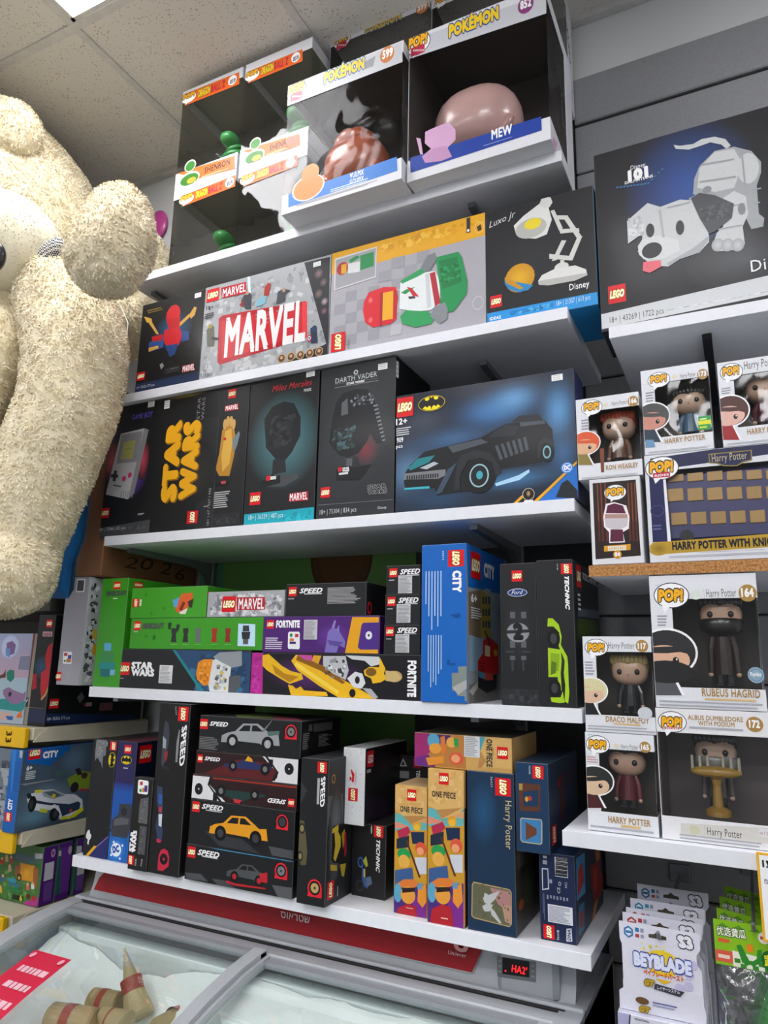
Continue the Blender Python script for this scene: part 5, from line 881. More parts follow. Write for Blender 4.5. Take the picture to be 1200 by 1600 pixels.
# boxes on it
x1 = GX-.004; zr = 1.320
y0 = atX(*cx('D2', 460, 1265), x1)[1]
b = Carton('toy_box', 'black spine box with a tall red figure shape, on the shelving under the bear foot', 'D2', (280, 1255), (458, 1262), (440, 140), Y=y0, d=.33, z0=zr, c='#1c1b1d', S='#17181a', x0=XX('D2', 285, 1240, y0), x1=x1, z1=min(1.605, atX(*cx('D2', 625, 140), x1)[2]))
f = b.F(); f.R(280, 1110, 475, 1270, '#1e2646'); f.E(430, 680, 90, 130, '#24506e', '#1c1b1d'); f.P([(500, 470), (540, 430), (580, 420), (560, 620), (520, 850), (430, 1000), (420, 900), (430, 740), (480, 700), (470, 580)], '#b01c28'); f.P([(345, 755), (382, 750), (380, 905), (330, 915)], '#a01c26'); f.P([(425, 1010), (465, 960), (500, 880), (510, 895), (478, 980), (430, 1030)], '#b58a48'); f.L(515, 228, 60, 80, small=True); f.P([(448, 312), (548, 312), (545, 365), (445, 362)], '#c8aab0'); f.T('MARVEL', 452, 358, 540, 362, 38, '#8a1c24', .03); f.lines(305, 1105, 455, 1108, 1, '#8a7a50', fill=.5, ragged=0)
f = b.S(); f.L(563, 1062, 96, 100); f.P([(480, 1165), (1400, 1180), (1400, 1262), (478, 1268)], '#1c2c52'); f.T('18+ 76326 379 pcs', 492, 1232, 725, 1230, 34, '#c8ccd4', 0); f.P([(800, 1000), (850, 940), (880, 1000), (830, 1060)], '#77797c'); f.P([(858, 1060), (1000, 1030), (1000, 1075), (860, 1110)], '#202124'); f.R(870, 1065, 890, 1085, '#b02028'); f.R(895, 1052, 955, 1088, '#b5a0a4'); f.crop = 'B4'; f.R(228, 775, 285, 808, '#8a5a60'); f.R(0, 0, 1, 1, '#111') if False else None
b.done()
xq = b.x0
b = Carton('toy_box', 'narrow cream and red spine box squeezed beside the red figure box', 'D2', (230, 1245), (275, 1250), (370, 330), Y=y0+.006, d=.25, z0=zr, c='#8f8878', x0=XX('D2', 228, 1240, y0), x1=xq-.001, z1=atX(*cx('D2', 470, 330), x1)[2])
f = b.F(); f.P([(280, 980), (370, 330), (330, 330), (260, 990)], '#8a2a2c'); f.P([(240, 1000), (300, 1000), (290, 1100), (240, 1090)], '#222'); f.P([(240, 1000), (262, 1040), (300, 1010), (262, 1070)], '#ddd'); b.done()
xq = b.x0
b = Carton('toy_box', 'pale pink and blue box with small lilac creature toys, far left', 'D2', (-60, 1235), (225, 1248), (0, 325), Y=y0+.004, d=.2, z0=zr, c='#a9b4c6', x0=xq-.16, x1=xq-.001, z1=atY(*cx('D2', 200, 332), y0)[2])
f = b.F(); f.R(-120, 325, 400, 800, '#9aa2c0', '#b59aac'); f.R(-120, 800, 400, 1250, '#a0b8c4'); f.E(105, 470, 92, 120, '#a9b8d6'); f.E(105, 465, 80, 105, '#b5c0dc'); f.P([(70, 430), (130, 410), (165, 450), (150, 540), (100, 560), (70, 500)], '#7a5a8a'); f.P([(60, 480), (110, 490), (100, 580), (60, 560)], '#6a8ac0')
f.P([(205, 560), (370, 550), (350, 730), (175, 715)], '#b5a8bc'); f.P([(212, 570), (362, 560), (345, 720), (185, 708)], '#7f7f96'); f.P([(70, 740), (100, 710), (150, 715), (150, 800), (110, 840), (75, 810)], '#1f7a68'); f.P([(0, 770), (40, 750), (60, 705), (60, 790), (0, 800)], '#5a3a28'); f.P([(-60, 1020), (60, 1010), (300, 1040), (225, 1150), (-60, 1110)], '#2a8a88')
f.P([(30, 920), (90, 890), (140, 920), (240, 960), (270, 930), (260, 1020), (210, 1060), (130, 1070), (60, 1010), (35, 970)], '#8a6a90'); f.E(105, 965, 16, 26, '#1c1c20'); f.P([(180, 1180), (225, 1130), (230, 1210), (170, 1210)], '#d86a2a'); f.P([(-60, 1130), (100, 1160), (170, 1220), (-60, 1240)], '#c8a8a0'); f.P([(60, 1190), (140, 1195), (130, 1235), (80, 1230)], '#2a5aa8')
b.done()
# city box on the second level
zr = 1.077; y1 = atX(*cx('D3', 118, 757), x1)[1]
b = Carton('toy_box', 'bright blue spine box with a white police sports car on its right side', 'D3', (20, 755), (115, 757), (130, 105), Y=y1, d=.27, z0=zr, c='#0f60b0', S='#4d6274', x0=XX('D3', 22, 750, y1), x1=x1, z1=min(1.268, atX(*cx('D3', 220, 105), x1)[2]))
f = b.F(); f.R(95, 250, 200, 515, '#0f5aa6'); f.P([(160, 135), (210, 140), (205, 230), (165, 230), (158, 220)], '#aab4bc'); f.R(178, 150, 208, 175, '#22262c'); f.E(190, 208, 10, 12, '#22262c'); f.P([(100, 120), (140, 120), (95, 500), (85, 510)], '#2a7ac8'); f.L(66, 704, 56, 76, rot=1, small=True); f.T('CITY', 98, 650, 100, 562, 34, WH, .05)
f = b.S(); 
field(f, 205, 100, 780, 800, '#465868', [(400, 560, 200, 110, '#7a92a4'), (600, 250, 90, 110, '#5f7a92'), (280, 700, 150, 60, '#5f8aa0'), (660, 620, 90, 120, '#50606c'), (480, 760, 200, 40, '#3a444e')], 24, 24)
f.P([(220, 105), (570, 118), (560, 175), (520, 180), (500, 220), (460, 225), (450, 255), (420, 260), (415, 292), (205, 270)], '#1460ae'); f.L(282, 188, 100, 104); f.T('CITY', 345, 220, 465, 225, 50, WH, .05); f.T('6+', 212, 325, 258, 328, 36, WH, .04); f.lines(208, 338, 290, 395, 5, '#d8dce0')
f.P([(160, 440), (430, 400), (440, 405), (200, 450)], '#8a8f92'); f.P([(540, 395), (650, 330), (760, 350), (770, 470), (640, 490), (560, 460)], '#7f9a2c'); f.E(600, 465, 34, 42, '#2a2028'); f.P([(605, 318), (640, 308), (665, 360), (625, 370)], '#26282a'); f.E(680, 370, 26, 26, '#4a2c34'); f.P([(640, 475), (760, 478), (760, 492), (650, 495)], '#a8304a'); f.P([(445, 340), (540, 320), (520, 365), (450, 385)], '#4a6a64')
f.P([(215, 560), (240, 520), (330, 490), (430, 480), (520, 520), (600, 520), (660, 560), (670, 640), (560, 720), (480, 725), (440, 640), (330, 660), (240, 640)], '#d8dde2'); f.P([(240, 560), (400, 590), (560, 600), (650, 570), (640, 640), (500, 700), (470, 610), (400, 610), (260, 590)], '#2a3c58'); f.P([(330, 500), (440, 482), (530, 530), (430, 560), (350, 540)], '#9aa8b0'); f.P([(350, 505), (430, 495), (500, 530), (430, 548)], '#5a6a74')
f.E(258, 600, 34, 66, '#1c1e22'); f.E(250, 605, 16, 38, '#3a3f45'); f.E(438, 680, 44, 58, '#1c1e22'); f.E(445, 682, 20, 30, '#3f454b'); f.P([(400, 620), (440, 600), (480, 640), (490, 700), (470, 660), (440, 630), (415, 640)], '#e6eaee'); f.P([(490, 700), (560, 700), (660, 620), (672, 650), (600, 705), (500, 728)], '#d8d81c'); f.P([(320, 635), (380, 645), (380, 672), (322, 665)], '#c8cc2a'); f.P([(275, 490), (330, 482), (345, 505), (285, 515)], '#d8d03a'); f.P([(555, 645), (578, 638), (578, 662), (556, 665)], '#c8402c'); f.E(430, 535, 16, 18, '#e0c84a')
f.P([(210, 520), (240, 510), (260, 545), (225, 560)], '#22303c'); f.P([(565, 530), (620, 530), (665, 575), (660, 600), (600, 560)], '#e2e6ea')
b.done()
xq = b.x0
b = Carton('toy_box', 'grey rocky picture box at the left edge beside the blue spine', 'D3', (-60, 755), (15, 757), (0, 98), Y=y1+.01, d=.2, z0=zr, c='#6c7782', x0=xq-.12, x1=xq-.001, z1=1.266)
f = b.F(); f.speck(-60, 750, 120, 250, 40, ['#8a939a', '#4a5058', '#a0a6aa', '#3a3e44'], 14, 60, 5); f.R(80, 110, 125, 150, '#b5a8a0'); b.done()
# purple boxes on the third level
zr = atX(60, 1417, x1)[2]-.002; y2 = atX(60, 1417, x1)[1]; yq_ = [atX(*cx('D3', *q), x1)[1] for q in ((440, 1345), (560, 1305), (672, 1285))]
x_l = XX('D3', -60, 1400, y2)
b = Carton('toy_box', 'large green garden-scene box with purple spine, front of three on the bottom left shelf', 'D3', (-60, 1390), (310, 1430), (0, 930), Y=y2, d=yq_[0]-y2-.003, z0=zr, c='#4a7a3c', S='#54207c', x0=x1-.30, x1=x1-.002, z1=min(1.028, atX(*cx('D3', 365, 950), x1)[2]))
f = b.F(); f.R(-60, 920, 400, 1010, '#1f4a6a'); f.E(200, 1040, 140, 50, '#5a6a8a', '#44704a'); f.P([(0, 1090), (330, 1080), (330, 1180), (0, 1190)], '#3f6e38'); f.speck(-20, 1420, 310, 1180, 70, ['#5a8a3c', '#6a9a4a', '#3a6a30'], 10, 40, 3)
f.R(160, 1070, 268, 1235, '#b5803a'); f.R(172, 1078, 262, 1225, '#dc9a24'); f.E(215, 1150, 32, 50, '#e8b03a', '#dc9a24'); f.R(128, 1090, 158, 1180, '#9a5a30'); f.P([(270, 1115), (310, 1120), (295, 1280), (265, 1240)], '#a86030'); f.E(100, 1215, 34, 20, '#3a9ab0'); f.R(70, 1225, 150, 1275, '#2f7a90'); f.E(110, 1290, 60, 18, '#22804a'); f.E(155, 1190, 20, 30, '#3a2818'); f.E(155, 1195, 10, 14, '#d8a83a')
for x, y, c in ((55, 1040, '#d8a878'), (92, 1050, '#c03a34'), (80, 1120, '#c8a088'), (5, 1290, '#e0b82a'), (25, 1200, '#3a6ab0'), (265, 1260, '#e8e8e8'), (225, 1268, '#d86a5a'), (20, 1060, '#c8302c')): f.P([(x-12, y-16), (x+12, y-16), (x+14, y+24), (x-12, y+24)], c); f.E(x, y-22, 10, 12, '#dcae80')
f.R(105, 1325, 185, 1385, '#1c2418'); f.T('6', 160, 1380, 182, 1378, 44, '#c8cc3a', .05); f.P([(195, 1390), (320, 1350), (300, 1425), (200, 1420)], '#b03a8a'); f.E(230, 1345, 18, 22, '#5a3020'); f.E(275, 1360, 18, 22, '#b0302c'); f.lines(5, 955, 60, 940, 1, '#d8dce0'); f.P([(285, 995), (348, 1000), (348, 1040), (285, 1040)], '#aeb4ba')
def pside(b, o):
    f = b.S(); f.E(430+o[0], 995+o[1], 18, 34, '#c8a8c4'); f.E(430+o[0], 995+o[1], 10, 18, '#8a3a8a'); f.P([(365+o[2], 1080+o[1]), (438+o[2], 1060+o[1]), (425+o[2], 1200+o[1]), (350+o[2], 1225+o[1])], '#d4d2da'); f.P([(355, 1240), (425, 1215), (410, 1370), (345, 1390)], '#6f4a94') if o[0] == 0 else None
    return f
pside(b, (0, 0, 0)); b.done()
for k, (oy, lb) in enumerate(((yq_[0]-y2, 'middle of the three purple spine boxes on the bottom left shelf'), (yq_[1]-y2+.012, 'rearmost purple spine box, nearest the freezer end'))):
    b = Carton('toy_box', lb, 'D3', (-60, 1390), (310, 1430), (0, 930), Y=y2+oy, d=(yq_[1]-yq_[0]-.002 if k == 0 else yq_[2]-yq_[1]-.012), z0=zr, c='#3a5f50', S='#54207c', x0=x1-.30, x1=x1-.002-.001*k, z1=b.z1)
    f = b.S(); o_ = (130, 265)[k]
    if k == 0:
        f.P([(470, 975), (495, 978), (492, 1018), (465, 1020)], '#c8c4d0'); f.P([(445, 960), (497, 955), (490, 1320), (440, 1340)], '#2f5a58'); f.P([(497, 955), (580, 940), (560, 1300), (485, 1322)], '#6a3494'); f.E(565, 970, 16, 34, '#c8a8c4'); f.P([(470, 975), (495, 978), (492, 1018), (465, 1020)], '#c8c4d0')
    else: f.P([(575, 1010), (625, 1000), (610, 1290), (570, 1300)], '#2f5a58'); f.P([(580, 945), (660, 935), (658, 1012), (572, 1010)], '#d8d6de'); f.P([(630, 1040), (692, 1035), (680, 1160), (618, 1178)], '#c8c6d0'); f.P([(618, 1180), (680, 1165), (672, 1290), (610, 1300)], '#6f4a94')
    b.done()
# ================================================================ WINDOW BOXES WITH VINYL FIGURES
def pop(f, x, y, w, h, sub=None):
    f.E(x, y, w/2+h*.04, h/2+h*.04, '#3a3a40', n=24); f.E(x, y, w/2, h/2, '#f4f4f6', n=24); f.P([(x-w*.3, y+h*.3), (x+w*.02, y+h*.4), (x-w*.2, y+h*.72)], '#f4f4f6')
    s_ = -h*.1
    f.T('POP!', x-w*.38, y+h*.2, x+w*.36, y+h*.2+pop.slope*w*.74, h*.46, '#f0b01c', .05, shear=.1, out='#3a2e1c', ow=.07)
    if sub: f.R(x-w*.28, y+h*.24, x+w*.26, y+h*.40, '#c02848'); f.T(sub, x-w*.22, y+h*.38, x+w*.22, y+h*.37, h*.1, WH, .02)
pop.slope = -.03
class WBox:
    def __init__(s, label, crop, bl, br, tl, Y, d, z0, hdr, ftr, left=0.0, wc='#dfe1e6', inner='#5c5752', x0=None, x1=None, z1=None, lwin=False, side_back=.35, name='window_box', group=None, ins=True):
        P = lambda q: atY(*cx(crop, *q), Y)
        s.x0 = x0 if x0 is not None else P(bl)[0]; s.x1 = x1 if x1 is not None else P(br)[0]; s.z0 = z0; s.z1 = z1 if z1 is not None else P(tl)[2]; s.Y, s.d, s.crop = Y, d, crop
        t = .0012; x0, x1, z1 = s.x0, s.x1, s.z1; pm = s.pm = PM(); B = lambda *a, **k: pm.box(*a, ch=.0004, **k)
        B(x0, x1, Y+d-t, Y+d, z0, z1, wc); B(x0, x1, Y+t, Y+d-t, z0, z0+t, wc, cols={'T': inner}); B(x0, x1, Y+t, Y+d-t, z1-t, z1, wc, cols={'B': inner})
        B(x0, x1, Y, Y+t, z1-hdr, z1, wc); B(x0, x1, Y, Y+t, z0, z0+ftr, wc)
        if left: B(x0, x0+left, Y, Y+t, z0+ftr, z1-hdr, wc)
        if lwin: B(x0, x0+t, Y+t, Y+d-t, z1-hdr, z1-t, wc); B(x0, x0+t, Y+t, Y+d-t, z0+t, z0+ftr, wc)
        else: B(x0, x0+t, Y+t, Y+d-t, z0+t, z1-t, wc, cols={'S': inner})
        B(x1-t, x1, Y+t, Y+d-t, z1-hdr, z1-t, wc, cols={'L': inner}); B(x1-t, x1, Y+t, Y+d-t, z0+t, z0+ftr, wc); B(x1-t, x1, Y+d*(1-side_back), Y+d-t, z0+ftr, z1-hdr, wc, cols={'L': inner})
        if ins:
            B(x0+.003, x1-.003, Y+d-.006, Y+d-.004, z0+.002, z1-.002, inner); B(x0+.003, x1-.003, Y+.003, Y+d-.006, z1-.004, z1-.0015, inner)
            if not lwin: B(x0+.0015, x0+.003, Y+.003, Y+d-.006, z0+.002, z1-.004, inner)
        fl = s.film = PM(); e = .0003
        xa = x0+(left if left else .001); fl.add([(xa, Y+e+t, z0+ftr), (x1-.001, Y+e+t, z0+ftr), (x1-.001, Y+e+t, z1-hdr), (xa, Y+e+t, z1-hdr)], [(0, 1, 2, 3)], '#fff')
        fl.add([(x1-t-e, Y+t, z0+ftr), (x1-t-e, Y+d*(1-side_back)+.002, z0+ftr), (x1-t-e, Y+d*(1-side_back)+.002, z1-hdr), (x1-t-e, Y+t, z1-hdr)], [(0, 1, 2, 3)], '#fff')
        if lwin: fl.add([(x0+t+e, Y+d-.006, z0+ftr), (x0+t+e, Y+t, z0+ftr), (x0+t+e, Y+t, z1-hdr), (x0+t+e, Y+d-.006, z1-hdr)], [(0, 1, 2, 3)], '#fff')
        s.name, s.label, s.group = name, label, group; s.extra = []
    def F(s, crop=None): return Face(s.pm, (s.x0, s.Y, s.z0), (1, 0, 0), (0, 0, 1), crop or s.crop, (s.x1-s.x0, s.z1-s.z0))
    def S(s, crop=None): return Face(s.pm, (s.x1, s.Y, s.z0), (0, 1, 0), (0, 0, 1), crop or s.crop, (s.d, s.z1-s.z0))
    def done(s):
        base = ((s.x0+s.x1)/2, s.Y+s.d/2, s.z0)
        o = s.pm.build(s.name, CARD, base=base); tag(o, s.label, 'figure box', s.group)
        w = s.film.build('window', FILM2 if 'band, top shelf' in s.label else FILM, o); w['label'] = 'clear plastic window'
        return o
def sq(e):
    def g(d): v = np.sign(d)*np.abs(d)**e; return v
    return g
def vinyl(label, x, y, z, h, skin, hair, body, arms=None, hw=.5, beard=None, group=None, dark=None, wide=1.0):
    """generic big-headed vinyl figure: z is the foot height, h its height"""
    t = thing('vinyl_figure', label, 'figure', (x, y, z), group); r = h*hw/2
    zc = z+h-r*.95
    a = PM(); skin = mixc(skin, '#ffdcc0', .5); a.ell((x, y, zc), (r*1.05*wide, r*.85, r*.88), skin, fn=sq(.8)); a.build('head', VINYL, t, smooth=True)
    a = PM(); a.ell((x, y+r*.14, zc+r*.28), (r*1.12*wide, r*.92, r*.80), hair, fn=sq(.85))
    for k in range(9):
        q = -1+k*.25; a.ell((x+r*q*.9*wide, y-r*(.72-.25*abs(q)), zc+r*.62), (r*.22, r*.16, r*.3), hair, nu=10, nv=8)
    a.build('hair', VINYL, t, smooth=True)
    for s_ in (-1, 1): a = PM(); a.ell((x+s_*r*.5, y-r*.80, zc-r*.08), (r*.15, r*.1, r*.17), '#0d0d0e', nu=14, nv=10); a.build('eye', VINYL, t, smooth=True)
    a = PM(); a.ell((x, y-r*.86, zc-r*.25), (r*.06, r*.06, r*.05), skin, nu=10, nv=8); a.build('nose', VINYL, t, smooth=True)
    if beard: a = PM(); a.ell((x, y-r*.12, zc-r*.62), (r*1.08, r*.82, r*.62), beard, fn=sq(.85)); a.build('beard', VINYL, t, smooth=True)
    bz0, bz1 = z+h*.13, zc-r*.6
    a = PM(); a.tube([(x, y, bz0), (x, y, (bz0+bz1)/2), (x, y, bz1)], [r*.52, r*.46, r*.34], body, n=20); a.build('body', VINYL, t, smooth=False)
    for s_ in (-1, 1):
        a = PM(); a.tube([(x+s_*r*.34, y, bz1-r*.12), (x+s_*r*.6, y-r*.1, (bz0+bz1)/2), (x+s_*r*.66, y-r*.25, bz0+r*.05)], [r*.16, r*.17, r*.14], body, n=12); a.build('arm', VINYL, t, smooth=False)
        a = PM(); a.ell((x+s_*r*.67, y-r*.28, bz0-r*.0), (r*.13, r*.13, r*.14), skin, nu=12, nv=8); a.build('hand', VINYL, t, smooth=True)
        a = PM(); a.tube([(x+s_*r*.24, y, bz0+r*.1), (x+s_*r*.25, y, z+r*.14)], [r*.22, r*.2], dark or '#26262a', n=14); a.box(x+s_*r*.25-r*.2, x+s_*r*.25+r*.2, y-r*.34, y+r*.2, z, z+r*.16, dark or '#26262a', ch=r*.04); a.build('leg', VINYL, t)
    return t
def bust(f, x, y, w, skin, hair, cloth, cut=True):     # plain printed portrait: x = left edge, y = top, w = size
    f.E(x+w*.30, y+w*.5, w*.70, w*.56, '#f4f4f6', n=30); f.P([(x-w*.3, y+w*1.0), (x+w*.42, y+w*.96), (x+w*.72, y+w*1.5), (x-w*.3, y+w*1.5)], '#f4f4f6')
    f.P([(x-w*.3, y+w*.95), (x+w*.36, y+w*.95), (x+w*.64, y+w*1.5), (x-w*.3, y+w*1.5)], cloth)
    f.E(x+w*.30, y+w*.5, w*.65, w*.51, hair, n=30); f.E(x+w*.24, y+w*.68, w*.58, w*.34, skin, n=30); f.P([(x-w*.4, y+w*.40), (x+w*.74, y+w*.36), (x+w*.84, y+w*.56), (x+w*.6, y+w*.50), (x+w*.3, y+w*.53), (x-w*.4, y+w*.52)], hair)
    f.E(x+w*.50, y+w*.70, w*.075, w*.085, '#141416', n=16); f.E(x+w*.52, y+w*.67, w*.02, w*.025, '#e8e8e8', n=8)
GOLD = '#a98445'
def small_print(f, x0, y0, x1, y1, n=2): f.lines(x0, y0, x1, y1, n, '#a9abb4', ragged=.15, fill=.45)
Yr = 1.292; zcork, zwh = 1.673, 1.231
# -- lower right group
b = WBox('white window box numbered 165 in gold, at the left end of the lowest right shelf', 'B3', (137, 1450), (522, 1495), (115, 915), Yr, .09, zwh, .026, .031, left=.022)
z165 = b.z1; f = b.F(); pop.slope = .04; pop(f, 188, 985, 125, 92); f.T('Harry Potter', 315, 1008, 408, 1012, 26, '#6a6660', 0); f.E(445, 1000, 31, 31, GOLD); f.T('165', 418, 1012, 472, 1015, 28, WH, .04); f.E(288, 992, 14, 12, '#e0d4bc')
f.lines(128, 1045, 200, 1090, 3, '#c9a0a0'); bust(f, 128, 1105, 150, '#d8b898', '#2c2e2c', '#4a2224'); 
f.T('HARRY POTTER', 246, 1410, 475, 1430, 36, GOLD, .02); f.lines(315, 1440, 450, 1430, 1, '#d8b478'); small_print(f, 150, 1465, 515, 1455); f.lines(135, 935, 165, 930, 1, '#6a9ac8', ragged=0)
c = cx('B3', 350, 1110); P = atY(*c, Yr+.045); b.done()
vinyl('figure with dark brown hair and a maroon robe inside the box numbered 165', P[0], Yr+.045, zwh+.034, .105, '#a8765c', '#2a211d', '#6a2028', hw=.56)
b = WBox('white window box numbered 117 in gold, standing on the 165 box', 'B3', (122, 885), (505, 922), (103, 398), Yr, .09, z165+.001, .026, .028, left=.022)
f = b.F(); pop(f, 180, 458, 122, 88); f.T('Harry Potter', 245, 462, 388, 466, 36, '#6a6660', 0); f.E(428, 450, 34, 34, GOLD); f.T('117', 400, 463, 456, 466, 30, WH, .04); f.lines(118, 530, 172, 610, 5, '#9a9aa4')
bust(f, 112, 625, 132, '#dcb89c', '#d8d0a0', '#1f2022'); f.T('DRACO MALFOY', 232, 862, 468, 872, 32, GOLD, .02); f.lines(275, 880, 430, 872, 1, '#d8b478'); small_print(f, 135, 905, 500, 895); f.E(445, 815, 40, 34, '#c8ccd2')
c = cx('B3', 365, 620); P = atY(*c, Yr+.045); b.done()
vinyl('figure with pale blond hair and a dark robe inside the box numbered 117', P[0], Yr+.045, z165+.031, .100, '#b58a68', '#b8a468', '#26282a', hw=.58)
b = WBox('large white window box with two gold title lines and the number 172', 'B3', (540, 1498), (0, 0), (505, 785), Yr, .13, zwh, .038, .035, wc='#e2e2e4', inner='#6a6262', x1=.075, side_back=.2)
z172 = b.z1; f = b.F(); pop.slope = .06; pop(f, 592, 862, 150, 108, 'DELUXE'); f.T('ALBUS DUMBLEDORE', 678, 850, 978, 862, 26, GOLD, .02); f.T('WITH PODIUM', 734, 880, 932, 892, 26, GOLD, .02); f.E(1040, 876, 47, 42, GOLD); f.T('172', 1003, 890, 1078, 896, 40, WH, .04); small_print(f, 685, 905, 985, 895, 1)
f.lines(525, 800, 548, 803, 1, '#6a9ac8', ragged=0); f.P([(640, 1412), (1120, 1440), (1180, 1530), (640, 1480)], '#d0cec8'); f.T('Harry Potter', 785, 1480, 972, 1492, 44, '#3c3430', 0); f.R(768, 1428, 771, 1488, '#999'); f.E(715, 1450, 28, 26, '#c8c8a8'); small_print(f, 635, 1500, 1120, 1520); f.P([(1063, 1440), (1130, 1446), (1130, 1490), (1063, 1484)], '#d9d9dc'); f.T('₪139', 1070, 1476, 1128, 1480, 20, '#b08a88', 0)
c = cx('B3', 835, 1150); P = atY(*c, Yr+.06); b.done()
vinyl('grey bearded figure with a dark cap behind a gold podium in the 172 box', P[0], Yr+.075, zwh+.045, .118, '#8a7464', '#2a2a2a', '#5a5450', beard='#8d8a86', hw=.52)
t = thing('podium', 'gold podium with candles standing inside the window box numbered 172', 'toy podium', (P[0], Yr+.035, zwh+.037))
a = PM(); px_, yy, z0_ = P[0], Yr+.035, zwh+.037
a.tube([(px_, yy, z0_), (px_, yy, z0_+.008), (px_, yy, z0_+.014), (px_, yy, z0_+.045), (px_, yy, z0_+.055), (px_, yy, z0_+.062)], [.019, .019, .008, .006, .008, .016], '#b08a3c', n=20); a.build('stand', VINYL, t)
a = PM(); a.ell((px_, yy, z0_+.066), (.038, .013, .009), '#b8923e', fn=sq(.9)); a.build('lectern_top', VINYL, t, smooth=True)
for k in range(7):
    if k == 3: continue
    a = PM(); xx = px_+(k-3)*.0115; a.tube([(xx, yy, z0_+.066), (xx, yy, z0_+.090)], [.0025, .0022], '#c8c2b0', n=8); a.build('candle', VINYL, t)
b = WBox('large white window box numbered 164 in gold, on top of the podium box', 'B3', (505, 775), (1110, 800), (475, 105), Yr, .12, z172+.001, .040, .033, left=.034, z1=1.650)
f = b.F(); pop.slope = .03; pop(f, 587, 175, 185, 130); f.T('Harry Potter', 778, 182, 942, 184, 46, '#6a6660', 0); f.R(764, 138, 767, 195, '#999'); f.E(720, 172, 34, 26, '#d8e0d8'); f.E(1002, 162, 50, 47, GOLD); f.T('164', 960, 180, 1046, 182, 46, WH, .04)
f.lines(510, 280, 575, 345, 4, '#9a9aa4'); bust(f, 495, 365, 235, '#d8ac90', '#2c2c2e', '#55555c'); f.E(560, 590, 150, 62, '#242426')
f.T('RUBEUS HAGRID', 755, 725, 1072, 728, 44, GOLD, .02); f.lines(770, 748, 1058, 738, 1, '#d8b478'); small_print(f, 525, 778, 1105, 760); f.E(1048, 608, 46, 44, '#8aa4b8'); f.E(1048, 608, 36, 34, '#5a7890', ring=.9); f.T('Funko', 1018, 615, 1078, 612, 22, WH, .02); f.lines(498, 122, 525, 118, 1, '#6a9ac8', ragged=0)
c = cx('B3', 868, 440); P = atY(*c, Yr+.055); b.done()
vinyl('tall figure with dark beard and long brown coat inside the box numbered 164', P[0], Yr+.055, z172+.036, .150, '#b88460', '#2a211c', '#3a2c24', beard='#241e1b', hw=.42)
# -- cork shelf group
b = Carton('toy_box', 'small white edged dark box with a purple-robed bearded portrait, numbered 04', 'B2', (172, 1315), (478, 1300), (150, 825), Y=Yr, d=.08, z0=zcork, c='#dcdcdf', x0=XX('B2', 161, 1070, Yr), x1=XX('B2', 462, 1050, Yr))
z04 = b.z1; f = b.F(); f.P([(172, 845), (425, 822), (455, 1268), (190, 1290)], '#241512'); 
for x in (195, 215, 240, 375, 395, 415): f.P([(x, 842), (x+9, 841), (x+24, 1180), (x+14, 1190)], '#5a2416'); f.P([(x+2, 842), (x+5, 841), (x+16, 1060), (x+12, 1070)], '#8a4a20')
f.E(304, 898, 64, 44, '#f2f2f4'); f.P([(275, 930), (300, 938), (280, 955)], '#f2f2f4'); f.T('POP!', 252, 918, 354, 908, 40, '#f0b01c', .05, shear=.1, out='#3a2e1c', ow=.07)
f.P([(240, 1100), (235, 1040), (250, 965), (300, 955), (370, 975), (388, 1040), (385, 1110), (350, 1130), (362, 1190), (270, 1195), (268, 1130)], '#f2e8ec'); f.P([(250, 1020), (260, 975), (300, 962), (350, 975), (368, 1022)], '#5a1838'); f.P([(245, 1025), (375, 1025), (378, 1048), (245, 1050)], '#b08a80'); f.P([(242, 1050), (380, 1048), (375, 1095), (320, 1120), (300, 1120), (250, 1100)], '#c8c2c6'); f.P([(278, 1115), (350, 1115), (355, 1185), (275, 1188)], '#5a1c38')
f.P([(240, 1212), (395, 1200), (395, 1235), (240, 1245)], '#d89a20'); f.R(262, 1214, 370, 1236, '#e8e0c8'); f.T('LIMITED', 270, 1235, 362, 1228, 14, '#b8862c', 0); f.E(318, 1262, 25, 25, '#c88a1c'); f.T('04', 302, 1273, 335, 1271, 24, WH, .04); b.done()
b = WBox('white window box numbered 166 in gold, standing on the dark portrait box', 'B2', (90, 825), (468, 805), (90, 355), Yr, .09, z04+.001, .026, .029, left=.022)
f = b.F(); pop.slope = -.1; pop(f, 167, 400, 120, 84); f.T('Harry Potter', 285, 388, 374, 380, 26, '#6a6660', 0); f.E(409, 363, 32, 31, GOLD); f.T('166', 382, 376, 436, 371, 28, WH, .04); f.E(250, 385, 14, 12, '#e0d4bc'); f.lines(105, 470, 165, 530, 4, '#9a9aa4')
bust(f, 92, 545, 128, '#dcae88', '#d8582c', '#8a7a3c'); f.P([(215, 640), (240, 640), (240, 780), (222, 780)], '#7a4028'); f.T('RON WEASLEY', 252, 765, 440, 750, 28, GOLD, .02); f.lines(300, 775, 420, 765, 1, '#d8b478'); small_print(f, 110, 812, 462, 790)
c = cx('B2', 328, 560); P = atY(*c, Yr+.045); b.done()
vinyl('figure with bright orange hair and a brown jumper inside the box numbered 166', P[0], Yr+.045, z04+.032, .102, '#9a7460', '#d0502c', '#7a5a44', hw=.56)
b = WBox('wide navy window box with a toy bus and gold title band, at the right edge', 'B2', (508, 1300), (0, 0), (470, 685), Yr, .12, zcork, .030, .030, left=.022, wc='#dadbe0', inner='#4a4c66', x1=.18, x0=XX('B2', 492, 1000, Yr))
zbus = b.z1; f = b.F(); NB = '#1f2150'
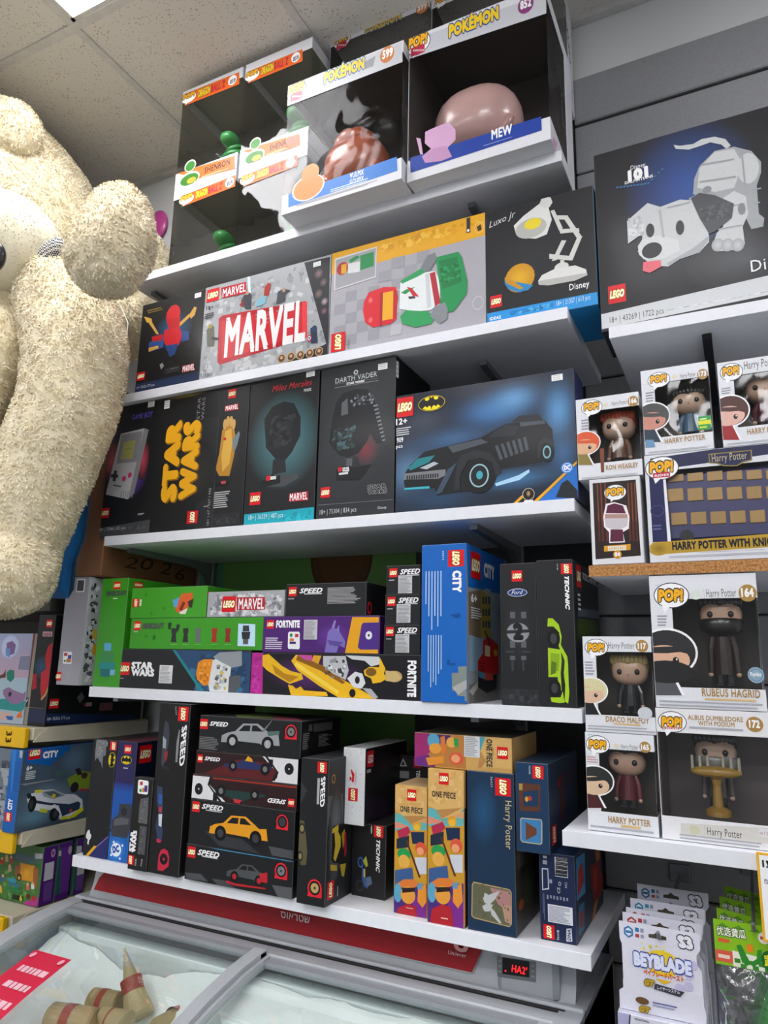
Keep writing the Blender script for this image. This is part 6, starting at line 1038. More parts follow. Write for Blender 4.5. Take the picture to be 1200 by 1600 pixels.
f.P([(510, 700), (1450, 560), (1450, 640), (600, 760), (600, 830), (520, 850)], '#24264a'); f.P([(500, 760), (590, 760), (620, 1185), (525, 1190)], NB); f.P([(585, 815), (600, 812), (632, 1186), (612, 1188)], '#e4e5ea'); f.P([(520, 1192), (1480, 1120), (1480, 1200), (530, 1263)], '#b8942a'); f.E(560, 1228, 60, 40, '#8a6c1c', '#b8942a')
pop.slope = -.06; pop(f, 578, 755, 190, 128, 'RIDES'); f.P([(850, 672), (1105, 648), (1108, 710), (1060, 722), (1020, 745), (940, 745), (900, 730), (855, 728)], '#8a7a3c'); f.P([(856, 678), (1098, 655), (1100, 704), (1050, 716), (1018, 738), (945, 738), (905, 724), (862, 722)], '#20244c'); f.T('Harry Potter', 872, 720, 1078, 700, 46, '#c0b28a', 0)
f.T('HARRY POTTER WITH KNIGHT BUS', 640, 1240, 1395, 1192, 46, '#17181c', .04); small_print(f, 620, 1285, 1400, 1235); f.lines(800, 1250, 1300, 1225, 1, '#4a3c14'); f.E(552, 1005, 42, 34, '#3a3c74', ring=.85); f.lines(525, 1085, 585, 1120, 2, '#5a5c90')
b.done()
t = thing('toy_bus', 'violet toy bus with rows of amber windows inside the wide navy box', 'toy bus', ((b.x0+b.x1)/2+.012, Yr+.06, zcork+.032))
a = PM(); a.box(b.x0+.026, b.x1-.006, Yr+.012, Yr+.095, zcork+.036, zbus-.033, '#45447a', ch=.006); bo = a.build('bus_body', VINYL, t)
for (yy0, yy1) in ((785, 835), (880, 950), (1020, 1090)):
    for k in range(7):
        x = 610+k*115+(20 if yy0 > 1000 else 0); sl = -.03*(x-610)
        p0 = atY(*cx('B2', x, yy0+sl), Yr+.0115); p1 = atY(*cx('B2', x+98, yy1+sl-3), Yr+.0115)
        if p1[0] > b.x1-.01: continue
        a = PM(); a.box(max(p0[0], b.x0+.03), p1[0], Yr+.0095, Yr+.0125, p1[2], min(p0[2], zbus-.036), '#c9a25e', ch=.0008); a.build('bus_window', VINYL, t)
for x in (b.x0+.06, b.x1-.05):
    a = PM(); a.tube([(x, Yr+.008, zcork+.044), (x, Yr+.02, zcork+.044)], [.011, .011], '#16161a', n=20); a.build('wheel', VINYL, t)
b = WBox('white window box numbered 173 in gold with a green and yellow sticker', 'B2', (480, 670), (885, 640), (475, 185), Yr, .09, zbus+.001, .027, .030, left=.022)
f = b.F(); pop.slope = -.1; pop(f, 560, 238, 128, 84); f.T('Harry Potter', 686, 228, 776, 218, 28, '#6a6660', 0); f.E(816, 205, 32, 31, GOLD); f.T('173', 788, 218, 845, 213, 28, WH, .04); f.E(650, 220, 14, 12, '#e0d4bc'); f.lines(482, 310, 545, 365, 4, '#9a9aa4')
bust(f, 478, 378, 150, '#c88a78', '#4a4a48', '#2a3a4a'); f.P([(482, 590), (530, 590), (540, 632), (482, 636)], '#6a94b8'); f.T('HARRY POTTER', 596, 608, 834, 592, 30, GOLD, .02); f.lines(640, 625, 790, 610, 1, '#d8b478'); small_print(f, 500, 660, 880, 632)
f.R(790, 455, 868, 480, '#1c9a4a'); f.R(792, 480, 868, 504, '#d8dc1c'); f.R(790, 504, 866, 526, '#1c9a4a'); f.lines(800, 462, 860, 472, 1, '#d8e8a0'); f.lines(800, 510, 860, 520, 1, '#d8dc1c')
c = cx('B2', 742, 430); P = atY(*c, Yr+.045); b.done()
vinyl('figure with black hair and a pale blue shirt inside the box numbered 173', P[0], Yr+.045, zbus+.033, .095, '#9a7858', '#24221f', '#5a7a90', hw=.56)
b = WBox('white window box with brown-haired portrait, at the right edge above the navy box', 'B2', (945, 632), (0, 0), (895, 142), Yr, .09, zbus+.001, .027, .032, left=.024, x0=XX('B2', 920, 400, Yr), x1=XX('B2', 920, 400, Yr)+.114)
f = b.F(); pop(f, 985, 192, 130, 96); f.T('Harry Potter', 1062, 182, 1260, 145, 50, '#5a5650', 0); f.lines(925, 285, 985, 320, 3, '#9a9aa4'); bust(f, 925, 335, 170, '#dcaea0', '#4a241c', '#9a2024'); f.T('HARRY POTTER', 1080, 560, 1320, 532, 34, GOLD, .02); small_print(f, 960, 610, 1330, 585); f.lines(917, 155, 950, 148, 1, '#6a9ac8', ragged=0)
c = cx('B2', 1180, 330); P = atY(*c, Yr+.045); b.done()
vinyl('figure with dark hair and a maroon robe inside the box at the right edge', min(P[0], b.x1-.035), Yr+.045, zbus+.036, .100, '#a07a5c', '#2a1c17', '#5a2430', hw=.56)
# -- the big window boxes on the top shelf
def big(label, kind, crop, bl, br, tl, Y, d, z0, z1=None, x0=None, x1=None, **k):
    return WBox(label, crop, bl, br, tl, Y, d, z0, .032 if kind != 's' else .036, .052, wc='#dcdde2', inner='#4a4542' if kind != 's' else '#908e86', z1=z1, x0=x0, x1=x1, side_back=.3 if kind != 's' else .2, **k)
Ym = 1.250
xm0 = atY(636, 278, Ym)[0]; xm1 = atY(860, 240, Ym)[0]+.002; zm1 = atY(629.5, 64, Ym)[2]
b = big('big white window box numbered 852 with a dark blue name band, top shelf front', 'm', 'A3', (0, 0), (0, 0), (0, 0), Ym, .235, Z2*0+Z1, z1=zm1, x0=xm0, x1=xm1)
f = b.F(); f.P([(375, 190), (1010, -30), (1010, 60), (372, 272)], '#c6c8cd'); pop.slope = -.27; pop(f, 438, 195, 112, 92, 'ANIMATION'); f.T('POKÉMON', 575, 160, 798, 88, 54, '#f0cc1c', .05, out='#1f3f8c', ow=.06); f.E(918, 22, 38, 38, '#8a3a78'); f.T('852', 888, 45, 950, 22, 36, WH, .04)
f.P([(402, 706), (988, 520), (990, 582), (405, 772)], '#1c3f9c'); f.T('MEW', 766, 625, 858, 592, 42, WH, .03); f.lines(730, 650, 900, 600, 2, '#c8d0e8'); small_print(f, 520, 740, 890, 625)
f.P([(470, 590), (500, 575), (575, 545), (605, 580), (605, 625), (570, 660), (500, 668), (468, 640)], '#cfa2c6'); f.P([(495, 665), (565, 650), (590, 700), (540, 720), (470, 728), (455, 700)], '#c090b8'); f.P([(430, 615), (450, 620), (460, 690), (448, 690)], '#cfa2c6')
g = b.S(); g.T('MEW', 1092, 590, 1078, 395, 28, '#2a2a30', .03); g.P([(1040, 610), (1060, 640), (1050, 680), (1035, 660)], '#cfa2c6'); b.done()
def blob(label, x, y, z, s_, col, col2, kind):
    t = thing('vinyl_figure', label, 'figure', (x, y, z))
    a = PM(); a.ell((x, y, z+s_*.62), (s_*.5, s_*.4, s_*.42), col, fn=sq(.85)); a.build('head', VINYL, t, smooth=True)
    a = PM(); a.ell((x, y+s_*.02, z+s_*.18), (s_*.22, s_*.2, s_*.22), col, nu=18); a.build('body', VINYL, t, smooth=True)
    for q in (-1, 1):
        a = PM(); a.ell((x+q*s_*.26, y-s_*.14, z+s_*.1), (s_*.13, s_*.26, s_*.1), col2, nu=16); a.build('foot', VINYL, t, smooth=True)
        a = PM(); a.tube([(x+q*s_*.15, y-s_*.05, z+s_*.3), (x+q*s_*.34, y-s_*.2, z+s_*.34), (x+q*s_*.44, y-s_*.24, z+s_*.46)], [s_*.07, s_*.06, s_*.045], col2, n=12); a.build('arm', VINYL, t, smooth=True)
    if kind == 'tuft':
        a = PM()
        for k in range(7): an = k*.9; a.ell((x+math.cos(an)*s_*.16, y-s_*.1+math.sin(an)*s_*.12, z+s_*.98), (s_*.16, s_*.14, s_*.14), col2, nu=14, nv=10)
        a.build('tuft', VINYL, t, smooth=True)
    else:
        a = PM(); a.tube([(x+s_*.1, y+s_*.2, z+s_*.12), (x+s_*.5, y+s_*.2, z+s_*.1), (x+s_*.72, y+s_*.1, z+s_*.2), (x+s_*.78, y, z+s_*.4)], [s_*.05, s_*.045, s_*.04, s_*.03], col2, n=10); a.build('tail', VINYL, t, smooth=True)
    return t
blob('plain pale pink vinyl animal figure inside the box numbered 852', atY(748, 150, Ym+.12)[0], Ym+.12, Z1+.053, .205, '#c9a29c', '#b88e88', 'tail')
Yv = 1.232; xv0 = atY(444.5, 240, Yv)[0]; xv1 = min(atY(632, 210, Yv)[0]-.003, xm0-.005); zv1 = atY(444, 137, Yv)[2]
b = big('big white window box numbered 599 with a light blue name band, top shelf front', 'v', 'A2', (0, 0), (0, 0), (0, 0), Yv, .22, Z1, z1=zv1, x0=xv0, x1=xv1, lwin=True)
f = b.F(); f.P([(585, 415), (1135, 195), (1137, 290), (590, 500)], '#c6c8cb'); f.P([(960, 290), (1010, 262), (1000, 310), (960, 325)], '#9a9ca0'); pop.slope = -.32; pop(f, 640, 425, 96, 84, 'GAMES'); f.T('POKÉMON', 768, 390, 958, 320, 50, '#e8cc3c', .05, out='#3a6aa8', ow=.06); f.E(1065, 255, 36, 38, '#cf7f45'); f.T('599', 1036, 280, 1098, 255, 38, WH, .04)
f.P([(602, 912), (1110, 735), (1113, 800), (602, 972)], '#2a78cc'); f.T('VULPIX', 890, 836, 955, 818, 24, WH, .02); f.T('GOUPIX', 890, 864, 955, 846, 22, WH, .02); f.lines(800, 905, 1030, 815, 2, '#c8dcf0'); small_print(f, 640, 960, 1030, 850)
f.E(695, 880, 80, 60, '#f4f4f6'); f.E(695, 880, 74, 55, '#cf8434'); f.E(705, 815, 44, 46, '#cf8434'); b.done()
blob('plain rust brown vinyl animal figure with a curled tuft inside the 599 box', atY(560, 215, Yv+.11)[0], Yv+.11, Z1+.053, .165, '#a85c42', '#b0583a', 'tuft')
# second row, stacked on boxes behind
zu = max(zm1, zv1)+.003; Yu = 1.462
for k, (xa, xb, lb) in enumerate(((xv0-.02, xv0+.255, 'lower back window box hidden behind the 599 box, holding the upper one'), (xm0-.03, xm1-.06, 'plain back box hidden behind the 852 box, holding the upper one'))):
    pm = PM(); pm.box(xa+.03, xb, 1.495, 1.665, Z1, zu-.001, '#c9cacf', ch=.001); tag(pm.build('window_box', CARD), lb, 'figure box')
xu0 = atY(516, 74, Yu)[0]; xu1 = atY(673, 20, Yu)[0]-.004
b = big('upper white window box numbered 599 near the ceiling, behind the front one', 'v', 'A2', (0, 0), (0, 0), (0, 0), Yu, .205, zu, z1=atY(516, 60, Yu)[2], x0=xu0, x1=xu1)
f = b.F(); pop.slope = -.3; pop(f, 852, 190, 84, 66, 'GAMES'); f.T('POKÉMON', 962, 152, 1130, 92, 40, '#d8b83c', .05, out='#2f5496', ow=.06); f.crop = 'A3'; f.E(456, 34, 30, 26, '#cf7f45'); f.T('599', 430, 50, 482, 34, 28, WH, .04); b.done()
xw1 = atX(898, 183, 0-.27)[0]; xr_ = atY(880, 140, Yu)[0]
b = big('upper white window box reaching the ceiling, behind the front 852 box', 'm', 'A3', (0, 0), (0, 0), (0, 0), Yu, .205, zu, z1=zu+.33, x0=xu1+.006, x1=atY(898, 180, Yu+.205)[0])
f = b.F(); pop(f, 540, 5, 60, 50); g = b.S(); g.T('MEW', 1120, 290, 1105, 110, 24, '#2a2a30', .03); g.T('MEW', 1130, 420, 1128, 400, 10, '#2a2a30', .03); b.done()
# green figure boxes, two columns of two
Yg = 1.392; gx0 = atY(279, 225, Yg)[0]; gx1 = atY(374.5, 190, Yg)[0]; gx2 = atY(377.5, 190, Yg)[0]+.002; gw = gx1-gx0
hg = .328
def orange(f, PP, hh):
    (xa, ya), (xb, yb) = PP     # band base line left / right in crop D1, height hh
    f.P([(xa+30, ya-hh*.9), (xb-4, yb-hh*.93), (xb-4, yb-hh*.12), (xa+30, ya-hh*.12)], '#e0641c')
    sl = (yb-ya)/(xb-xa); W = xb-xa; pop.slope = sl; pop(f, xa+60, ya-hh*.55-10, 108, 66)
    f.T('DRAGON', xa+W*.30, ya+sl*W*.30-hh*.28, xa+W*.50, ya+sl*W*.50-hh*.28, hh*.48, '#e8c82c', .05, out='#5a2a10', ow=.05); f.T('BALL Z', xa+W*.51, ya+sl*W*.51-hh*.28, xa+W*.75, ya+sl*W*.75-hh*.28, hh*.48, '#c82a34', .05)
    f.E(xa+W*.875, ya+sl*W*.875-hh*.56, 33, 34, '#f2f2f2'); f.T('859', xa+W*.82, ya+sl*W*.82-hh*.36, xa+W*.935, ya+sl*W*.935-hh*.36, 30, '#2a2c44', .03)
for ci, (xa, xb) in enumerate(((gx0, gx1), (gx2, gx2+gw))):
    for ri in (0, 1):
        lb = ('clear-sided white box numbered 859 with an orange band, '+('bottom' if ri == 0 else 'top')+' of the '+('left' if ci == 0 else 'right')+' pair')
        b = big(lb, 's', 'D1', (0, 0), (0, 0), (0, 0), Yg, .22, Z1+ri*(hg+.001), z1=Z1+hg+ri*(hg+.001)+(.009 if ri else 0), x0=xa, x1=xb, lwin=True, ins=True, group='boxes numbered 859')
        f = b.F()
        if ci == 0: orange(f, ((52, 480), (466, 330)) if ri else ((35, 1180), (446, 1035)), 104 if ri else 96)
        else: orange(f, ((492, 325), (905, 170)) if ri else ((458, 1042), (870, 895)), 104 if ri else 96)
        if ri:
            o_ = (0, 0) if ci == 0 else (452, -155)
            f.P([(32+o_[0], 940+o_[1]), (180+o_[0], 890+o_[1]), (430+o_[0], 815+o_[1]), (432+o_[0], 905+o_[1]), (180+o_[0], 975+o_[1])], '#e0702c'); f.T('SHENRON', 220+o_[0], 935+o_[1], 396+o_[0], 878+o_[1], 42, '#26241f', .02); f.lines(200+o_[0], 960+o_[1], 400+o_[0], 900+o_[1], 2, '#f0c8a0')
            f.E(115+o_[0], 975+o_[1], 76, 48, '#f2f2f2'); f.E(115+o_[0], 980+o_[1], 68, 40, '#3a7a2c'); f.E(130+o_[0], 985+o_[1], 34, 20, '#d0a83c'); f.E(122+o_[0], 885+o_[1], 42, 40, '#f2f2f2'); f.E(122+o_[0], 888+o_[1], 35, 34, '#3a8030')
        b.done()
        z = Z1+.053+ri*(hg+.001); x = (xa+xb)/2+.025; y = Yg+.10
        t = thing('vinyl_figure', 'plain green coiled vinyl figure on a yellow base inside the '+('bottom' if ri == 0 else 'top')+' '+('left' if ci == 0 else 'right')+' 859 box', 'figure', (x, y, z))
        a = PM(); a.tube([(x, y, z), (x, y, z+.018), (x, y, z+.045)], [.034, .046, .040], '#b08a34', n=24); a.build('base', VINYL, t)
        a = PM(); a.tube([(x+.045*math.cos(q*.5)*(1-q*.02), y+.04*math.sin(q*.5)*(1-q*.02), z+.050+q*.0022) for q in range(26)], [.012-.0002*q for q in range(26)], '#3a9a4c', n=12); a.build('coil', VINYL, t, smooth=True)
        a = PM(); a.ell((x-.004, y-.025, z+.122), (.026, .034, .019), '#44a456', fn=sq(.85)); a.build('head', VINYL, t, smooth=True)
# ================================================================ THE PLUSH BEAR
from mathutils import noise as mnoise
def fur_mat(name, c1, c2):
    m, n, l, p = newmat(name)
    t = n.new('ShaderNodeTexCoord'); a = n.new('ShaderNodeTexNoise'); a.inputs['Scale'].default_value = 26; a.inputs['Detail'].default_value = 5; l.new(t.outputs['Object'], a.inputs['Vector'])
    r = n.new('ShaderNodeValToRGB'); r.color_ramp.elements[0].position = .3; r.color_ramp.elements[1].position = .62; r.color_ramp.elements[0].color = (*lin(c2), 1); r.color_ramp.elements[1].color = (*lin(c1), 1)
    l.new(a.outputs['Fac'], r.inputs[0]); l.new(r.outputs[0], p.inputs['Base Color']); p.inputs['Roughness'].default_value = .95
    p.inputs['Sheen Weight'].default_value = .4; p.inputs['Sheen Roughness'].default_value = .6; p.inputs['Subsurface Weight'].default_value = 0
    return m
FUR = fur_mat('cream_fur', '#f4e9cb', '#e5d6b0'); FURP = fur_mat('pale_velour', '#f0ead2', '#e8e0c4')
def fuzz(pm, dens, ln=.009, amp=.004, fr=22, w=.0016, seed=1):
    """displace the surface and cover it with small curled fur tufts"""
    r = np.random.default_rng(seed); V = np.array(pm.v); F = [f for f in pm.f]
    fc = [(f[0], f[i], f[i+1]) for f in F for i in range(1, len(f)-1)]; T = np.array(fc)
    n = np.zeros_like(V); fn = np.cross(V[T[:, 1]]-V[T[:, 0]], V[T[:, 2]]-V[T[:, 0]])
    for k in range(3): np.add.at(n, T[:, k], fn)
    n /= np.linalg.norm(n, axis=1)[:, None]+1e-12
    d = np.array([mnoise.noise(Vector(v*fr))+.5*mnoise.noise(Vector(v*fr*2.3)) for v in V]); V = V+n*(d*amp)[:, None]
    pm.v = [tuple(q) for q in V]
    fn = np.cross(V[T[:, 1]]-V[T[:, 0]], V[T[:, 2]]-V[T[:, 0]]); A = np.linalg.norm(fn, axis=1)/2; N = int(A.sum()*dens)
    ti = r.choice(len(T), N, p=A/A.sum()); u = r.random((N, 2)); s_ = u.sum(1) > 1; u[s_] = 1-u[s_]
    P = V[T[ti, 0]]+(V[T[ti, 1]]-V[T[ti, 0]])*u[:, :1]+(V[T[ti, 2]]-V[T[ti, 0]])*u[:, 1:]; nn = fn[ti]/(2*A[ti])[:, None]
    fl = np.array([mnoise.noise_vector(Vector(q*45)) for q in P]); fl += .35*r.normal(size=fl.shape); fl[:, 2] -= .15
    fl -= nn*(fl*nn).sum(1)[:, None]; fl /= np.linalg.norm(fl, axis=1)[:, None]+1e-9
    sd = np.cross(fl, nn); L = ln*(.6+.7*r.random(N))[:, None]
    a = P+sd*w-nn*.001; b = P-sd*w-nn*.001; c = P+nn*L*.55+fl*L*.45-sd*w*.8; e = P+nn*L*.55+fl*L*.45+sd*w*.8; g = P+nn*L*.5+fl*L*1.05
    o = len(pm.v); pm.v += [tuple(q) for q in np.stack([a, b, c, e, g], 1).reshape(-1, 3)]
    cc = lin('#ece0bf')
    for i in range(N): k = o+i*5; pm.f.append((k, k+1, k+2, k+3)); pm.c.append([cc]*4); pm.f.append((k+3, k+2, k+4)); pm.c.append([cc]*3)
def at3(px, py, Y): return atY(px, py, Y)
def mpx(Y, px, py): return (Y/ray(px, py)[1])/FPX     # metres per pixel at that depth
bear = thing('plush_bear', 'giant cream plush bear slumped over the shelves on the left', 'plush bear', (-1.75, 1.2, 2.07))
AX = [RT, FW, UP]
def tilt(a): ca, sa = math.cos(a), math.sin(a); return [RT*ca+UP*sa, FW, -RT*sa+UP*ca]     # rotate in the view plane, a>0 anticlockwise
def lump(name, px, py, Y, rx, ry, rd, ang=0, dens=34000, e=.9, ln=.009, mat=FUR, seed=1, amp=.005, nu=72, nv=44):
    k = mpx(Y, px, py); a = PM(); a.ell(at3(px, py, Y), (rx*k, rd*k, ry*k), '#f0e6c8', axes=tilt(math.radians(ang)), nu=nu, nv=nv, fn=sq(e))
    fuzz(a, dens, ln=ln, amp=amp, seed=seed); return a.build(name, mat, bear, smooth=True)
def limb(name, pts, seed=3, dens=34000, n=72, mat=FUR):
    P = [(at3(x, y, Y), r*mpx(Y, x, y)) for x, y, Y, r in pts]; C = []; R_ = []; m = len(P)
    def cat(p, t): return .5*((2*p[1])+(-p[0]+p[2])*t+(2*p[0]-5*p[1]+4*p[2]-p[3])*t*t+(-p[0]+3*p[1]-3*p[2]+p[3])*t**3)
    for i in range(m-1):
        q = [P[max(i-1, 0)], P[i], P[i+1], P[min(i+2, m-1)]]
        for t in np.linspace(0, 1, 16, endpoint=False): C.append(cat([z[0] for z in q], t)); R_.append(cat([z[1] for z in q], t))
    C.append(P[-1][0]); R_.append(P[-1][1])
    d0 = C[0]-C[1]; d0 /= np.linalg.norm(d0); d1 = C[-1]-C[-2]; d1 /= np.linalg.norm(d1); r0, r1 = R_[0], R_[-1]; c0, c1 = C[0], C[-1]
    th = np.linspace(0, math.pi/2, 10)[1:]
    C = [c0+d0*r0*math.sin(t) for t in th[::-1]]+C+[c1+d1*r1*math.sin(t) for t in th]; R_ = [max(r0*math.cos(t), .0005) for t in th[::-1]]+R_+[max(r1*math.cos(t), .0005) for t in th]
    a = PM(); a.tube(C, R_, '#f0e6c8', n=n); fuzz(a, dens, seed=seed); return a.build(name, mat, bear, smooth=True)
lump('head', -38, 345, 1.26, 205, 175, 165, ang=-42, seed=2, e=.95)
lump('ear', 4, 200, 1.12, 60, 46, 36, ang=-14, seed=4)
lump('ear', -215, 330, 1.16, 56, 62, 36, ang=20, seed=14)
lump('muzzle', -12, 385, 1.02, 102, 86, 75, ang=-8, dens=30000, ln=.003, mat=FURP, seed=5, amp=.001)
limb('arm', [(188, 336, 1.02, 46), (180, 378, .985, 60), (166, 404, .965, 60)], seed=6)
#lump('paw_pad', 152, 412, .995, 44, 50, 30, ang=12, seed=7, mat=FURP, ln=.010)
limb('back', [(140, 395, 1.44, 70), (200, 415, 1.50, 66), (185, 490, 1.50, 72)], seed=8)
lump('belly', -30, 460, 1.25, 130, 100, 95, ang=0, seed=9)
limb('leg', [(95, 470, 1.14, 72), (118, 545, 1.13, 76), (105, 640, 1.12, 74), (60, 750, 1.11, 74), (26, 840, 1.10, 70), (12, 892, 1.08, 72)], seed=10)
limb('leg', [(10, 470, 1.10, 62), (-20, 560, 1.04, 58), (-60, 640, 1.02, 55)], seed=11)
k = mpx(1.0, -10, 400); a = PM(); a.ell(at3(-12, 400, .93), (20*k, 10*k, 24*k), '#16171c', axes=AX, nu=30, nv=20); a.build('nose', VINYL, bear, smooth=True)
for ex, ey in ((-78, 318), (-118, 392)):
    k = mpx(1.03, ex, ey); a = PM(); a.ell(at3(ex, ey, 1.035), (11*k, 9*k, 12*k), '#101014', axes=AX, nu=24, nv=16); a.build('eye', VINYL, bear, smooth=True)
# checked bow under the chin
m_, n_, l_, p_ = newmat('gingham'); tc_ = n_.new('ShaderNodeTexCoord'); ck = n_.new('ShaderNodeTexChecker'); ck.inputs['Scale'].default_value = 260; ck.inputs[1].default_value = (*lin('#26262c'), 1); ck.inputs[2].default_value = (*lin('#e8e6e0'), 1)
l_.new(tc_.outputs['Object'], ck.inputs['Vector']); l_.new(ck.outputs[0], p_.inputs['Base Color']); p_.inputs['Roughness'].default_value = .85
k = mpx(1.02, 76, 392); a = PM(); a.ell(at3(78, 394, 1.06), (30*k, 10*k, 16*k), '#888', axes=tilt(math.radians(38)), nu=30, nv=18, fn=sq(.8)); a.build('bow', m_, bear, smooth=True)
# white swing cord by the leg
a = PM(); a.tube([at3(x, y, 1.22) for x, y in ((188, 478), (196, 495), (200, 505), (197, 535), (192, 577))], .0014, '#e8e6e0', n=6); a.build('tag_cord', PAPER, bear)
# ================================================================ THINGS BEHIND THE BEAR
KRAFT = flat('brown_cardboard', '#8a5c3c', .8, scale=6, noise=.06); KRAFT2 = flat('dark_brown_cardboard', '#5a3e30', .8, scale=6, noise=.06)
xk = -1.468
ybk = atX(162, 850, xk)[1]; zk = z_silver+.002
pm = PM(); pm.box(-2.15, xk, ybk, WALL-.014, zk, 2.02, '#fff', ch=.003); o = tag(pm.build('cardboard_box', KRAFT), 'brown cardboard box with a handwritten year, below a darker one', 'cardboard box')
q = PM(); f = Face(q, (xk, ybk, zk), (0, 1, 0), (0, 0, 1), 'C7')
for s_, x0, x1, yy, yb in (('2', 205, 310, 225, 238), ('0', 330, 425, 235, 252), ('2', 470, 560, 265, 285), ('6', 590, 660, 310, 325)): f.T(s_, x0, yy, x1, yb, 92, '#3a2418', -.012, shear=.2)
k_ = q.build('handwriting', PAPER, o); k_['label'] = 'dark pen writing'
q = PM(); q.box(-1.9, -1.86, ybk-.0005, ybk, zk+.003, 2.015, '#9a7048', ch=.0001); q.build('packing_tape', CARD, o)
pm = PM(); pm.box(-2.15, xk-.02, ybk+.02, WALL-.014, 2.022, 2.22, '#fff', ch=.003); o = tag(pm.build('cardboard_box', KRAFT2), 'dark brown box on top of the other, behind the bear leg', 'cardboard box')
q = PM(); q.box(-1.9, -1.86, ybk+.0195, ybk+.02, 2.025, 2.215, '#6a4c38', ch=.0001); q.build('packing_tape', CARD, o)
pm = PM(); Yq = 1.235; pts = [(138, 722), (136, 780), (127, 845), (113, 880), (107, 935), (80, 935), (70, 860), (60, 760), (90, 715)]
P = [atY(x, y, Yq) for x, y in pts]; nn = len(P); mid = sum(P)/nn
BLUE = flat('blue_fabric', '#0f6ab0', .7, noise=.06, scale=20)
V = []
for s_, dy in ((1.0, 0), (.86, -.018), (.5, -.03)):
    V += [mid+(q-mid)*s_+np.array([0, dy, 0]) for q in P]
for s_, dy in ((.86, .018), (.5, .03)): V += [mid+(q-mid)*s_+np.array([0, dy, 0]) for q in P]
F_ = []
for a_, b_ in ((0, 1), (1, 2), (0, 3), (3, 4)): F_ += [(a_*nn+i, a_*nn+(i+1) % nn, b_*nn+(i+1) % nn, b_*nn+i) for i in range(nn)]
F_ += [tuple(2*nn+i for i in range(nn)), tuple(4*nn+i for i in range(nn))]
pm.add(V, F_, '#0f6ab0'); tag(pm.build('cushion', BLUE, smooth=True), 'bright blue cushion squeezed behind the bear foot', 'cushion')
pm = PM(); c0 = atY(86, 950, 1.30); pm.box(c0[0]-.016, c0[0]+.02, 1.30, 1.34, 1.646, 1.676, '#d0c4a8', ch=.002); tag(pm.build('carton', CARD), 'small cream carton on top of the shelving by the bear foot', 'carton')
pm = PM(); c0 = atY(246, 352, WALL-.012)
for rr, cc, dy in ((1.0, '#c8489a', 0), (.72, '#d86ab0', -.004)): pm.ell((c0[0], c0[1]+dy, c0[2]), (.045*rr, .014*rr, .058*rr), cc, nu=32)
tag(pm.build('balloon', VINYL, smooth=True), 'pink round balloon on the white wall behind the bear', 'balloon')
# ================================================================ ICE CREAM FREEZER
FG = flat('freezer_grey_plastic', '#8d9196', .38, noise=.02); FGL = flat('freezer_light_grey', '#a9adb2', .35, noise=.02); FW_ = flat('freezer_white_liner', '#dfe6e6', .6, noise=.03, bump=.3, scale=90); FBK = flat('black_rubber', '#17181a', .6)
fz = thing('chest_freezer', 'grey ice cream chest freezer with curved sliding glass lids', 'freezer', (-.88, 1.1, 0))
X0, X1 = -1.475, -.282
arc = [(1.285, .932), (1.21, .924), (1.12, .905), (1.03, .878), (.94, .842), (.86, .800), (.79, .752), (.74, .705), (.705, .655)]
def strip(x0, x1, prof, th, col='#fff'):
    pm = PM(); up_ = prof; lo = [(y, z-th) for y, z in prof][::-1]; n = len(prof)
    V = [(x0, y, z) for y, z in up_+lo]+[(x1, y, z) for y, z in up_+lo]; m2 = 2*n
    F_ = [(i, (i+1) % m2, m2+(i+1) % m2, m2+i) for i in range(m2)]+[(i, i+1, m2-2-i, m2-1-i) for i in range(n-1)]+[(m2+m2-1-i, m2+m2-2-i, m2+i+1, m2+i) for i in range(n-1)]
    pm.add(V, F_, col); return pm
pm = PM(); pm.box(X0, X1, .70, .735, .06, .66, '#fff', ch=.004); pm.build('front_panel', FGL, fz)
pm = PM(); pm.box(X0, X1, 1.30, 1.62, .06, .93, '#fff', ch=.006); pm.build('rear_cabinet', FG, fz)
for x0, x1 in ((X0, X0+.04), (X1-.04, X1)):
    pr = [(1.62, .934)]+[(y, z+.004) for y, z in arc]+[(.70, .06), (1.62, .06)]; pm = PM(); pm.prism(pr, x0, x1, '#fff'); pm.build('end_panel', FGL, fz)
pm = PM(); pm.box(X0+.04, X1-.04, .735, 1.30, .40, .42, '#fff', ch=.002); pm.build('tub_floor', FW_, fz)
pm = PM(); pm.box(X0+.04, X1-.04, 1.262, 1.30, .42, .90, '#fff', ch=.002); pm.box(X0+.04, X1-.04, .735, .76, .42, .655, '#fff', ch=.002); pm.box(X0+.04, X0+.05, .76, 1.262, .42, .66, '#fff', ch=.002); pm.box(X1-.05, X1-.04, .76, 1.262, .42, .66, '#fff', ch=.002); pm.build('tub_liner', FW_, fz)
pm = PM(); 
for z0_, y0_, y1_ in ((.934, 1.287, 1.325), (.940, 1.335, 1.35)): pm.box(X0, X1, y0_, y1_, .92, z0_, '#fff', ch=.003)
pm.build('lid_rail', FGL, fz)
pm = PM(); pm.box(X0+.03, X1-.03, 1.326, 1.334, .92, .936, '#fff', ch=.001); pm.build('rail_gasket', FBK, fz)
pm = PM(); pm.prism([(1.36, .932), (1.366, .945), (1.372, .960), (1.380, 1.010), (1.40, 1.016), (1.60, 1.016), (1.60, .932)], X0+.02, X1-.02, '#fff'); con = pm.build('console', FGL, fz)
q = PM(); f = Face(q, (X0, 1.3655, .93), (1, 0, 0), (0, 0, 1), 'O'); zc_ = 1.0115
rz = lambda x, y: f.uv(x, y)
pl = [rz(148, 1391), rz(738, 1511), rz(745, 1490), rz(752, 1470)]; pl = [(a_, b_) for a_, b_ in pl]
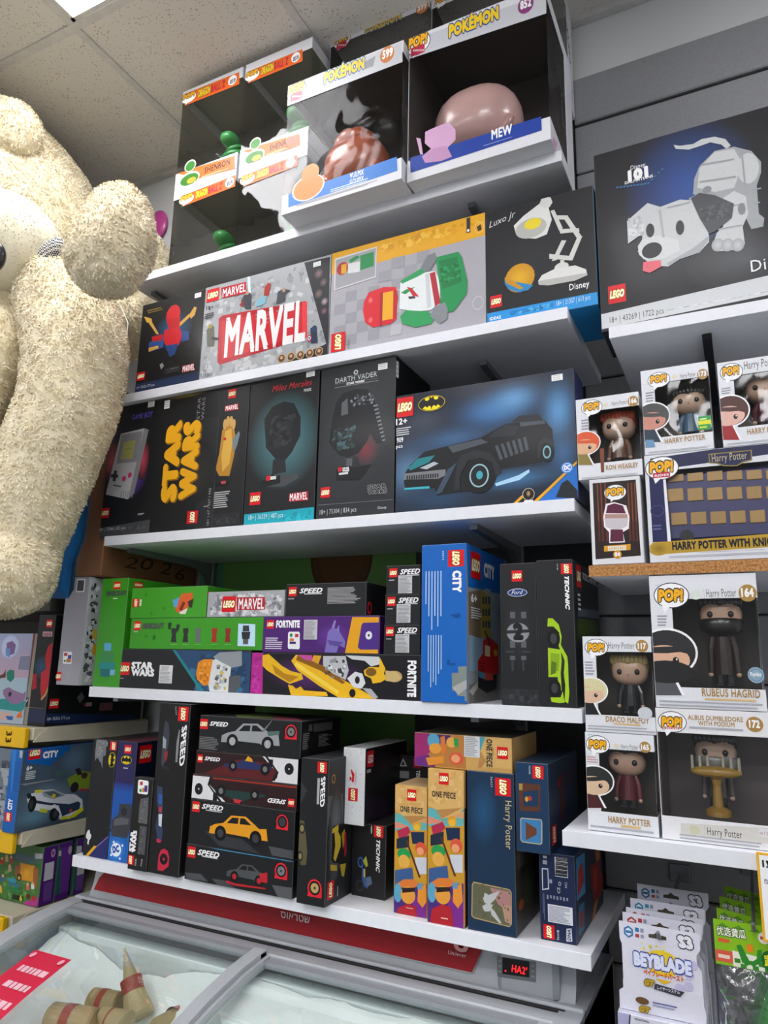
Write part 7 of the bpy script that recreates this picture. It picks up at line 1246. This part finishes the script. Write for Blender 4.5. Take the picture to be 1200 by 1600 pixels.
pts = [(pl[0][0], .020), (pl[1][0], .020), (pl[3][0]+.012, .083), (pl[0][0]+.06, .083), (pl[0][0]+.03, .07), (pl[0][0]+.008, .045)]
# the plate follows the slanted console front
def slant(a_, b_): z = .93+b_; t_ = (z-.945)/(1.010-.945); return (X0+a_, 1.3655+.0145*t_-.003, z)
def slab(pts, off, col, pm): pm.add([tuple(np.array(slant(a_, b_))-[0, off, 0]) for a_, b_ in pts]+[tuple(np.array(slant(a_, b_))-[0, off-.002, 0]) for a_, b_ in pts], [tuple(range(len(pts)))]+[(i, (i+1) % len(pts), len(pts)+(i+1) % len(pts), len(pts)+i) for i in range(len(pts))], col)
slab([(a_-.006 if i in (0, 4, 5) else a_, b_-.003 if i < 2 else b_) for i, (a_, b_) in enumerate(pts)], 0, '#b0b3b6', q); slab(pts, .0015, '#960c18', q)
f.kf = 40; f.o = f.o-np.array([0, .0015, 0])
f.crop = 'C5'; f.T('סוארטש', 122, 196, 216, 208, 24, '#d8c4c4', .01); f.E(190, 150, 38, 16, '#c89a9a', ring=.86, n=30); f.E(190, 148, 24, 9, '#c89a9a', ring=.8, n=24)
f.T('Unilever', 663, 312, 722, 322, 14, '#e0b8b8', .0, shear=.2); f.T('U', 682, 298, 728, 304, 40, '#d89a9a', .05)
k_ = q.build('red_sign', CARD, con); k_['label'] = 'red sign strip with white lettering'
pa = atY(775, 1515, 1.352); pb = atY(872, 1535, 1.352)
pm = PM(); pm.box(pa[0], pb[0], 1.352, 1.40, .928, 1.004, '#fff', ch=.010); hs = pm.build('control_housing', FGL, fz)
q = PM(); f = Face(q, (pa[0], 1.352, .93), (1, 0, 0), (0, 0, 1), 'C5'); f.P([(820, 318), (947, 336), (947, 404), (822, 385)], '#6a6d70'); f.P([(838, 322), (925, 336), (925, 388), (838, 376)], '#0c0c0e')
for yy in (328, 345, 362): f.R(826, yy+2, 834, yy+10, '#8a8d90'); f.R(931, yy+18, 942, yy+26, '#8a8d90')
q.build('control_panel', CARD, hs)
LED = emis('red_led', '#ff1a20', 3.0)
q = PM(); f = Face(q, (pa[0], 1.3505, .93), (1, 0, 0), (0, 0, 1), 'C5'); f.T("HA2'", 868, 370, 918, 378, 24, '#ff2020', .0, shear=.15); f.E(848, 366, 2.5, 2.5, '#ff2020', n=8); k_ = q.build('display_digits', LED, hs); k_['label'] = 'glowing red display characters'
# sliding lids
GLS = film('freezer_glass', tint='#fafdfc', gloss=.28, bump=.04, scale=4, rough=.02)
xm = atZ(382, 1530, .905)[0]
for lb, x0, x1, dz in (('left', X0+.035, xm+.012, .006), ('right', xm-.002, X1-.035, -.004)):
    ar = [(y, z+dz) for y, z in arc]
    pm = PM(); g = strip(x0+.02, x1-.02, [(y, z-.004) for y, z in ar], .0006); gl = g.build('glass_lid', GLS, fz); gl['label'] = lb+' curved sliding glass lid'
    for a_, b_ in ((x0, x0+.022), (x1-.028, x1)): strip(a_, b_, [(y, z+.004) for y, z in ar], .016).build('lid_frame', FGL, gl)
    strip(x0, x1, [ar[0], (ar[0][0]-.018, ar[0][1]+.001)], .012).build('lid_frame', FG, gl)
    strip(x0, x1, [(ar[-1][0]+.01, ar[-1][1]+.02), ar[-1]], .02).build('lid_frame', FG, gl)
# pink price sheet stuck on the left lid
def on_arc(px, py, off=.004):
    best = None
    for i in range(len(arc)-1):
        (ya, za), (yb, zb) = arc[i], arc[i+1]; d = ray(px, py)
        n_ = np.array([0, -(zb-za), (yb-ya)]); o_ = np.array([0, ya, za+off+.006]); t_ = ((o_-CAM)@n_)/(d@n_); P_ = CAM+d*t_
        s_ = (P_[1]-ya)/(yb-ya)
        if -.001 <= s_ <= 1.001: return P_, i+s_
        best = P_
    return best, 8
def arc_at(s_, off): i = min(int(s_), len(arc)-2); t_ = s_-i; y = arc[i][0]*(1-t_)+arc[i+1][0]*t_; z = arc[i][1]*(1-t_)+arc[i+1][1]*t_; return y, z+off+.006
Pa, sa_ = on_arc(56, 1482); Pb, sb_ = on_arc(112, 1498); q = PM(); xa_, xb_ = Pa[0], Pb[0]; s0 = (sa_+sb_)/2
NS = 14; V = []
s_end = 7.6
for i in range(NS+1):
    s_ = s0+(s_end-s0)*i/NS; y, z = arc_at(s_, .002); V += [(xa_, y, z), (xb_, y, z)]
q.add(V, [(2*i, 2*i+2, 2*i+3, 2*i+1) for i in range(NS)], '#c8143c')
r_ = random.Random(4)
for i in range(13):
    s_ = s0+.45+i*.42; ya_, za_ = arc_at(s_, .003); yb_, zb_ = arc_at(s_+.16, .003); w_ = (xb_-xa_); a0 = xa_+w_*(.12+.2*r_.random()); a1 = xb_-w_*.1
    m0 = a0
    while m0 < a1-.004:
        m1 = min(m0+.006+.012*r_.random(), a1); q.add([(m0, ya_, za_), (m1, ya_, za_), (m1, yb_, zb_), (m0, yb_, zb_)], [(0, 1, 2, 3)], '#e8b8c4'); m0 = m1+.003
for a0 in (xa_+.012, xb_-.012):
    y, z = arc_at(s0+.12, .003); q.add([(a0+.006*math.cos(t_), y-.008*math.sin(t_)-.004, z-.0015*math.sin(t_)) for t_ in np.linspace(0, 6.28, 12, endpoint=False)], [tuple(range(12))], '#e8a0b0')
tag(q.build('price_sheet', PAPER), 'pink printed price sheet stuck on the left glass lid', 'price sheet')
# frost and packs of ice cream
pm = PM(); NX, NY = 70, 34; V = []
for j in range(NY+1):
    for i in range(NX+1):
        x = X0+.052+(X1-X0-.104)*i/NX; y = .762+(1.26-.762)*j/NY; tt = (y-.762)/.498
        hole = math.exp(-(((x+1.19)/.19)**2+((y-1.10)/.15)**2)**1.5)
        z = .70+.195*max(tt, 0)**.6-.15*hole+.010*mnoise.noise(Vector((x*14, y*14, 0)))+.005*mnoise.noise(Vector((x*50, y*50, 2)))
        lz = np.interp(y, [q[0] for q in arc[::-1]], [q[1] for q in arc[::-1]])
        V.append((x, y, min(z, lz-.028)))
pm.add(V, [(j*(NX+1)+i, j*(NX+1)+i+1, (j+1)*(NX+1)+i+1, (j+1)*(NX+1)+i) for j in range(NY) for i in range(NX)], '#fff')
SNOW = flat('frost', '#f6faf9', .85, noise=.01, bump=.6, scale=120); tag(pm.build('frost', SNOW, smooth=True), 'thick white frost lining the inside of the freezer', 'frost', kind='stuff')
WRAP = '#b09a70'
def icecream(lab, p0, p1, r0, r1, col=WRAP, cap=None):
    t = thing('ice_cream', lab, 'ice cream', p0, 'ice creams in the left half of the freezer') if False else None
    pm = PM(); a_, b_ = np.array(p0), np.array(p1); pm.tube([a_, a_+(b_-a_)*.04, a_+(b_-a_)*.96, b_], [r0*.9, r0, r1, r1*.85], col, n=24); n_ = pm.build('ice_cream', CARD, smooth=False); tag(n_, lab, 'ice cream')
    if cap: q = PM(); q.tube([a_+(b_-a_)*-.02, a_+(b_-a_)*.10], [r0*1.06, r0*1.04], cap, n=24); q.build('lid', CARD, n_)
    q = PM(); c_ = a_+(b_-a_)*.35; d_ = a_+(b_-a_)*.55; rr = r0*.65+r1*.35+.0006; q.tube([c_, d_], [rr+.0002, rr-.0], '#a04a3c', n=24, cap=False); o = q.build('printed_band', CARD, n_); return n_
def fzp(px, py, z): return atZ(px, py, z)
icecream('cone in a beige wrapper standing point up in the frost', atY(218, 1590, 1.19), atY(194, 1482, 1.215), .030, .003, '#b8a47c')
icecream('beige wrapped tub lying behind the others, left half', fzp(142, 1568, .818), fzp(186, 1574, .818), .028, .027, '#a8946a')
icecream('beige wrapped tub at the front left, its band nearest the pink sheet', fzp(78, 1594, .822), fzp(148, 1602, .822), .030, .028, '#b39c74')
icecream('crumpled beige cone lying across the tubs', fzp(158, 1584, .835), fzp(196, 1606, .822), .014, .028, '#b5a078')
icecream('beige cone lying on the right of the frozen heap', fzp(300, 1590, .815), fzp(240, 1604, .83), .030, .014, '#a8946c')
# ================================================================ HANGING PACKS
def hook(lab, x, z, y0):
    t = thing('display_hook', lab, 'hook', (x, WALL-.02, z)); a = PM(); a.box(x-.02, x+.02, WALL-.022, WALL-.019, z-.012, z+.022, '#fff', ch=.002); a.build('back_plate', RAIL, t)
    a = PM(); a.tube([(x, WALL-.021, z), (x, y0+.02, z), (x, y0, z+.004), (x, y0-.006, z+.014)], .0028, '#fff', n=10); a.build('rod', RAIL, t); return t
ZH = 1.086
specs = [((268, 560), (778, 632), 1.288, 'nearest', '#3a78b0'), ((290, 500), (795, 578), 1.322, 'second nearest', '#b83a34'), ((312, 468), (787, 545), 1.360, 'middle', '#b83a34'), ((338, 405), (805, 490), 1.402, 'second furthest', '#3a8ab0'), ((380, 305), (820, 402), 1.470, 'furthest', '#2f6a98')]
hxs = []
for i, (tl, tr, Y, nm_, ic) in enumerate(specs):
    A_ = atY(*cx('C6', *tl), Y); B_ = atY(*cx('C6', *tr), Y); xa, xb = A_[0], A_[0]+.118; zt = (A_[2]+B_[2])/2; hxs.append((xa+xb)/2)
    t = thing('hanging_pack', 'white purple spinning-top pack hanging on a hook, '+nm_+' of five', 'toy pack', ((xa+xb)/2, Y, zt-.28), 'white packs on the hook')
    q = PM(); w = xb-xa
    prof = [(xa, zt), (xb, zt), (xb, zt-.022), (xb-.006, zt-.03), (xb-.006, zt-.045), (xb, zt-.052), (xb, zt-.10), (xb+.002, zt-.105), (xb+.002, zt-.125), (xa-.004, zt-.125), (xa-.004, zt-.10), (xa+.003, zt-.095), (xa+.003, zt-.032), (xa, zt-.026)]
    sl = w/2; cxm = (xa+xb)/2
    q.prism(prof, Y, Y+.001, '#dcdce8', axis=1)
    q.f = [f_ if k < len(q.f) else f_ for k, f_ in enumerate(q.f)]
    f = Face(q, (xa, Y, zt-.125), (1, 0, 0), (0, 0, 1), 'C6')
    # art placed by real size, measured from the top left corner
    def rc(x0, y0, x1, y1, c): f.ab([(x0, .125-y1), (x1, .125-y1), (x1, .125-y0), (x0, .125-y0)], c)
    def tx(s_, x0, y, x1, h, c, out=None, bold=.05, slope=0, shear=0):
        v0, _ = glyphs(s_, bold, shear); mn, mx = v0.min(0), v0.max(0)
        for off, cc in (([(bold+.06, out)] if out else [])+[(bold, c)]):
            v, ff = glyphs(s_, off, shear); k = f.nk(); sx = (x1-x0)/(mx[0]-mn[0]); f.pm.add([f.P3((x0+(p_[0]-mn[0])*sx, .125-y+(p_[1]-mn[1])*h/(mx[1]-mn[1])+slope*(p_[0]-mn[0])*sx), k+p_[2]) for p_ in v], ff, cc)
    f.ab([(.014+.008*math.cos(t_), .125-.014+.009*math.sin(t_)) for t_ in np.linspace(.52, 6.8, 6, endpoint=False)], ic); f.ab([(.014+.005*math.cos(t_), .125-.014+.006*math.sin(t_)) for t_ in np.linspace(.52, 6.8, 6, endpoint=False)], '#e0e4ea'); rc(.010, .012, .018, .016, ic)
    rc(.024, .006, .030, .012, ic); rc(.032, .006, .037, .012, '#8a94a8'); rc(.024, .015, .030, .020, '#a8444a'); rc(.032, .015, .037, .020, '#8a94a8')
    f.ab([(.044, .125-.017), (.070, .125-.017), (.070, .125-.012), (.062, .125-.011), (.057, .125-.007), (.052, .125-.011), (.044, .125-.012)], '#4a4436'); 
    tx('S3', .086, .024, .108, .018, '#e8e8f0', out='#2a2030', bold=.06, shear=-.2)
    if i == 0:
        for _ in range(26): x_, y_ = random.uniform(.03, .085), random.uniform(.024, .055); rc(x_, y_, x_+.003, y_+.003, random.choice(['#e8cc3a', '#c8c83a', '#e8e08a']))
        f.ab([(.062+.026*math.cos(t_), .125-.050+.018*math.sin(t_)) for t_ in np.linspace(0, 6.28, 20, endpoint=False)], '#e8c830')
        for x_, y_ in ((.09, .045), (.1, .06), (.106, .045), (.098, .075), (.085, .08)): f.ab([(x_+.007*math.cos(t_), .125-y_+.007*math.sin(t_)) for t_ in np.linspace(0, 6.28, 6, endpoint=False)], '#c4bede')
        tx('BEYBLADE', .020, .060, .104, .020, '#dfe4f8', out='#3a4a9a', bold=.06); tx('ベイブレードバースト', .034, .071, .092, .009, '#d8601c', bold=.04); f.ab([(.05, .125-.073), (.075, .125-.073), (.063, .125-.079)], '#e0b020')
        tx('GT', .034, .086, .050, .010, '#b89a2c', out='#3a3020', bold=.08, shear=.3); f.ab([(.048, .125-.088), (.085, .125-.092), (.092, .125-.084), (.05, .125-.080)], '#3a3c44'); tx('レイヤーシステム', .053, .088, .085, .005, '#d8dce8', bold=.02)
        f.ab([(.030+.010*math.cos(t_), .125-.108+.005*math.sin(t_)) for t_ in np.linspace(0, 6.28, 16, endpoint=False)], '#6a5030'); rc(.045, .106, .080, .108, '#6a70a0'); rc(.045, .110, .076, .1115, '#8a90b8')
    cd = q.build('header_card', CARD, t)
    q = PM(); z0 = zt-.27; q.box(xa-.006, xb+.002, Y-.012 if i == 0 else Y+.001, Y+.028, z0, zt-.126, '#d9d9e6', ch=.001, cols={'T': '#c8c8d8', 'L': '#8a84b4'})
    if i == 0:
        f = Face(q, (xa-.006, Y-.012, z0), (1, 0, 0), (0, 0, 1), 'C6', (w+.008, .144))
        f.P([(345, 1030), (245, 955), (240, 1200), (330, 1200)], '#b0aed4'); f.P([(345, 1028), (352, 1032), (338, 1200), (328, 1200)], '#3a3850'); f.P([(630, 1115), (640, 1118), (660, 1200), (650, 1200)], '#3a3850')
        f.P([(560, 1085), (780, 1075), (640, 1112)], '#5a4a9a'); f.T('GT', 395, 1120, 468, 1132, 34, '#b89a2c', .08, shear=.3, out='#3a3020'); f.P([(455, 1112), (590, 1140), (560, 1160), (460, 1138)], '#3a3c44'); f.lines(365, 1160, 460, 1195, 2, '#2a2c3a', ragged=.1)
        f.R(670, 1140, 740, 1146, '#8a80c0'); f.R(670, 1156, 730, 1161, '#8a80c0')
    q.build('box_body', CARD, t)
hook('steel hook carrying the white packs', sum(hxs)/5, ZH, 1.275)
# cucumber toy bags
GRN = '#8cc220'
P0 = atY(*cx('C6', 855, 535), 1.30); zt0 = P0[2]-.001
def cuc(i, Y, xa, xb, zt, yaw, lab, full):
    t = thing('toy_bag', lab, 'toy bag', ((xa+xb)/2, Y, zt-.3), 'green topped bags on the hook'); q = PM(); w = xb-xa
    u = np.array([math.cos(yaw), math.sin(yaw), 0]); o_ = np.array([xa, Y, zt-.062]); nrm = np.cross(u, [0, 0, 1])
    c4 = [o_, o_+u*w, o_+u*w+np.array([0, 0, .062]), o_+np.array([0, 0, .062])]
    q.add([*c4, *[c-nrm*.0012 for c in c4]], [(0, 1, 2, 3), (7, 6, 5, 4), (0, 4, 5, 1), (1, 5, 6, 2), (2, 6, 7, 3), (3, 7, 4, 0)], GRN)
    f = Face(q, o_, u, (0, 0, 1), 'C6', (w, .062)); H = .062
    for k in range(5): f.ab([(k*.022+.004, .052), (k*.022+.013, .058), (k*.022+.022, .052)], '#5a9a24')
    v, ff = glyphs('优选黄瓜', .03, 0); mn, mx = v.min(0), v.max(0)
    for off, cc in ((.09, '#3a6a1c'), (.02, '#f4f4e8')):
        v, ff = glyphs('优选黄瓜', off, 0); k = f.nk(); sx = .040/(mx[0]-mn[0]); q.add([f.P3((.004+(p_[0]-mn[0])*sx, .040+(p_[1]-mn[1])*.013/(mx[1]-mn[1])), k+p_[2]) for p_ in v], ff, cc)
    if full:
        f.ab([(.005, .031), (.021, .031), (.021, .036), (.005, .036)], '#e0603a'); f.ab([(0, .004), (.024, .004), (.024, .02), (0, .02)], '#e0604a'); f.ab([(.004, .009), (.02, .009), (.02, .014), (.004, .014)], '#f0d8c8')
        f.ab([(.024, 0), (w, 0), (w, .016), (.024, .022)], '#e8ecd8')
        for a_ in range(8):
            for b_ in range(2):
                if (a_+b_) % 2: f.ab([(.026+a_*.008, .000+b_*.006), (.034+a_*.008, .000+b_*.006), (.034+a_*.008, .006+b_*.006), (.026+a_*.008, .006+b_*.006)], '#3a8a2c')
        f.ab([(.030, .030), (.036, .032), (.046, .012), (.044, .004), (.036, .008)], '#2f8a2c'); f.ab([(.058, .028), (.064, .030), (.062, .012), (.050, .004), (.048, .010), (.056, .016)], '#2f8a2c'); f.ab([(.044, .024), (.052, .024), (.052, .034), (.044, .034)], '#f08a1c')
        f.ab([(.074+.012*math.cos(t_), .016+.014*math.sin(t_)) for t_ in np.linspace(0, 6.28, 22, endpoint=False)], '#1c6a2c')
        v, ff = glyphs('蔬', .03, 0); mn, mx = v.min(0), v.max(0); k = f.nk(); q.add([f.P3((.066+(p_[0]-mn[0])*.016/(mx[0]-mn[0]), .008+(p_[1]-mn[1])*.016/(mx[1]-mn[1])), k+p_[2]) for p_ in v], ff, '#e8e02c')
        f.ab([(.068+.008*math.cos(t_), .046+.008*math.sin(t_)) for t_ in np.linspace(0, 6.28, 16, endpoint=False)], '#f0e8e0'); f.ab([(.063, .044), (.073, .044), (.073, .048), (.063, .048)], '#c05048')
    hd = q.build('header_card', CARD, t)
    g = PM(); nU, nV = 14, 20; zb = zt-.30
    for sg in (-1, 1):
        V = []
        for j in range(nV+1):
            for i_ in range(nU+1):
                a_, b_ = i_/nU, j/nV; bul = .022*math.sin(math.pi*a_)**.6*math.sin(math.pi*min(b_*1.02, 1))**.6+.002*mnoise.noise(Vector((a_*9, b_*16, sg)))
                V.append(o_+u*w*a_+np.array([0, 0, -.001-b_*.24])-nrm*(-bul*sg)*1.0+nrm*0)
        g.add(V, [(j*(nU+1)+i_, j*(nU+1)+i_+1, (j+1)*(nU+1)+i_+1, (j+1)*(nU+1)+i_) for j in range(nV) for i_ in range(nU)], '#fff')
    b_ = g.build('clear_bag', BAG, t, smooth=True); b_['label'] = 'crinkled clear plastic bag'
    cu = PM(); c0 = o_+u*w*.82-np.array([0, 0, .016]); c1 = o_+u*w*.60-np.array([0, 0, .11]); c2 = o_+u*w*.36-np.array([0, 0, .215])
    PT = [c0*(1-t_)**2+c1*2*t_*(1-t_)+c2*t_*t_ for t_ in np.linspace(0, 1, 22)]; R_ = [.015*math.sin(math.pi*min(max(t_*.94+.05, 0), 1))**.4 for t_ in np.linspace(0, 1, 22)]
    cu.tube(PT, R_, '#1f7a2c', n=18); cu.build('toy_cucumber', VINYL, t, smooth=True)
    return t
cuc(0, 1.300, P0[0], P0[0]+.095, zt0, 0.0, 'green topped bag with a toy cucumber, nearest of the green topped bags', True)
for i, (tl, nm_) in enumerate((((877, 470), 'second nearest of the green topped bags, tilted'), ((895, 400), 'third of the green topped bags, tilted'), ((925, 335), 'furthest back of the green topped bags, tilted'))):
    Y = 1.40+.055*i; A_ = atY(*cx('C6', *tl), Y); cuc(i+1, Y, A_[0], A_[0]+.09, A_[2], -.42, 'clear bag with Chinese characters, '+nm_, False)
hook('steel hook carrying the green topped bags', P0[0]+.055, zt0-.008, 1.29)
# notice hanging from the white shelf
A_ = atY(*cx('D8', 462, 50), 1.262); q = PM(); o_ = np.array([A_[0], 1.262, A_[2]-.118]); q.box(A_[0], A_[0]+.16, 1.262, 1.2635, A_[2]-.122, A_[2]-.002, '#e8b01c', ch=.0004)
f = Face(q, (A_[0], 1.262, A_[2]-.122), (1, 0, 0), (0, 0, 1), 'D8', (.16, .12)); f.ab([(.0035, .0035), (.1565, .0035), (.1565, .1165), (.0035, .1165)], '#f0f1f2'); f.P([(462, 52), (571, 70), (571, 78), (466, 60)], '#e0702c')
for s_, x0, x1, zz, h in (('ות', .007, .024, .100, .010), ('מוצרים', .03, .075, .100, .010), ('מתה', .008, .022, .078, .006)):
    v, ff = glyphs(s_[::1], .02, 0); mn, mx = v.min(0), v.max(0); k = f.nk(); q.add([f.P3((x0+(p_[0]-mn[0])*(x1-x0)/(mx[0]-mn[0]), zz+(p_[1]-mn[1])*h/(mx[1]-mn[1])), k+p_[2]) for p_ in v], ff, '#26262c')
f.ab([(.012, .012), (.03, .012), (.03, .026), (.012, .026)], '#d8cc2c')
tag(q.build('notice', PAPER), 'white notice with a yellow border hanging from the right shelf edge', 'notice')
